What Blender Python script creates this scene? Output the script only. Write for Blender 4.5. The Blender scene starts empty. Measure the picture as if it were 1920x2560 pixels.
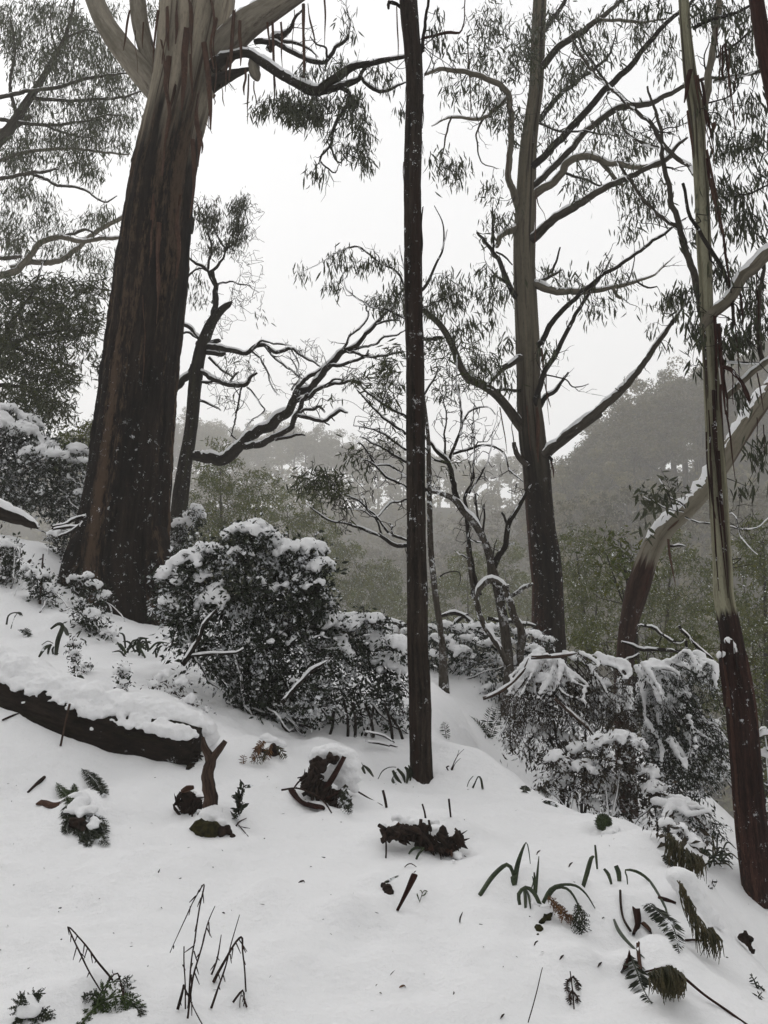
import bpy, math, random
import numpy as np
from mathutils import Vector

# ------------------------------------------------------------------ camera, sky, sun, exposure
scene = bpy.context.scene
COL = scene.collection
PITCH = math.radians(10.0)
FPX = 2173.0                       # focal length in pixels of the 1920 x 2560 frame
CAM = np.array([0.0, 0.0, 1.6])
cam_data = bpy.data.cameras.new("camera")
cam_data.sensor_fit = 'VERTICAL'
cam_data.sensor_height = 36.0
cam_data.lens = 36.0 * FPX / 2560.0
cam_data.clip_start = 0.05
cam_data.clip_end = 1000.0
cam = bpy.data.objects.new("camera", cam_data)
COL.objects.link(cam)
cam.location = CAM
cam.rotation_euler = (math.pi / 2 + PITCH, 0, 0)
scene.camera = cam

world = bpy.data.worlds.new("World")
scene.world = world
world.use_nodes = True
wn = world.node_tree
wn.nodes.clear()
w_out = wn.nodes.new('ShaderNodeOutputWorld')
w_bg = wn.nodes.new('ShaderNodeBackground')
w_sky = wn.nodes.new('ShaderNodeTexSky')
w_sky.sky_type = 'NISHITA'
w_sky.sun_disc = False
w_sky.sun_elevation = math.radians(44)
w_sky.sun_rotation = math.radians(-32)
w_sky.air_density = 2.0
w_sky.dust_density = 8.0
w_hsv = wn.nodes.new('ShaderNodeHueSaturation')
w_hsv.inputs['Saturation'].default_value = 0.1
w_mix = wn.nodes.new('ShaderNodeMix')
w_mix.data_type = 'RGBA'
w_mix.inputs[0].default_value = 0.95
w_mix.inputs[7].default_value = (10.2, 10.3, 10.5, 1)      # an even sheet of overcast over the sky
wn.links.new(w_sky.outputs[0], w_hsv.inputs['Color'])
wn.links.new(w_hsv.outputs[0], w_mix.inputs[6])
wn.links.new(w_mix.outputs[2], w_bg.inputs['Color'])
w_bg.inputs['Strength'].default_value = 0.1
wn.links.new(w_bg.outputs[0], w_out.inputs['Surface'])

sun_data = bpy.data.lights.new("sun", 'SUN')
sun_data.energy = 1.0
sun_data.angle = math.radians(40)
sun_data.color = (1.0, 0.985, 0.965)
sun = bpy.data.objects.new("sun", sun_data)
COL.objects.link(sun)
sun.rotation_euler = (math.radians(-46), 0, math.radians(32))

vs = scene.view_settings
vs.view_transform = 'Standard'
vs.look = 'None'
vs.exposure = 0.05
vs.gamma = 1.0
scene.render.engine = 'CYCLES'
cy = scene.cycles
cy.use_denoising = True
cy.max_bounces = 6
cy.diffuse_bounces = 3
cy.glossy_bounces = 2
cy.transmission_bounces = 2
cy.volume_bounces = 2
cy.transparent_max_bounces = 4
cy.caustics_reflective = False
cy.caustics_refractive = False

# ------------------------------------------------------------------ helpers
rng = np.random.default_rng(11)
random.seed(5)

REG = {'V': (0, 0, 0.8641), 'A': (0, 0, 2.37), 'B': (500, 0, 2.37), 'C': (1100, 0, 2.023), 'D': (0, 700, 2.592),
       'E': (500, 700, 2.592), 'F': (1000, 700, 2.764), 'G': (1350, 700, 2.765), 'H': (0, 1300, 2.592),
       'I': (400, 1280, 2.304), 'J': (1050, 1400, 1.907), 'K': (0, 1850, 2.304), 'L': (600, 1800, 2.304),
       'M': (1180, 1950, 2.242), 'N': (1500, 600, 3.95), 'O': (1500, 1500, 3.95), 'P': (0, 980, 5.53), 'Q': (780, 1900, 3.95)}
CP, SP = math.cos(PITCH), math.sin(PITCH)


def ray(reg, x, y):
    ox, oy, s = REG[reg]
    u = (ox + x / s - 960.0) / FPX
    v = (1280.0 - oy - y / s) / FPX
    return np.array([u, CP - v * SP, SP + v * CP])


def at(reg, x, y, d):
    """Point of the photograph at the given distance in front of the camera, and the size of one reading pixel there."""
    r = ray(reg, x, y)
    t = d / r[1]
    return CAM + r * t, t / FPX / REG[reg][2]


def path(reg, pts, d):
    """(x, y, r) readings -> rows of x, y, z, radius; d is one depth or (start, end)."""
    n = len(pts)
    ds = [d] * n if np.isscalar(d) else list(np.linspace(d[0], d[1], n))
    out = []
    for (p, dd) in zip(pts, ds):
        if len(p) > 3:
            dd = p[3]
        q, s = at(reg, p[0], p[1], dd)
        out.append([q[0], q[1], q[2], p[2] * s])
    return np.array(out)


def _hash(ix, iy, iz, seed):
    h = (ix * 374761393 + iy * 668265263 + iz * 1440662683 + seed * 982451653) & 0xffffffff
    h = ((h ^ (h >> 13)) * 1274126177) & 0xffffffff
    h = ((h ^ (h >> 15)) * 2246822519) & 0xffffffff
    return ((h ^ (h >> 16)) & 0xffffff) / float(0xffffff)


def vn(P, seed=0):
    """smooth value noise, -1..1"""
    P = np.asarray(P, float)
    i = np.floor(P).astype(np.int64)
    f = P - i
    f = f * f * (3 - 2 * f)
    r = 0
    for dx in (0, 1):
        wx = f[..., 0] if dx else 1 - f[..., 0]
        for dy in (0, 1):
            wy = f[..., 1] if dy else 1 - f[..., 1]
            for dz in (0, 1):
                wz = f[..., 2] if dz else 1 - f[..., 2]
                r = r + wx * wy * wz * _hash(i[..., 0] + dx, i[..., 1] + dy, i[..., 2] + dz, seed)
    return r * 2 - 1


def fbm(P, seed=0, oct=3):
    r, a, t = 0, 1.0, 0
    P = np.asarray(P, float)
    for k in range(oct):
        r = r + a * vn(P * 2 ** k, seed + k * 17)
        t += a
        a *= 0.5
    return r / t


def spline(A, step):
    """Catmull-Rom through the rows of A, resampled about every step metres."""
    A = np.asarray(A, float)
    if len(A) == 2:
        n = max(2, int(np.linalg.norm(A[1, :3] - A[0, :3]) / step) + 1)
        t = np.linspace(0, 1, n)[:, None]
        return A[0] * (1 - t) + A[1] * t
    Q = np.vstack([2 * A[0] - A[1], A, 2 * A[-1] - A[-2]])
    out = []
    for i in range(1, len(Q) - 2):
        p0, p1, p2, p3 = Q[i - 1], Q[i], Q[i + 1], Q[i + 2]
        n = max(2, int(np.linalg.norm(p2[:3] - p1[:3]) / step) + 1)
        t = np.linspace(0, 1, n, endpoint=False)[:, None]
        out.append(0.5 * (2 * p1 + (p2 - p0) * t + (2 * p0 - 5 * p1 + 4 * p2 - p3) * t ** 2 + (3 * p1 - p0 - 3 * p2 + p3) * t ** 3))
    out.append(A[-1:])
    R = np.vstack(out)
    if R.shape[1] > 3:
        R[:, 3] = np.maximum(R[:, 3], A[:, 3].min() * 0.6)
    return R


def unit(v):
    return v / np.maximum(np.linalg.norm(v, axis=-1, keepdims=True), 1e-9)


def tangents(P):
    if len(P) < 2:
        return np.array([[0, 0, 1.0]])
    return unit(np.gradient(P, axis=0))


class MB:
    """collects geometry for one mesh"""
    def __init__(s):
        s.V, s.Q, s.T, s.K, s.n = [], [], [], [], 0

    def add(s, V, Q=None, T=None, K=None):
        if len(V) == 0:
            return
        s.V.append(V)
        if Q is not None and len(Q):
            s.Q.append(np.asarray(Q, np.int64) + s.n)
        if T is not None and len(T):
            s.T.append(np.asarray(T, np.int64) + s.n)
        s.K.append(K if K is not None else np.asarray(V, float) * 1.0)
        s.n += len(V)

    def mesh(s, name, base=None, smooth=True):
        V = np.vstack(s.V).astype(np.float64)
        if base is not None:
            V = V - np.asarray(base)
        Q = np.vstack(s.Q) if s.Q else np.zeros((0, 4), np.int64)
        T = np.vstack(s.T) if s.T else np.zeros((0, 3), np.int64)
        me = bpy.data.meshes.new(name)
        me.vertices.add(len(V))
        me.vertices.foreach_set('co', V.ravel().astype(np.float32))
        me.loops.add(4 * len(Q) + 3 * len(T))
        me.loops.foreach_set('vertex_index', np.concatenate([Q.ravel(), T.ravel()]).astype(np.int32))
        me.polygons.add(len(Q) + len(T))
        me.polygons.foreach_set('loop_start', np.concatenate([np.arange(len(Q)) * 4, 4 * len(Q) + np.arange(len(T)) * 3]).astype(np.int32))
        if smooth:
            me.polygons.foreach_set('use_smooth', np.ones(len(Q) + len(T), bool))
        a = me.attributes.new('bk', 'FLOAT_VECTOR', 'POINT')
        a.data.foreach_set('vector', np.vstack(s.K).ravel().astype(np.float32))
        me.update(calc_edges=True)
        return me


def tube(P, R, k=8, rough=0.0, rf=6.0, stretch=0.12, seed=0, caps=True, flat=None, L0=0.0):
    """swept tube; returns V, Q, T, K (K: seamless bark coordinate, z along the length)"""
    P = np.asarray(P, float)
    R = np.asarray(R, float)
    n = len(P)
    T = tangents(P)
    mt = np.abs(unit(P[-1] - P[0] + 1e-9))
    ref = np.array([0, 1.0, 0]) if mt[1] < 0.85 else np.array([1.0, 0, 0])
    N = unit(ref - (T @ ref)[:, None] * T)
    B = np.cross(T, N)
    a = np.linspace(0, 2 * math.pi, k, endpoint=False)
    ca, sa = np.cos(a), np.sin(a)
    L = L0 + np.concatenate([[0], np.cumsum(np.linalg.norm(np.diff(P, axis=0), axis=1))])
    rm = max(R.mean(), 1e-4)
    K = np.stack([np.broadcast_to(ca * rm, (n, k)), np.broadcast_to(sa * rm, (n, k)), np.broadcast_to(L[:, None], (n, k))], -1)
    rr = np.broadcast_to(R[:, None], (n, k))
    if rough > 0:
        KK = K * np.array([rf, rf, rf * stretch]) / max(rm, 0.02) * 0.25
        nz = fbm(KK, seed, 3)
        rid = 1 - np.abs(fbm(KK * 1.9, seed + 5, 2))
        rr = rr * (1 + rough * (nz * 0.8 + (rid - 0.7) * 0.8))
    V = P[:, None, :] + (N[:, None, :] * ca[None, :, None] + B[:, None, :] * sa[None, :, None]) * rr[..., None]
    V = V.reshape(-1, 3)
    i = np.arange(n - 1)[:, None] * k
    j = np.arange(k)[None, :]
    j2 = (j + 1) % k
    Q = np.stack([i + j, i + j2, i + k + j2, i + k + j], -1).reshape(-1, 4)
    Tn = np.zeros((0, 3), np.int64)
    K = K.reshape(-1, 3)
    if caps:
        V = np.vstack([V, P[0:1], P[-1:]])
        K = np.vstack([K, [[0, 0, L[0]]], [[0, 0, L[-1]]]])
        c0, c1 = n * k, n * k + 1
        jj = np.arange(k)
        T0 = np.stack([np.full(k, c0), (jj + 1) % k, jj], -1)
        T1 = np.stack([np.full(k, c1), (n - 1) * k + jj, (n - 1) * k + (jj + 1) % k], -1)
        Tn = np.vstack([T0, T1])
    return V, Q, Tn, K


def leaves(P, D, L, W, g, curve=0.2, rich=True):
    """lens shaped, bent leaves from the points P along D"""
    n = len(P)
    D = unit(D)
    side = unit(np.cross(D, g.normal(size=(n, 3))))
    nr = np.cross(side, D)
    L = np.broadcast_to(L, (n,))[:, None]
    W = np.broadcast_to(W, (n,))[:, None]
    cv = g.normal(0, curve, (n, 1))

    def pt(t, w, lift=0.0):
        return P + D * L * t + nr * L * cv * t * t + side * W * w + nr * W * lift
    if rich:
        V = np.stack([pt(0, 0), pt(.3, .42, .12), pt(.3, -.42, .12), pt(.62, .40, .1), pt(.62, -.40, .1), pt(1, 0)], 1).reshape(-1, 3)
        b = np.arange(n)[:, None] * 6
        Q = b + np.array([[1, 2, 4, 3]])
        T = np.vstack([b + np.array([[0, 2, 1]]), b + np.array([[3, 4, 5]])])
    else:
        V = np.stack([pt(0, 0), pt(.45, .5, .15), pt(.45, -.5, .15), pt(1, 0)], 1).reshape(-1, 3)
        b = np.arange(n)[:, None] * 4
        Q = None
        T = np.vstack([b + np.array([[0, 2, 1]]), b + np.array([[1, 2, 3]])])
    return V, Q, T


def tuft_leaves(P, N, L, W, g, jit=.4):
    """flat leaves whose faces look outwards along N, so a tuft shades as a rounded mass"""
    n = len(P)
    N = unit(N + g.normal(0, jit, (n, 3)))
    D = unit(np.cross(N, g.normal(size=(n, 3))))
    S = np.cross(N, D)
    L = np.broadcast_to(L, (n,))[:, None]
    W = np.broadcast_to(W, (n,))[:, None]
    V = np.stack([P - D * L * .5, P + S * W * .5 + N * W * .1, P - S * W * .5 + N * W * .1, P + D * L * .5], 1).reshape(-1, 3)
    b = np.arange(n)[:, None] * 4
    return V, None, np.vstack([b + np.array([[0, 2, 1]]), b + np.array([[1, 2, 3]])])


def ico():
    t = (1 + 5 ** .5) / 2
    v = [(-1, t, 0), (1, t, 0), (-1, -t, 0), (1, -t, 0), (0, -1, t), (0, 1, t), (0, -1, -t), (0, 1, -t), (t, 0, -1), (t, 0, 1), (-t, 0, -1), (-t, 0, 1)]
    f = [(0, 11, 5), (0, 5, 1), (0, 1, 7), (0, 7, 10), (0, 10, 11), (1, 5, 9), (5, 11, 4), (11, 10, 2), (10, 7, 6), (7, 1, 8), (3, 9, 4), (3, 4, 2), (3, 2, 6), (3, 6, 8), (3, 8, 9), (4, 9, 5), (2, 4, 11), (6, 2, 10), (8, 6, 7), (9, 8, 1)]
    v = [np.array(p) / np.linalg.norm(p) for p in v]
    cache = {}
    g = []

    def mid(a, b):
        key = (min(a, b), max(a, b))
        if key not in cache:
            m = v[a] + v[b]
            v.append(m / np.linalg.norm(m))
            cache[key] = len(v) - 1
        return cache[key]
    for a, b, c in f:
        ab, bc, ca = mid(a, b), mid(b, c), mid(c, a)
        g += [(a, ab, ca), (b, bc, ab), (c, ca, bc), (ab, bc, ca)]
    return np.array(v), np.array(g)


ICO_V, ICO_F = ico()


def blobs(C, S, voxel, seed=0, amp=0.012):
    """merge many squashed balls into one lumpy skin (voxel remesh), then roughen it; returns V, Q"""
    C = np.asarray(C, float)
    S = np.asarray(S, float)
    b = MB()
    n = len(C)
    V = (C[:, None, :] + ICO_V[None] * S[:, None, :]).reshape(-1, 3)
    T = (np.arange(n)[:, None, None] * len(ICO_V) + ICO_F[None]).reshape(-1, 3)
    b.add(V, None, T)
    me = b.mesh('tmp')
    o = bpy.data.objects.new('tmp', me)
    COL.objects.link(o)
    md = o.modifiers.new('r', 'REMESH')
    md.mode = 'VOXEL'
    md.voxel_size = voxel
    ms = o.modifiers.new('s', 'SMOOTH')
    ms.factor = 0.5
    ms.iterations = 2
    dg = bpy.context.evaluated_depsgraph_get()
    ev = o.evaluated_get(dg)
    m2 = bpy.data.meshes.new_from_object(ev)
    nv = len(m2.vertices)
    co = np.zeros(nv * 3, np.float32)
    m2.vertices.foreach_get('co', co)
    no = np.zeros(nv * 3, np.float32)
    m2.vertices.foreach_get('normal', no)
    co = co.reshape(-1, 3).astype(float)
    no = no.reshape(-1, 3).astype(float)
    lt = np.zeros(len(m2.polygons), np.int32)
    m2.polygons.foreach_get('loop_total', lt)
    li = np.zeros(len(m2.loops), np.int32)
    m2.loops.foreach_get('vertex_index', li)
    ls = np.zeros(len(m2.polygons), np.int32)
    m2.polygons.foreach_get('loop_start', ls)
    Q = li[ls[lt == 4][:, None] + np.arange(4)]
    T = li[ls[lt == 3][:, None] + np.arange(3)]
    bpy.data.objects.remove(o)
    bpy.data.meshes.remove(me)
    bpy.data.meshes.remove(m2)
    co = co + no * (fbm(co * 14, seed, 3)[:, None] * amp * 1.6 + vn(co * 60, seed + 3)[:, None] * amp * 0.5)
    return co, Q, T


class Thing:
    """a top-level thing: an Empty at its base that parents its parts"""
    def __init__(s, name, label, cat, base, group=None):
        s.base = np.asarray(base, float)
        o = bpy.data.objects.new(name, None)
        o.empty_display_size = 0.1
        COL.objects.link(o)
        o.location = s.base
        o['label'] = label
        o['category'] = cat
        if group:
            o['group'] = group
        s.o = o
        s.nodes, s.nr = [], []
        s.snow, s.tw, s.lf = MB(), MB(), MB()
        s.seed = int(abs(s.base).sum() * 997) % 9973
        s.g = np.random.default_rng(s.seed)

    def part(s, name, mb, mat, kind=None, parent=None, smooth=True, label=None):
        if mb.n == 0:
            return None
        me = mb.mesh(name, s.base, smooth)
        me.materials.append(mat)
        o = bpy.data.objects.new(name, me)
        COL.objects.link(o)
        o.parent = parent or s.o
        if kind:
            o['kind'] = kind
        if label:
            o['label'] = label
        return o

    def note(s, P, R):
        s.nodes.append(P)
        s.nr.append(R)

    def limb(s, A, mat, name='branch', k=8, step=0.06, rough=0.2, rf=6, snow=0.0, wob=None, node=True, L0=0.0):
        S = spline(A, step)
        P, R = S[:, :3].copy(), S[:, 3].copy()
        if wob is None:
            wob = 0.012 if name == 'branch' and R.max() < .09 else 0.0
        if wob:
            P += (np.stack([fbm(P * 6, s.seed + 1, 2), fbm(P * 6, s.seed + 2, 2), fbm(P * 6, s.seed + 3, 2)], -1)) * wob * 1.9
            P += np.stack([vn(P * 17, s.seed + 4), vn(P * 17, s.seed + 5), vn(P * 17, s.seed + 6)], -1) * min(.009, R.mean() * .4)
        b = MB()
        b.add(*tube(P, R, k, rough, rf, seed=s.seed, L0=L0))
        o = s.part(name, b, mat)
        if name == 'branch' and .006 < R.mean() < .06:
            ln = np.linalg.norm(np.diff(P, axis=0), axis=1).sum()
            T = tangents(P)
            for _ in range(int(ln * 4.2 * s.g.random() + ln * 1.5)):
                q = int(s.g.integers(1, len(P)))
                big = s.g.random() < .35
                v = unit(s.g.normal(size=3) + np.array([0, -.1, .3]) + T[q] * .8) * (s.g.uniform(.18, .55) if big else s.g.uniform(.03, .15))
                W = [P[q]]
                for st in range(4):
                    W.append(W[-1] + v * .25 + s.g.normal(0, .09, 3) * np.linalg.norm(v))
                W = np.array(W)
                r = min(R[q] * .5, .009 if big else .006)
                S2 = spline(np.column_stack([W, np.linspace(r, r * .3, 5)]), .05)
                s.tw.add(*tube(S2[:, :3], S2[:, 3], 4, caps=False))
                if big:
                    for f in range(3):
                        j = int(s.g.integers(1, len(S2)))
                        v2 = unit(v + s.g.normal(0, .6, 3) * np.linalg.norm(v)) * s.g.uniform(.06, .22)
                        W2 = np.array([S2[j, :3], S2[j, :3] + v2 * .5 + s.g.normal(0, .02, 3), S2[j, :3] + v2])
                        s.tw.add(*tube(W2, np.array([.004, .003, .0018]), 3, caps=False))
        if node:
            s.note(P[::2], R[::2])
        if snow:
            sb = MB()
            s.snowline(P, R, snow, mb=sb)
            s.part('snow', sb, M['snow'], parent=o)
        return o

    def snowline(s, P, R, amt, k=8, mb=None):
        T = tangents(P)
        h = np.sqrt(np.clip(1 - T[:, 2] ** 2, 0, 1))
        U = unit(np.array([0, 0, 1.0]) - T * T[:, 2:3])
        n = vn(P * 4, s.seed + 9) + 0.8 * vn(P * 13, s.seed + 8)
        a = amt * np.clip((h - .38) / .3, 0, 1) * np.clip(.72 + .85 * n, 0, 1.35)
        e = np.minimum(np.arange(len(P)), np.arange(len(P))[::-1]) / 3.0
        a = a * np.clip(e, 0, 1)
        if a.max() < .05:
            return
        th = np.where(a > .12, a * np.minimum(.42 * R + .012, .045), -.12 * R)
        rs = R * .80 + .002
        C = P + U * (R + th - rs)[:, None]
        (mb or s.snow).add(*tube(C, rs, k, rough=0.3, rf=8, stretch=1, seed=s.seed + 31))

    def twig(s, A, k=4, step=0.08, snow=0.0):
        S = spline(A, step)
        s.tw.add(*tube(S[:, :3], S[:, 3], k, caps=False))
        s.note(S[:, :3], S[:, 3])
        if snow:
            s.snowline(S[:, :3], S[:, 3], snow, 5)

    def grow(s, targets, r0=0.008, r1=0.0025, arch=0.12, wig=0.06, maxr=None, k=4, snow=0.0, jump=1.0):
        """join each target to the nearest wood already there; returns the end direction of each new twig"""
        N = np.vstack(s.nodes)
        R = np.concatenate(s.nr)
        d = np.array([np.min(np.linalg.norm(N - t, axis=1)) for t in targets])
        ends = np.zeros((len(targets), 3))
        for idx in np.argsort(d):
            t = targets[idx]
            dd = np.linalg.norm(N - t, axis=1) + jump * 0.15 * s.g.random(len(N))
            j = int(np.argmin(dd))
            p = N[j]
            v = t - p
            ln = np.linalg.norm(v)
            if ln < 1e-4:
                ends[idx] = (0, 0, -1)
                continue
            m = max(3, int(ln / 0.12) + 2)
            u = np.linspace(0, 1, m)[:, None]
            Pn = p + v * u
            Pn = Pn + np.array([0, 0, 1.0]) * (arch * ln * np.sin(math.pi * u) ** 1)
            Pn = Pn + s.g.normal(0, wig * ln ** .7, (m, 3)) * np.sin(math.pi * u)
            ra = min(R[j] * 0.75, r0 * (0.6 + 0.7 * ln))
            Rn = np.linspace(max(ra, r1), r1, m)
            S = spline(np.column_stack([Pn, Rn]), 0.06)
            s.tw.add(*tube(S[:, :3], S[:, 3], k, caps=False))
            if snow:
                s.snowline(S[:, :3], S[:, 3], snow, 5)
            N = np.vstack([N, Pn[1:]])
            R = np.concatenate([R, Rn[1:]])
            ends[idx] = Pn[-1] - Pn[-2]
        s.nodes, s.nr = [N], [R]
        return unit(ends)

    def sprays(s, pts, ends, n, spread, L, ratio, droop=0.8, rnd=0.6, out=0.2, curve=.2, rich=True, vary=.3):
        m = len(pts)
        k = s.g.poisson(n, m).clip(2)
        P = np.repeat(pts, k, 0)
        E = np.repeat(ends, k, 0)
        nn = len(P)
        P = P + s.g.normal(0, spread, (nn, 3)) - E * (s.g.random((nn, 1)) * spread * 1.5)
        D = E * out + np.array([0, 0, -1.0]) * droop + s.g.normal(0, rnd, (nn, 3)) * .6
        ln = L * np.clip(s.g.normal(1, vary, nn), .45, 1.6)
        V, Q, T = leaves(P, D, ln, ln * ratio, s.g, curve, rich)
        s.lf.add(V, Q, T)

    def tufts(s, pts, n, R, L, ratio):
        k = s.g.poisson(n, len(pts)).clip(3)
        C = np.repeat(pts, k, 0)
        v = unit(s.g.normal(size=(len(C), 3)))
        rr = np.repeat(R * s.g.uniform(.6, 1.3, len(pts)), k)[:, None]
        ln = L * s.g.uniform(.6, 1.3, len(C))
        s.lf.add(*tuft_leaves(C + v * rr * s.g.uniform(.6, 1.05, (len(C), 1)) * np.array([1, 1, .75]), v, ln, ln * ratio, s.g))

    def finish(s, twig_mat=None, leaf_mat=None, snow_mat=None, leaf_name='foliage', smooth_leaf=False):
        if s.tw.n:
            s.part('twigs', s.tw, twig_mat or M['twig'], kind='stuff')
        if s.lf.n:
            s.part(leaf_name, s.lf, leaf_mat, kind='stuff', smooth=smooth_leaf)
        if s.snow.n:
            s.part('snow', s.snow, snow_mat or M['snow'], kind='stuff')


def cluster(reg, cl, d, dj, g, dens=1.0):
    """(x, y, rx, ry, n[, depth]) readings -> points spread through those volumes"""
    out = []
    for c in cl:
        n = max(1, int(round(c[4] * dens)))
        dd = c[5] if len(c) > 5 else d
        for _ in range(n):
            a, r = g.random() * 2 * math.pi, math.sqrt(g.random())
            p, _s = at(reg, c[0] + c[2] * r * math.cos(a), c[1] + c[3] * r * math.sin(a), dd + g.normal(0, dj))
            out.append(p)
    return np.array(out)


# ------------------------------------------------------------------ materials
M = {}


class NT:
    def __init__(s, name):
        s.m = bpy.data.materials.new(name)
        s.m.use_nodes = True
        s.t = s.m.node_tree
        s.bsdf = s.t.nodes['Principled BSDF']

    def n(s, typ, ins=None, **kw):
        nd = s.t.nodes.new('ShaderNode' + typ)
        for k, v in kw.items():
            setattr(nd, k, v)
        for k, v in (ins or {}).items():
            s.put(nd.inputs[k], v)
        return nd

    def put(s, sock, v):
        if isinstance(v, bpy.types.NodeSocket):
            s.t.links.new(v, sock)
        else:
            if sock.type == 'RGBA' and len(v) == 3:
                v = (*v, 1)
            sock.default_value = v

    def math(s, op, a, b=0.0, c=0.0):
        return s.n('Math', {0: a, 1: b, 2: c}, operation=op).outputs[0]

    def mix(s, f, a, b):
        return s.n('Mix', {0: f, 6: a, 7: b}, data_type='RGBA').outputs[2]

    def ramp(s, f, lo, hi):
        return s.n('MapRange', {0: f, 1: lo, 2: hi, 3: 0.0, 4: 1.0}, clamp=True).outputs[0]

    def noise(s, vec, scale, detail=4, rough=.6, sc=(1, 1, 1)):
        mp = s.n('Mapping', {'Vector': vec, 'Scale': sc})
        return s.n('TexNoise', {'Vector': mp.outputs[0], 'Scale': scale, 'Detail': detail, 'Roughness': rough}).outputs[0]

    def bump(s, h, strength, dist):
        b = s.n('Bump', {'Height': h, 'Strength': strength, 'Distance': dist})
        s.t.links.new(b.outputs[0], s.bsdf.inputs['Normal'])


def mat_bark(name, c1, c2, c3=None, sc=14, stretch=.1, pale=None, speck=0, speck_h=(2, 5), bump=.7, dist=.02, rough=.85, top=0.0):
    t = NT(name)
    bk = t.n('Attribute', attribute_name='bk').outputs['Vector']
    pos = t.n('TexCoord').outputs['Object']
    n1 = t.noise(bk, sc, 6, .7, (1, 1, stretch))
    n2 = t.noise(bk, sc * .4, 3, .5, (1, 1, stretch * .6))
    nf = t.noise(bk, sc * 3.2, 5, .75, (1, 1, max(.22, stretch)))
    nb = t.noise(bk, sc * .22, 3, .6, (1, 1, .3))
    mx = t.math('ADD', t.math('MULTIPLY', n1, .6), t.math('MULTIPLY', nf, .4))
    col = t.mix(t.ramp(mx, .40, .62), c1, c2)
    col = t.mix(t.math('MULTIPLY', t.ramp(nb, .52, .66), .6), col, c1)
    if c3:
        col = t.mix(t.math('MULTIPLY', t.ramp(t.math('ADD', n2, t.math('MULTIPLY', t.math('SUBTRACT', nf, .5), .5)), .52, .62), .85), col, c3)
    L = t.n('SeparateXYZ', {0: bk}).outputs[2]
    bs = bump
    if pale:
        p0, p1, pw, pa, pb, pd = pale
        ns = t.noise(bk, sc * .35, 4, .6, (1, 1, .05))
        f = t.math('ADD', L, t.math('MULTIPLY', t.math('SUBTRACT', ns, .5), pw))
        f = t.ramp(f, p0, p1)
        q = t.noise(bk, sc * .5, 5, .6, (1, 1, .04))
        pc = t.mix(t.ramp(q, .4, .6), pa, pb)
        q2 = t.noise(bk, sc * .7, 4, .6, (1, 1, .03))
        pc = t.mix(t.math('MULTIPLY', t.ramp(q2, .55, .60), .9), pc, pd)
        q4 = t.noise(bk, sc * 1.6, 5, .75, (1, 1, .12))
        pc = t.mix(t.math('MULTIPLY', t.ramp(q4, .52, .68), .55), pc, pd)
        q3 = t.noise(bk, sc * 3, 5, .7, (1, 1, .5))
        pc = t.mix(t.math('MULTIPLY', t.ramp(q3, .5, .75), .4), pc, pd)
        col = t.mix(f, col, pc)
        bs = t.math('MULTIPLY', t.math('SUBTRACT', 1.3, f), bump)
    if speck:
        a = t.noise(pos, 15, 6, .78)
        b = t.noise(pos, 1.7, 3, .6)
        s = t.math('MULTIPLY', t.ramp(a, .645 - .04 * speck, .67 - .04 * speck), t.ramp(b, .44, .58))
        s = t.math('MULTIPLY', s, t.math('SUBTRACT', 1.0, t.ramp(L, *speck_h)))
        col = t.mix(s, col, (.78, .79, .8))
    if top:
        nz = t.n('SeparateXYZ', {0: t.n('NewGeometry').outputs['Normal']}).outputs[2]
        a = t.noise(pos, 14, 4, .6)
        s = t.ramp(t.math('ADD', nz, t.math('MULTIPLY', t.math('SUBTRACT', a, .5), 1.6)), .75 - top, .85 - top)
        col = t.mix(s, col, (.8, .81, .82))
    t.put(t.bsdf.inputs['Base Color'], col)
    t.bsdf.inputs['Roughness'].default_value = rough
    t.bsdf.inputs['Specular IOR Level'].default_value = .06
    t.bump(mx, bs, dist)
    M[name] = t.m
    return t.m


def mat_leaf(name, c1, c2, dust=0.0, rough=.5, scale=5.0, vary=0.0):
    t = NT(name)
    pos = t.n('TexCoord').outputs['Object']
    n = t.noise(pos, scale, 3, .7)
    n2 = t.noise(pos, scale * 9, 2, .6)
    col = t.mix(t.ramp(n, .38, .62), c1, c2)
    col = t.mix(t.ramp(n2, .3, .75), col, tuple(.55 * x for x in c1))
    if vary:        # trees differ from one another
        rnd = t.n('ObjectInfo').outputs['Random']
        col = t.n('HueSaturation', {'Color': col, 'Value': t.math('ADD', 1.0 - vary * .5, t.math('MULTIPLY', rnd, vary * 1.4))}).outputs[0]
    if dust:
        a = t.noise(pos, 15, 4, .65)
        b = t.noise(pos, 4.5, 2, .5)
        f = t.ramp(t.math('ADD', a, t.math('MULTIPLY', t.math('SUBTRACT', b, .5), .6)), .66 - .16 * dust, .70 - .16 * dust)
        col = t.mix(f, col, (.78, .79, .81))
    t.put(t.bsdf.inputs['Base Color'], col)
    t.bsdf.inputs['Roughness'].default_value = rough
    t.bsdf.inputs['Specular IOR Level'].default_value = .18
    M[name] = t.m
    return t.m


def mat_plain(name, c1, c2, scale=20, rough=.8, bump=.3):
    t = NT(name)
    pos = t.n('TexCoord').outputs['Object']
    n = t.noise(pos, scale, 5, .65)
    t.put(t.bsdf.inputs['Base Color'], t.mix(t.ramp(n, .35, .65), c1, c2))
    t.bsdf.inputs['Roughness'].default_value = rough
    t.bsdf.inputs['Specular IOR Level'].default_value = .08
    t.bump(n, bump, .01)
    M[name] = t.m
    return t.m


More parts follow.
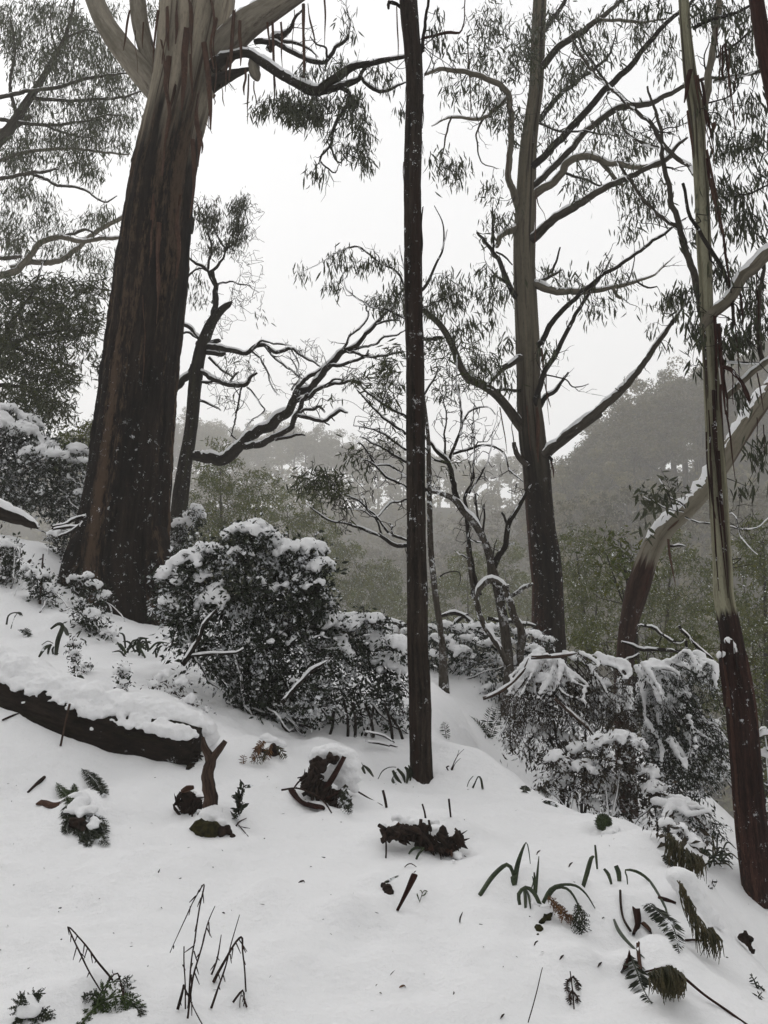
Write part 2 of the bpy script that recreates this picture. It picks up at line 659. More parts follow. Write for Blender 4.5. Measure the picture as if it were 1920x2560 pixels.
def mat_snow(name, fine=160, b1=.25):
    t = NT(name)
    pos = t.n('NewGeometry').outputs['Position']
    n = t.noise(pos, fine, 3, .7)
    n2 = t.noise(pos, 28, 5, .65)
    n3 = t.noise(pos, 7, 3, .55)
    h = t.math('ADD', t.math('ADD', t.math('MULTIPLY', n, .3), n2), t.math('MULTIPLY', n3, 1.6))
    t.put(t.bsdf.inputs['Base Color'], t.mix(n2, (.85, .85, .862), (.90, .897, .90)))
    t.bsdf.inputs['Roughness'].default_value = .75
    t.bsdf.inputs['Specular IOR Level'].default_value = .15
    t.bump(h, b1, .03)
    M[name] = t.m


mat_snow('snow', 150, .4)
mat_bark('bark_big', (.003, .0024, .0022), (.026, .0185, .0145), (.085, .054, .035), sc=9, stretch=.06,
         pale=(6.6, 7.5, 4.6, (.30, .26, .20), (.19, .17, .13), (.035, .022, .017)), speck=1.0, speck_h=(1.6, 3.8), bump=1.0, dist=.03)
mat_bark('bark_big_pale', (.13, .115, .088), (.30, .27, .22), (.05, .036, .028), sc=7, stretch=.1, bump=.5)
mat_bark('bark_pole', (.004, .003, .0026), (.048, .036, .028), (.022, .012, .009), sc=30, stretch=.06, speck=1.0, speck_h=(5, 8), bump=.9, dist=.012)
mat_bark('bark_mid', (.004, .0032, .003), (.027, .020, .0155), (.045, .021, .016), sc=14, stretch=.06,
         pale=(3.0, 5.2, 4.5, (.15, .13, .095), (.085, .074, .054), (.022, .015, .012)), speck=1.1, speck_h=(2.2, 3.6), bump=.8)
mat_bark('bark_right', (.007, .0045, .004), (.04, .021, .017), (.025, .017, .014), sc=26, stretch=.05,
         pale=(1.97, 2.03, .7, (.26, .25, .175), (.115, .108, .07), (.028, .02, .015)), speck=.6, speck_h=(1.4, 2.2), bump=.7)
mat_bark('bark_stocking', (.009, .005, .0045), (.05, .024, .019), (.07, .034, .025), sc=34, stretch=.06, speck=1.2, speck_h=(2.5, 3.5), bump=1.0, dist=.012)
mat_bark('bark_limb', (.022, .018, .015), (.085, .074, .058), (.02, .015, .012), sc=16, stretch=.1, bump=.5)
mat_bark('bark_limb_pale', (.085, .074, .055), (.20, .178, .14), (.05, .036, .028), sc=14, stretch=.08, bump=.3)
mat_bark('bark_dark', (.007, .0055, .005), (.032, .026, .021), (.028, .025, .014), sc=22, stretch=.2, speck=.8, speck_h=(50, 60), bump=.8)
mat_bark('bark_lean', (.02, .012, .01), (.06, .036, .028), (.05, .02, .016), sc=18, stretch=.1,
         pale=(2.7, 2.85, 1.8, (.20, .18, .14), (.15, .135, .10), (.06, .04, .03)), speck=1.0, speck_h=(1.2, 2.6), bump=.7)
mat_bark('bark_red', (.016, .007, .006), (.06, .025, .019), (.035, .02, .016), sc=20, stretch=.08, bump=.8)
mat_bark('bark_log', (.009, .007, .006), (.035, .026, .02), (.022, .02, .012), sc=20, stretch=.25, speck=.5, speck_h=(90, 99), bump=1.0, dist=.03)
mat_bark('wood_dead', (.022, .014, .011), (.11, .072, .054), (.018, .012, .010), sc=30, stretch=.1, bump=.7)
mat_bark('strip', (.035, .018, .013), (.11, .06, .042), (.16, .10, .07), sc=30, stretch=.1, bump=.5)
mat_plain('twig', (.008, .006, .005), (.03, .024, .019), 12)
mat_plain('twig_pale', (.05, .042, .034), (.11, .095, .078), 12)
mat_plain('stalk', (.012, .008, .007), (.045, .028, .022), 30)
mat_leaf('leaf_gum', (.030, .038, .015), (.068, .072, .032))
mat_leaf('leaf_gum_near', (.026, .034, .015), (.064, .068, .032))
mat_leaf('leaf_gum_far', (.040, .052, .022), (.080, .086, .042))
mat_leaf('leaf_wattle', (.022, .032, .008), (.068, .074, .020))
mat_leaf('leaf_olive', (.036, .058, .003), (.135, .130, .010), dust=.09)
mat_leaf('leaf_bush', (.010, .016, .008), (.034, .045, .022), dust=.58, scale=9)
mat_leaf('leaf_bush2', (.014, .022, .013), (.040, .052, .031), dust=.6, scale=9)
mat_leaf('leaf_brown', (.026, .020, .012), (.065, .05, .028), dust=.55, scale=9)
mat_leaf('leaf_fern', (.035, .055, .018), (.075, .105, .035), scale=14)
mat_leaf('leaf_fern_dark', (.018, .024, .014), (.05, .058, .03), dust=.35, scale=14)
mat_leaf('leaf_strap', (.030, .045, .024), (.07, .088, .045), scale=18, rough=.4)
mat_leaf('leaf_dead', (.10, .045, .018), (.20, .10, .04), scale=14)
mat_leaf('grass_dry', (.03, .032, .011), (.11, .085, .042), scale=14)
mat_leaf('leaf_forest', (.036, .036, .010), (.125, .105, .036), scale=.25, vary=.75)
mat_plain('scrub', (.018, .018, .010), (.045, .042, .026), 1.5, bump=1.0)
mat_plain('rot', (.008, .006, .005), (.04, .026, .02), 26, bump=1.0)
mat_plain('moss', (.010, .010, .004), (.045, .040, .014), 40, bump=1.0)

# ------------------------------------------------------------------ the ground: one snow sheet through measured points
CTRL = []
for (reg, x, y, d) in [
    ('V', -300, 2212, 3.1), ('V', 0, 2212, 3.0), ('V', 400, 2212, 2.95), ('V', 830, 2212, 2.9), ('V', 1250, 2212, 2.9), ('V', 1659, 2212, 2.9),
    ('V', 0, 2050, 3.5), ('V', 400, 2050, 3.45), ('V', 830, 2050, 3.4), ('V', 1250, 2060, 3.4), ('V', 1640, 2120, 3.4),
    ('V', 0, 1900, 4.1), ('V', 400, 1900, 4.1), ('V', 830, 1900, 4.1), ('V', 1200, 1920, 4.05), ('V', 1480, 1990, 4.0), ('V', 1600, 2060, 4.4),
    ('V', 0, 1730, 5.0), ('V', 250, 1760, 4.9), ('V', 600, 1780, 4.9), ('V', 800, 1760, 5.3), ('V', 1050, 1780, 5.1), ('V', 1300, 1830, 4.9), ('V', 1440, 1860, 4.7),
    ('H', -200, 1040, 5.9), ('H', 0, 1160, 5.75), ('H', 200, 1320, 5.6), ('H', 450, 1470, 5.5), ('H', 700, 1530, 5.5), ('H', 1000, 1555, 5.5), ('H', 1290, 1595, 5.5), ('H', 1500, 1620, 5.5),
    ('H', -100, 960, 6.5), ('H', 300, 1020, 6.4), ('H', 600, 1080, 6.3), ('H', 1000, 1150, 6.2), ('H', 1350, 1300, 6.1),
    ('V', 915, 1695, 6.5), ('V', 760, 1690, 6.2), ('V', 1060, 1690, 6.4), ('V', 560, 1600, 6.4), ('V', 1290, 1765, 5.7), ('V', 1400, 1800, 5.5),
    ('V', 960, 1600, 7.6), ('V', 990, 1535, 8.6), ('V', 1030, 1620, 7.0), ('V', 960, 1495, 9.6), ('V', 1060, 1490, 10.2),
    ('V', 60, 1450, 7.5), ('V', 250, 1440, 7.6), ('V', 380, 1420, 8.3), ('V', 30, 1300, 9.3), ('V', 200, 1330, 9.6), ('V', 320, 1370, 9.4),
    ('V', 100, 1190, 11.5), ('V', 0, 1150, 12.3), ('V', 265, 1310, 10.8),
    ('V', 560, 1500, 7.6), ('V', 700, 1560, 7.4),
    ('V', 1640, 1955, 6.3), ('V', 1560, 2000, 5.2), ('V', 1590, 1850, 6.8),
]:
    p, _ = at(reg, x, y, d)
    CTRL.append(p)
CTRL += [np.array(p) for p in [
    (0, 0, 0.0), (-3, 0.5, .35), (3, .5, -.35), (0, -3, -.6), (-4, -3, 0), (4, -3, -1.2), (-8, 4, 1.6), (6, 4, -1.6), (-9, 9, 2.6), (-6.5, 9.5, 2.5),
    (1.5, 7.4, -.15), (2.2, 7.6, -.5), (3.0, 7.9, -.85), (1.2, 8.8, 0.35), (2.4, 9.5, .1), (3.6, 9.5, -.5), (5, 8.5, -1.5), (7, 8, -2.6),
    (-.7, 11, 1.85), (1.0, 11.6, 1.5), (2.3, 12, 1.1), (3.8, 11, .1), (-3.0, 12.5, 2.6), (-2.6, 14, 2.2), (-6, 13, 3.5), (-9, 14, 4.3), (-12, 16, 5.0),
    (0, 14, 1.5), (3, 14, .4), (6, 13, -2), (-2, 18, -.4), (2, 18, -1.6), (6, 18, -3.5), (-7, 18, 2.0), (-14, 22, 3.0), (-6, 26, -2.0), (0, 28, -5), (8, 28, -6),
    (-20, 30, 0), (20, 28, -8), (12, 12, -5), (-16, 8, 5), (16, 4, -6), (0, 45, -10), (-25, 45, -7), (25, 45, -12), (0, 80, -24), (-60, 80, -18), (60, 80, -26), (-80, 30, 8), (80, 30, -26), (0, -30, -6), (-60, -30, 8), (60, -30, -18), (-30, 20, 6), (30, 15, -12), (0, -8, -1.5), (-20, -6, 4), (20, -6, -6)]]
CTRL = np.array(CTRL)


def _tps(r2):
    return 0.5 * r2 * np.log(r2 + 1e-9)


_n = len(CTRL)
_d2 = ((CTRL[:, None, :2] - CTRL[None, :, :2]) ** 2).sum(-1)
_A = np.zeros((_n + 3, _n + 3))
_A[:_n, :_n] = _tps(_d2) + np.eye(_n) * 0.004
_A[:_n, _n] = 1
_A[:_n, _n + 1:] = CTRL[:, :2]
_A[_n:, :_n] = _A[:_n, _n:].T
_W = np.linalg.solve(_A, np.concatenate([CTRL[:, 2], np.zeros(3)]))
BUMPS = []


def ground(x, y):
    x, y = np.asarray(x, float), np.asarray(y, float)
    sh = x.shape
    q = np.column_stack([x.ravel(), y.ravel()])
    out = np.zeros(len(q))
    for a in range(0, len(q), 20000):
        c = q[a:a + 20000]
        out[a:a + 20000] = _tps(((c[:, None, :] - CTRL[None, :, :2]) ** 2).sum(-1)) @ _W[:_n] + _W[_n] + c @ _W[_n + 1:]
    p = np.column_stack([q, np.zeros(len(q))])
    far = np.clip((q[:, 1] - 1.0) / 4, .25, 1.5)
    out += .045 * far * fbm(p * 1.3, 3, 2) + .046 * fbm(p * 3.0, 8, 3) + .012 * fbm(p * 13, 5, 2)
    if BUMPS:
        B = np.array(BUMPS)
        if len(q) > 3000:
            for (bx, by, br, bh) in BUMPS:
                m = (np.abs(q[:, 0] - bx) < 3 * br) & (np.abs(q[:, 1] - by) < 3 * br)
                out[m] += bh * np.exp(-((q[m, 0] - bx) ** 2 + (q[m, 1] - by) ** 2) / (br * br))
        else:
            out += (B[:, 3] * np.exp(-((q[:, :1] - B[:, 0]) ** 2 + (q[:, 1:2] - B[:, 1]) ** 2) / B[:, 2] ** 2)).sum(1)
    return out.reshape(sh)


def hit(reg, x, y, tmax=30.0):
    """where the line of sight meets the snow"""
    r = ray(reg, x, y)
    r = r / r[1]
    ts = np.arange(1.2, tmax, 0.15)
    for _ in range(2):
        P = CAM + ts[:, None] * r
        w = np.where(P[:, 2] < ground(P[:, 0], P[:, 1]))[0]
        if len(w) == 0:
            return CAM + r * 8.0
        t1 = ts[w[0]]
        ts = np.linspace(t1 - .15, t1, 16)
    return P[w[0]]


for (reg, x, y, br, bh) in [
    ('L', 520, 230, .30, .13), ('L', 560, 330, .15, .08), ('L', 150, 210, .25, .07), ('L', 1000, 1500, .20, -.055), ('L', 1000, 1590, .2, .02),
    ('L', 950, 600, .22, .05), ('L', 1180, 640, .18, .06), ('K', 460, 380, .22, .06), ('K', 1210, 440, .14, .05),
    ('M', 1150, 560, .40, .16), ('M', 1000, 800, .25, .06), ('M', 1250, 760, .22, .10), ('M', 1080, 1000, .16, .07), ('M', 480, 640, .2, .05), ('M', 1010, 260, .16, .07),
    ('M', 800, 300, .10, .03), ('K', 700, 1540, .16, .05), ('K', 170, 1560, .16, .05), ('J', 150, 780, .35, .10), ('J', 300, 880, .2, .06),
    ('K', 1120, 1560, .12, .03), ('H', 520, 700, .5, .08), ('H', 100, 300, .7, .12)]:
    p = hit(reg, x, y)
    BUMPS.append((p[0], p[1], br, bh))


p = hit('V', 915, 1692)
BUMPS += [(p[0] - .12, p[1] + .02, .12, .05), (p[0] + .1, p[1] - .04, .16, .03), (p[0], p[1] - .22, .2, -.03)]
gp_ = np.random.default_rng(77)
for _ in range(150):            # drip pits and the humps of buried plants
    x, y = gp_.uniform(0, 1659), gp_.uniform(1690, 2200)
    p = hit('V', x, y)
    r = gp_.uniform(.035, .14)
    BUMPS.append((p[0], p[1], r, (-.30 if gp_.random() < .45 else .34) * r * gp_.uniform(.4, 1.0)))
for (reg, x, y, r) in [('K', 470, 540, .16), ('K', 1110, 410, .13), ('K', 1190, 550, .13), ('K', 1385, 450, .09), ('K', 640, 1560, .16), ('K', 1090, 1540, .10), ('K', 1230, 1400, .08), ('K', 580, 1445, .06), ('L', 850, 980, .09), ('L', 930, 1060, .08), ('L', 1040, 720, .20), ('L', 1200, 740, .16), ('L', 560, 470, .18), ('L', 400, 505, .12),
                       ('M', 250, 585, .10), ('M', 300, 700, .12), ('M', 400, 780, .12), ('M', 600, 800, .10), ('M', 1090, 1190, .16), ('M', 1540, 930, .12), ('M', 560, 1260, .08), ('M', 730, 285, .10), ('M', 900, 880, .12), ('M', 640, 600, .06), ('L', 130, 230, .12)]:
    p = hit(reg, x, y)
    BUMPS.append((p[0], p[1], r, -.035))
    BUMPS.append((p[0], p[1] + r, r * 1.5, .03))


def lines(lo, hi, a, b, fine, grow=1.12):
    g = list(np.arange(a, b, fine))
    st, v = fine, g[-1]
    while v < hi:
        st *= grow
        v += st
        g.append(v)
    st, v, pre = fine, a, []
    while v > lo:
        st *= grow
        v -= st
        pre.append(v)
    return np.array(pre[::-1] + g)


gx = lines(-80, 80, -3.6, 3.6, .035)
gy = lines(-30, 75, 2.4, 8.5, .035)
GX, GY = np.meshgrid(gx, gy)
GZ = ground(GX, GY)
b = MB()
i = np.arange(len(gy) - 1)[:, None] * len(gx)
j = np.arange(len(gx) - 1)[None, :]
b.add(np.column_stack([GX.ravel(), GY.ravel(), GZ.ravel()]), np.stack([i + j, i + j + 1, i + len(gx) + j + 1, i + len(gx) + j], -1).reshape(-1, 4))
me = b.mesh('snowy_ground')
me.materials.append(M['snow'])
o = bpy.data.objects.new('snowy_ground', me)
COL.objects.link(o)
o['kind'] = 'structure'
o['label'] = 'deep smooth snow covering the rising hillside'

# ------------------------------------------------------------------ the wooded slope across the gully
def _sm(t):
    t = np.clip(t, 0, 1)
    return t * t * (3 - 2 * t)


def far_z(x, y):
    x, y = np.asarray(x, float), np.asarray(y, float)
    left = -24 + 66 * _sm((y - 70) / 160) - np.clip(y - 236, 0, 99) * .5
    s = np.clip(9 + (x - 23) * .82, -30, 36)
    spur = -24 + (s + 24) * _sm((y - 55) / 60) - np.clip(y - 121, 0, 200) * .35
    return np.maximum(left, spur)


fx = np.arange(-200, 201, 4.0)
fy = np.arange(50, 285, 4.0)
FX, FY = np.meshgrid(fx, fy)
FZ = far_z(FX, FY) + 1.2 * fbm(np.stack([FX, FY, FX * 0], -1) * .12, 4, 3)
b = MB()
i = np.arange(len(fy) - 1)[:, None] * len(fx)
j = np.arange(len(fx) - 1)[None, :]
b.add(np.column_stack([FX.ravel(), FY.ravel(), FZ.ravel()]), np.stack([i + j, i + j + 1, i + len(fx) + j + 1, i + len(fx) + j], -1).reshape(-1, 4))
me = b.mesh('far_hillside')
me.materials.append(M['scrub'])
o = bpy.data.objects.new('far_hillside', me)
COL.objects.link(o)
o['kind'] = 'structure'


def far_tree(h, cw, nl, seed, leaf=.5, low=.45):
    """trunk with forking limbs and a crown of leaf tufts; returns two meshes"""
    g = np.random.default_rng(seed)
    tr, cr = MB(), MB()
    A = np.array([[0, 0, -1, .016 * h], [g.normal(0, .2), g.normal(0, .2), h * .35, .013 * h], [g.normal(0, .4), g.normal(0, .4), h * .7, .008 * h], [g.normal(0, .5), g.normal(0, .5), h * .93, .003 * h]])
    S = spline(A, h / 24)
    tr.add(*tube(S[:, :3], S[:, 3], 6))
    nb = 9
    tips = []
    for q in range(nb):
        t = g.uniform(low, .88)
        p = S[int(t * (len(S) - 1))]
        a = q * 2.4 + g.normal(0, .4)
        ln = cw * g.uniform(.5, 1.0) * (1.15 - .5 * (t - low) / (1 - low))
        e = p[:3] + np.array([math.cos(a) * ln, math.sin(a) * ln, ln * g.uniform(.35, .9)])
        m = (p[:3] + e) / 2 + np.array([0, 0, .12 * ln])
        B = spline(np.array([[*p[:3], p[3] * .6], [*m, p[3] * .4], [*e, p[3] * .15]]), h / 18)
        tr.add(*tube(B[:, :3], B[:, 3], 4, caps=False))
        tips += [(e, cw * g.uniform(.28, .48)), (m + g.normal(0, .1 * cw, 3), cw * g.uniform(.18, .34))]
    tips.append((S[-1, :3], cw * .45))
    per = nl // len(tips)
    for (c, r) in tips:
        for _ in range(4):
            cc = c + g.normal(0, .45 * r, 3)
            d = unit(g.normal(size=(per // 4, 3)))
            P = cc + d * (r * .62 * g.uniform(.7, 1.05, (len(d), 1))) * np.array([1, 1, .7])
            V, Q, T = tuft_leaves(P, d, leaf * g.uniform(.6, 1.3, len(d)), leaf * .5, g, .35)
            cr.add(V, Q, T)
    a = tr.mesh('trunk')
    a.materials.append(M['bark_dark'])
    c = cr.mesh('crown', smooth=False)
    c.materials.append(M['leaf_forest'])
    return a, c


protos = [far_tree(h, w, n, 40 + k, lf, lw) for k, (h, w, n, lf, lw) in enumerate([
    (26, 6.4, 9000, .50, .45), (23, 6.4, 9000, .48, .36), (29, 6.6, 9600, .52, .5), (17, 5.0, 5600, .5, .3)])]
PH = (26, 23, 29, 17)


def put_far(k, x, y, z, s, rz, label, group, name='forest_tree'):
    o = bpy.data.objects.new(name, None)
    COL.objects.link(o)
    o.location = (x, y, z)
    o.rotation_euler = (0, 0, rz)
    o.scale = (s, s, s)
    o['label'], o['category'], o['group'] = label, 'tree', group
    for nm, me in zip(('trunk', 'crown'), protos[k]):
        c = bpy.data.objects.new(nm, me)
        COL.objects.link(c)
        c.parent = o


gf = np.random.default_rng(3)
# crown tops along the skyline (V readings), distance
for q, x in enumerate(range(90, 1130, 26)):
    y = np.interp(x, [90, 170, 215, 395, 440, 510, 560, 610, 660, 710, 760, 820, 960, 1040, 1130], [955, 930, 905, 905, 898, 925, 940, 915, 922, 915, 935, 955, 985, 1005, 1040]) + gf.normal(0, 9)
    d = gf.uniform(205, 238)
    p, _ = at('V', x, y, d)
    z = float(far_z(p[0], d)) - .5
    k = int(gf.integers(0, 3))
    put_far(k, p[0], d, z, float(np.clip((p[2] - z) / (PH[k] * 1.03), .55, 1.5)), gf.random() * 6.28, 'pale foggy tree on the far skyline left of the tall straight gum', 'foggy skyline trees')
for q, x in enumerate(range(1180, 1800, 24)):
    y = np.interp(x, [1180, 1230, 1275, 1320, 1375, 1430, 1485, 1540, 1660, 1800], [1035, 985, 930, 890, 850, 815, 788, 775, 750, 735]) + gf.normal(0, 9)
    for rep in range(2):
        d = gf.uniform(104, 112) + 6 * rep
        p, _ = at('V', x + gf.normal(0, 6), y + (0 if rep else gf.uniform(0, 70)), d)
        z = float(far_z(p[0], d)) - .5
        k = int(gf.integers(0, 3))
        put_far(k, p[0], d, z, float(np.clip((p[2] - z) / (PH[k] * 1.03), .5, 1.5)), gf.random() * 6.28, 'tall misty gum crowning the wooded hill at right', 'gums on the misty hill')

# the wood that clothes the slope below them, one mass in the fog
w = MB()
gw = np.random.default_rng(8)
for q in range(520):
    y = gw.uniform(72, 225)
    x = gw.uniform(-.5, .5) * y
    if y < 105 and x < y * .10:
        continue
    z = float(far_z(x, y))
    sc = gw.uniform(.7, 1.25)
    h = 9 * sc * (1.3 if y > 150 else 1)
    shade = gw.random()
    for c in range(5):
        k = 80 if y < 140 else 60
        cc = np.array([x + gw.normal(0, 2.0 * sc), y + gw.normal(0, 2.0 * sc), z + h * gw.uniform(.25, .9)])
        d = unit(gw.normal(size=(k, 3)))
        P = cc + d * gw.uniform(1.3, 2.3) * sc * gw.uniform(.8, 1.05, (k, 1)) * np.array([1, 1, .8])
        V, Q, T = tuft_leaves(P, d, .95 * gw.uniform(.6, 1.3, k), .55, gw, .35)
        w.add(V, Q, T)
me = w.mesh('distant_wood', smooth=False)
me.materials.append(M['leaf_forest'])
o = bpy.data.objects.new('distant_wood', me)
COL.objects.link(o)
o['kind'] = 'stuff'
o['label'] = 'dark misty wood clothing the slope across the gully'

# unseen wood behind and beside the viewer, added to dim light on the snow
w = MB()
gw = np.random.default_rng(31)
spots = []
while len(spots) < 36:
    a, r = gw.uniform(0, 6.283), gw.uniform(6.5, 30)
    x, y = r * math.sin(a), r * math.cos(a)
    if y > -2.5 and abs(x) < 3.5 + .62 * max(y, 0) + 1.5:
        continue
    if y > 26 or any(np.hypot(x - s[0], y - s[1]) < 2.6 for s in spots):
        continue
    spots.append((x, y))
for (x, y) in spots:
    z = float(ground(np.array([x]), np.array([y]))[0])
    h = gw.uniform(15, 24)
    A = np.array([[x, y, z - .3, .24], [x + gw.normal(0, .3), y + gw.normal(0, .3), z + h * .5, .18], [x + gw.normal(0, .8), y + gw.normal(0, .8), z + h * .92, .06]])
    S = spline(A, 1.2)
    w.add(*tube(S[:, :3], S[:, 3], 7))
    for c in range(13):
        f = gw.uniform(.42, 1.0)
        cc = np.array([x + gw.normal(0, 1.9), y + gw.normal(0, 1.9), z + h * f])
        dd = unit(gw.normal(size=(95, 3)))
        P = cc + dd * 1.5 * gw.random((95, 1)) ** .4
        V, Q, T = leaves(P, dd + np.array([0, 0, -.8]), .55 * gw.uniform(.6, 1.3, 95), .22, gw, .2, False)
        w.add(V, Q, T)
    for c in range(3):
        cc = np.array([x + gw.normal(0, 1.2), y + gw.normal(0, 1.2), z + gw.uniform(.5, 1.6)])
        dd = unit(gw.normal(size=(90, 3)))
        P = cc + dd * .9 * gw.random((90, 1)) ** .4
        V, Q, T = leaves(P, dd, .3 * gw.uniform(.6, 1.3, 90), .13, gw, .2, False)
        w.add(V, Q, T)
me = w.mesh('unseen_shade_wood', smooth=False)
me.materials.append(M['leaf_forest'])
o = bpy.data.objects.new('unseen_shade_wood', me)
COL.objects.link(o)
o['kind'] = 'stuff'

# ------------------------------------------------------------------ haze: even pale fog round everything
bh = MB()
x0, x1, y0, y1, z0, z1 = -202, 202, -40, 290, -90, 95
bh.add(np.array([(x, y, z) for z in (z0, z1) for y in (y0, y1) for x in (x0, x1)], float),
       [(0, 2, 3, 1), (4, 5, 7, 6), (0, 1, 5, 4), (2, 6, 7, 3), (0, 4, 6, 2), (1, 3, 7, 5)])
me = bh.mesh('haze', smooth=False)
hm = bpy.data.materials.new('haze')
hm.use_nodes = True
hm.node_tree.nodes.clear()
ho = hm.node_tree.nodes.new('ShaderNodeOutputMaterial')
hv = hm.node_tree.nodes.new('ShaderNodeVolumePrincipled')
hv.inputs['Color'].default_value = (.97, .945, .905, 1)
hv.inputs['Density'].default_value = 0.0025
hv.inputs['Anisotropy'].default_value = 0.2
hm.node_tree.links.new(hv.outputs[0], ho.inputs['Volume'])
me.materials.append(hm)
o = bpy.data.objects.new('haze', me)
COL.objects.link(o)
o['kind'] = 'stuff'

# ------------------------------------------------------------------ bark ribbons
def ribbon(t, P, W, mat, name='bark_strip', thick=.004, twist=1.0, seed=0, label=None, parent=None):
    """a thin solid ribbon along P, W wide, curled across"""
    P = np.asarray(P, float)
    n = len(P)
    W = np.broadcast_to(W, (n,))
    T = tangents(P)
    ang = seed * 1.7 + np.cumsum(np.full(n, twist / n)) + .6 * vn(P * 3, seed)
    ref = np.stack([np.cos(ang), np.sin(ang), np.zeros(n)], -1)
    S = unit(ref - (ref * T).sum(1, keepdims=True) * T)
    N = np.cross(T, S)
    w = W[:, None]
    rows = [P - S * w / 2 + N * w * .22, P, P + S * w / 2 + N * w * .22]
    back = [r - N * thick for r in rows[::-1]]
    V = np.stack(rows + back, 1).reshape(-1, 3)
    k = 6
    i = np.arange(n - 1)[:, None] * k
    j = np.arange(k)[None, :]
    Q = np.stack([i + j, i + (j + 1) % k, i + k + (j + 1) % k, i + k + j], -1).reshape(-1, 4)
    b = MB()
    L = np.concatenate([[0], np.cumsum(np.linalg.norm(np.diff(P, axis=0), axis=1))])
    K = np.stack([np.tile([-.02, 0, .02, .02, 0, -.02], n), np.zeros(n * k), np.repeat(L, k)], -1)
    b.add(V, Q, None, K)
    return t.part(name, b, mat, label=label, parent=parent, smooth=False)


def hang(t, reg, x0, y0, x1, y1, w, d, seed, mat=None):
    """a ribbon of bark hanging between two readings"""
    A = path(reg, [(x0, y0, w), ((x0 * 2 + x1) / 3 + random.uniform(-6, 6), (y0 * 2 + y1) / 3, w), ((x0 + 2 * x1) / 3 + random.uniform(-6, 6), (y0 + 2 * y1) / 3, w * .8), (x1, y1, w * .25)], d)
    S = spline(A, .05)
    return ribbon(t, S[:, :3], S[:, 3] * 2, mat or M['strip'], seed=seed)


# ------------------------------------------------------------------ big smooth-limbed gum at left
base = hit('V', 262, 1315)
D0 = base[1]
t = Thing('big_gum_tree', 'massive gum at left with dark rough trunk and peeling pale bark above', 'tree', base)
A = path('V', [(268, 1390, 100), (268, 1330, 102), (262, 1270, 103), (262, 1200, 101), (272, 1100, 92), (283, 1000, 87), (294, 900, 83), (304, 800, 80), (316, 700, 78), (328, 600, 77), (338, 500, 73), (348, 400, 69),
               (367, 300, 65), (390, 200, 65), (410, 100, 70), (425, 0, 78), (435, -120, 80), (445, -300, 76)], D0)
S = spline(A, .045)
P, R = S[:, :3], S[:, 3]
V, Q, T, K = tube(P, R, 130, rough=.085, rf=8, stretch=.06, seed=3)
rad = V - np.vstack([np.repeat(P, 130, 0), P[:1], P[-1:]])
V = V + rad * (.05 * fbm(K * np.array([22, 22, 3.0]), 9, 3) - .05 * np.clip(.35 - np.abs(fbm(K * np.array([16, 16, 1.1]), 29, 3)), 0, 1) / .35 + .025 * fbm(K * np.array([50, 50, 12.0]), 19, 2))[:, None] * np.clip((9.0 - K[:, 2]) / 4, .25, 1)[:, None]
zz = V[:, 2] - base[2]
cen = P[np.clip(np.searchsorted(P[:, 2], V[:, 2]), 0, len(P) - 1)]
an = np.arctan2(V[:, 1] - cen[:, 1], V[:, 0] - cen[:, 0])
fl = np.clip(1 - zz / 1.5, 0, 2) ** 2
lob = .5 + .5 * np.cos(an * 5 + .8) + .5 * np.cos(an * 3 + 2.2)
V[:, :2] += (V[:, :2] - cen[:, :2]) * (fl * (.0 + .13 * np.clip(lob, 0, 2)))[:, None]
b = MB()
b.add(V, Q, T, K)
t.part('trunk', b, M['bark_big'])
for q, pp in enumerate([[(215, 1150, 46), (182, 1200, 40), (152, 1238, 26), (130, 1262, 10)], [(290, 1240, 50), (318, 1310, 40), (345, 1375, 24), (360, 1420, 10)], [(240, 1230, 44), (228, 1290, 36), (225, 1340, 18)], [(330, 1150, 30), (350, 1230, 26), (366, 1290, 14)]]):
    t.limb(path('V', pp, (D0 - .15, D0 - .45)), M['bark_big'], name='root', k=20, step=.04, rough=.3, rf=7)
t.note(P[::4], R[::4])
BP = 'bark_big_pale'
t.limb(path('A', [(930, 560, 60), (870, 470, 72), (790, 370, 70), (700, 255, 66), (625, 140, 60), (570, 20, 56), (520, -120, 52), (480, -300, 46)], (D0 + .1, D0 + .6)), M[BP], k=28, rough=.05, snow=0)
t.limb(path('A', [(940, 520, 40), (905, 400, 50), (860, 260, 50), (830, 130, 50), (815, 0, 48), (800, -160, 44)], (D0 + .2, D0 + .5)), M[BP], k=24, rough=.05)
t.limb(path('B', [(60, 380, 85), (160, 260, 88), (270, 150, 84), (390, 70, 74), (520, -10, 64), (700, -130, 56)], (D0, D0 - .5)), M['bark_big_pale'], k=28, rough=.05, snow=.55)
t.limb(path('B', [(60, 500, 46), (150, 462, 40), (230, 430, 24), (306, 402, 6)], D0 - .2), M['bark_dark'], k=10, rough=.5, rf=7)
t.limb(path('B', [(330, 330, 30), (320, 400, 34), (335, 450, 30), (345, 478, 10)], D0 - .3), M[BP], k=14, rough=.06)
bd = D0 - .2
MO = M['bark_dark']
t.limb(path('B', [(60, 400, 40), (140, 350, 34), (210, 325, 26), (290, 320, 26), (400, 390, 28), (530, 470, 30), (680, 540, 32), (780, 480, 26), (900, 400, 22), (1000, 378, 18), (1100, 356, 15), (1210, 335, 11), (1330, 300, 6)], (bd, bd - .6)), MO, snow=.8, rough=.25)
t.limb(path('B', [(680, 540, 24), (800, 522, 22), (900, 490, 18), (950, 450, 13), (1000, 390, 8)], bd - .3), MO, snow=.8, rough=.2)
t.limb(path('B', [(945, 450, 10), (1010, 510, 11), (1090, 545, 10), (1170, 510, 7), (1230, 480, 4)], bd - .4), MO, snow=.8)
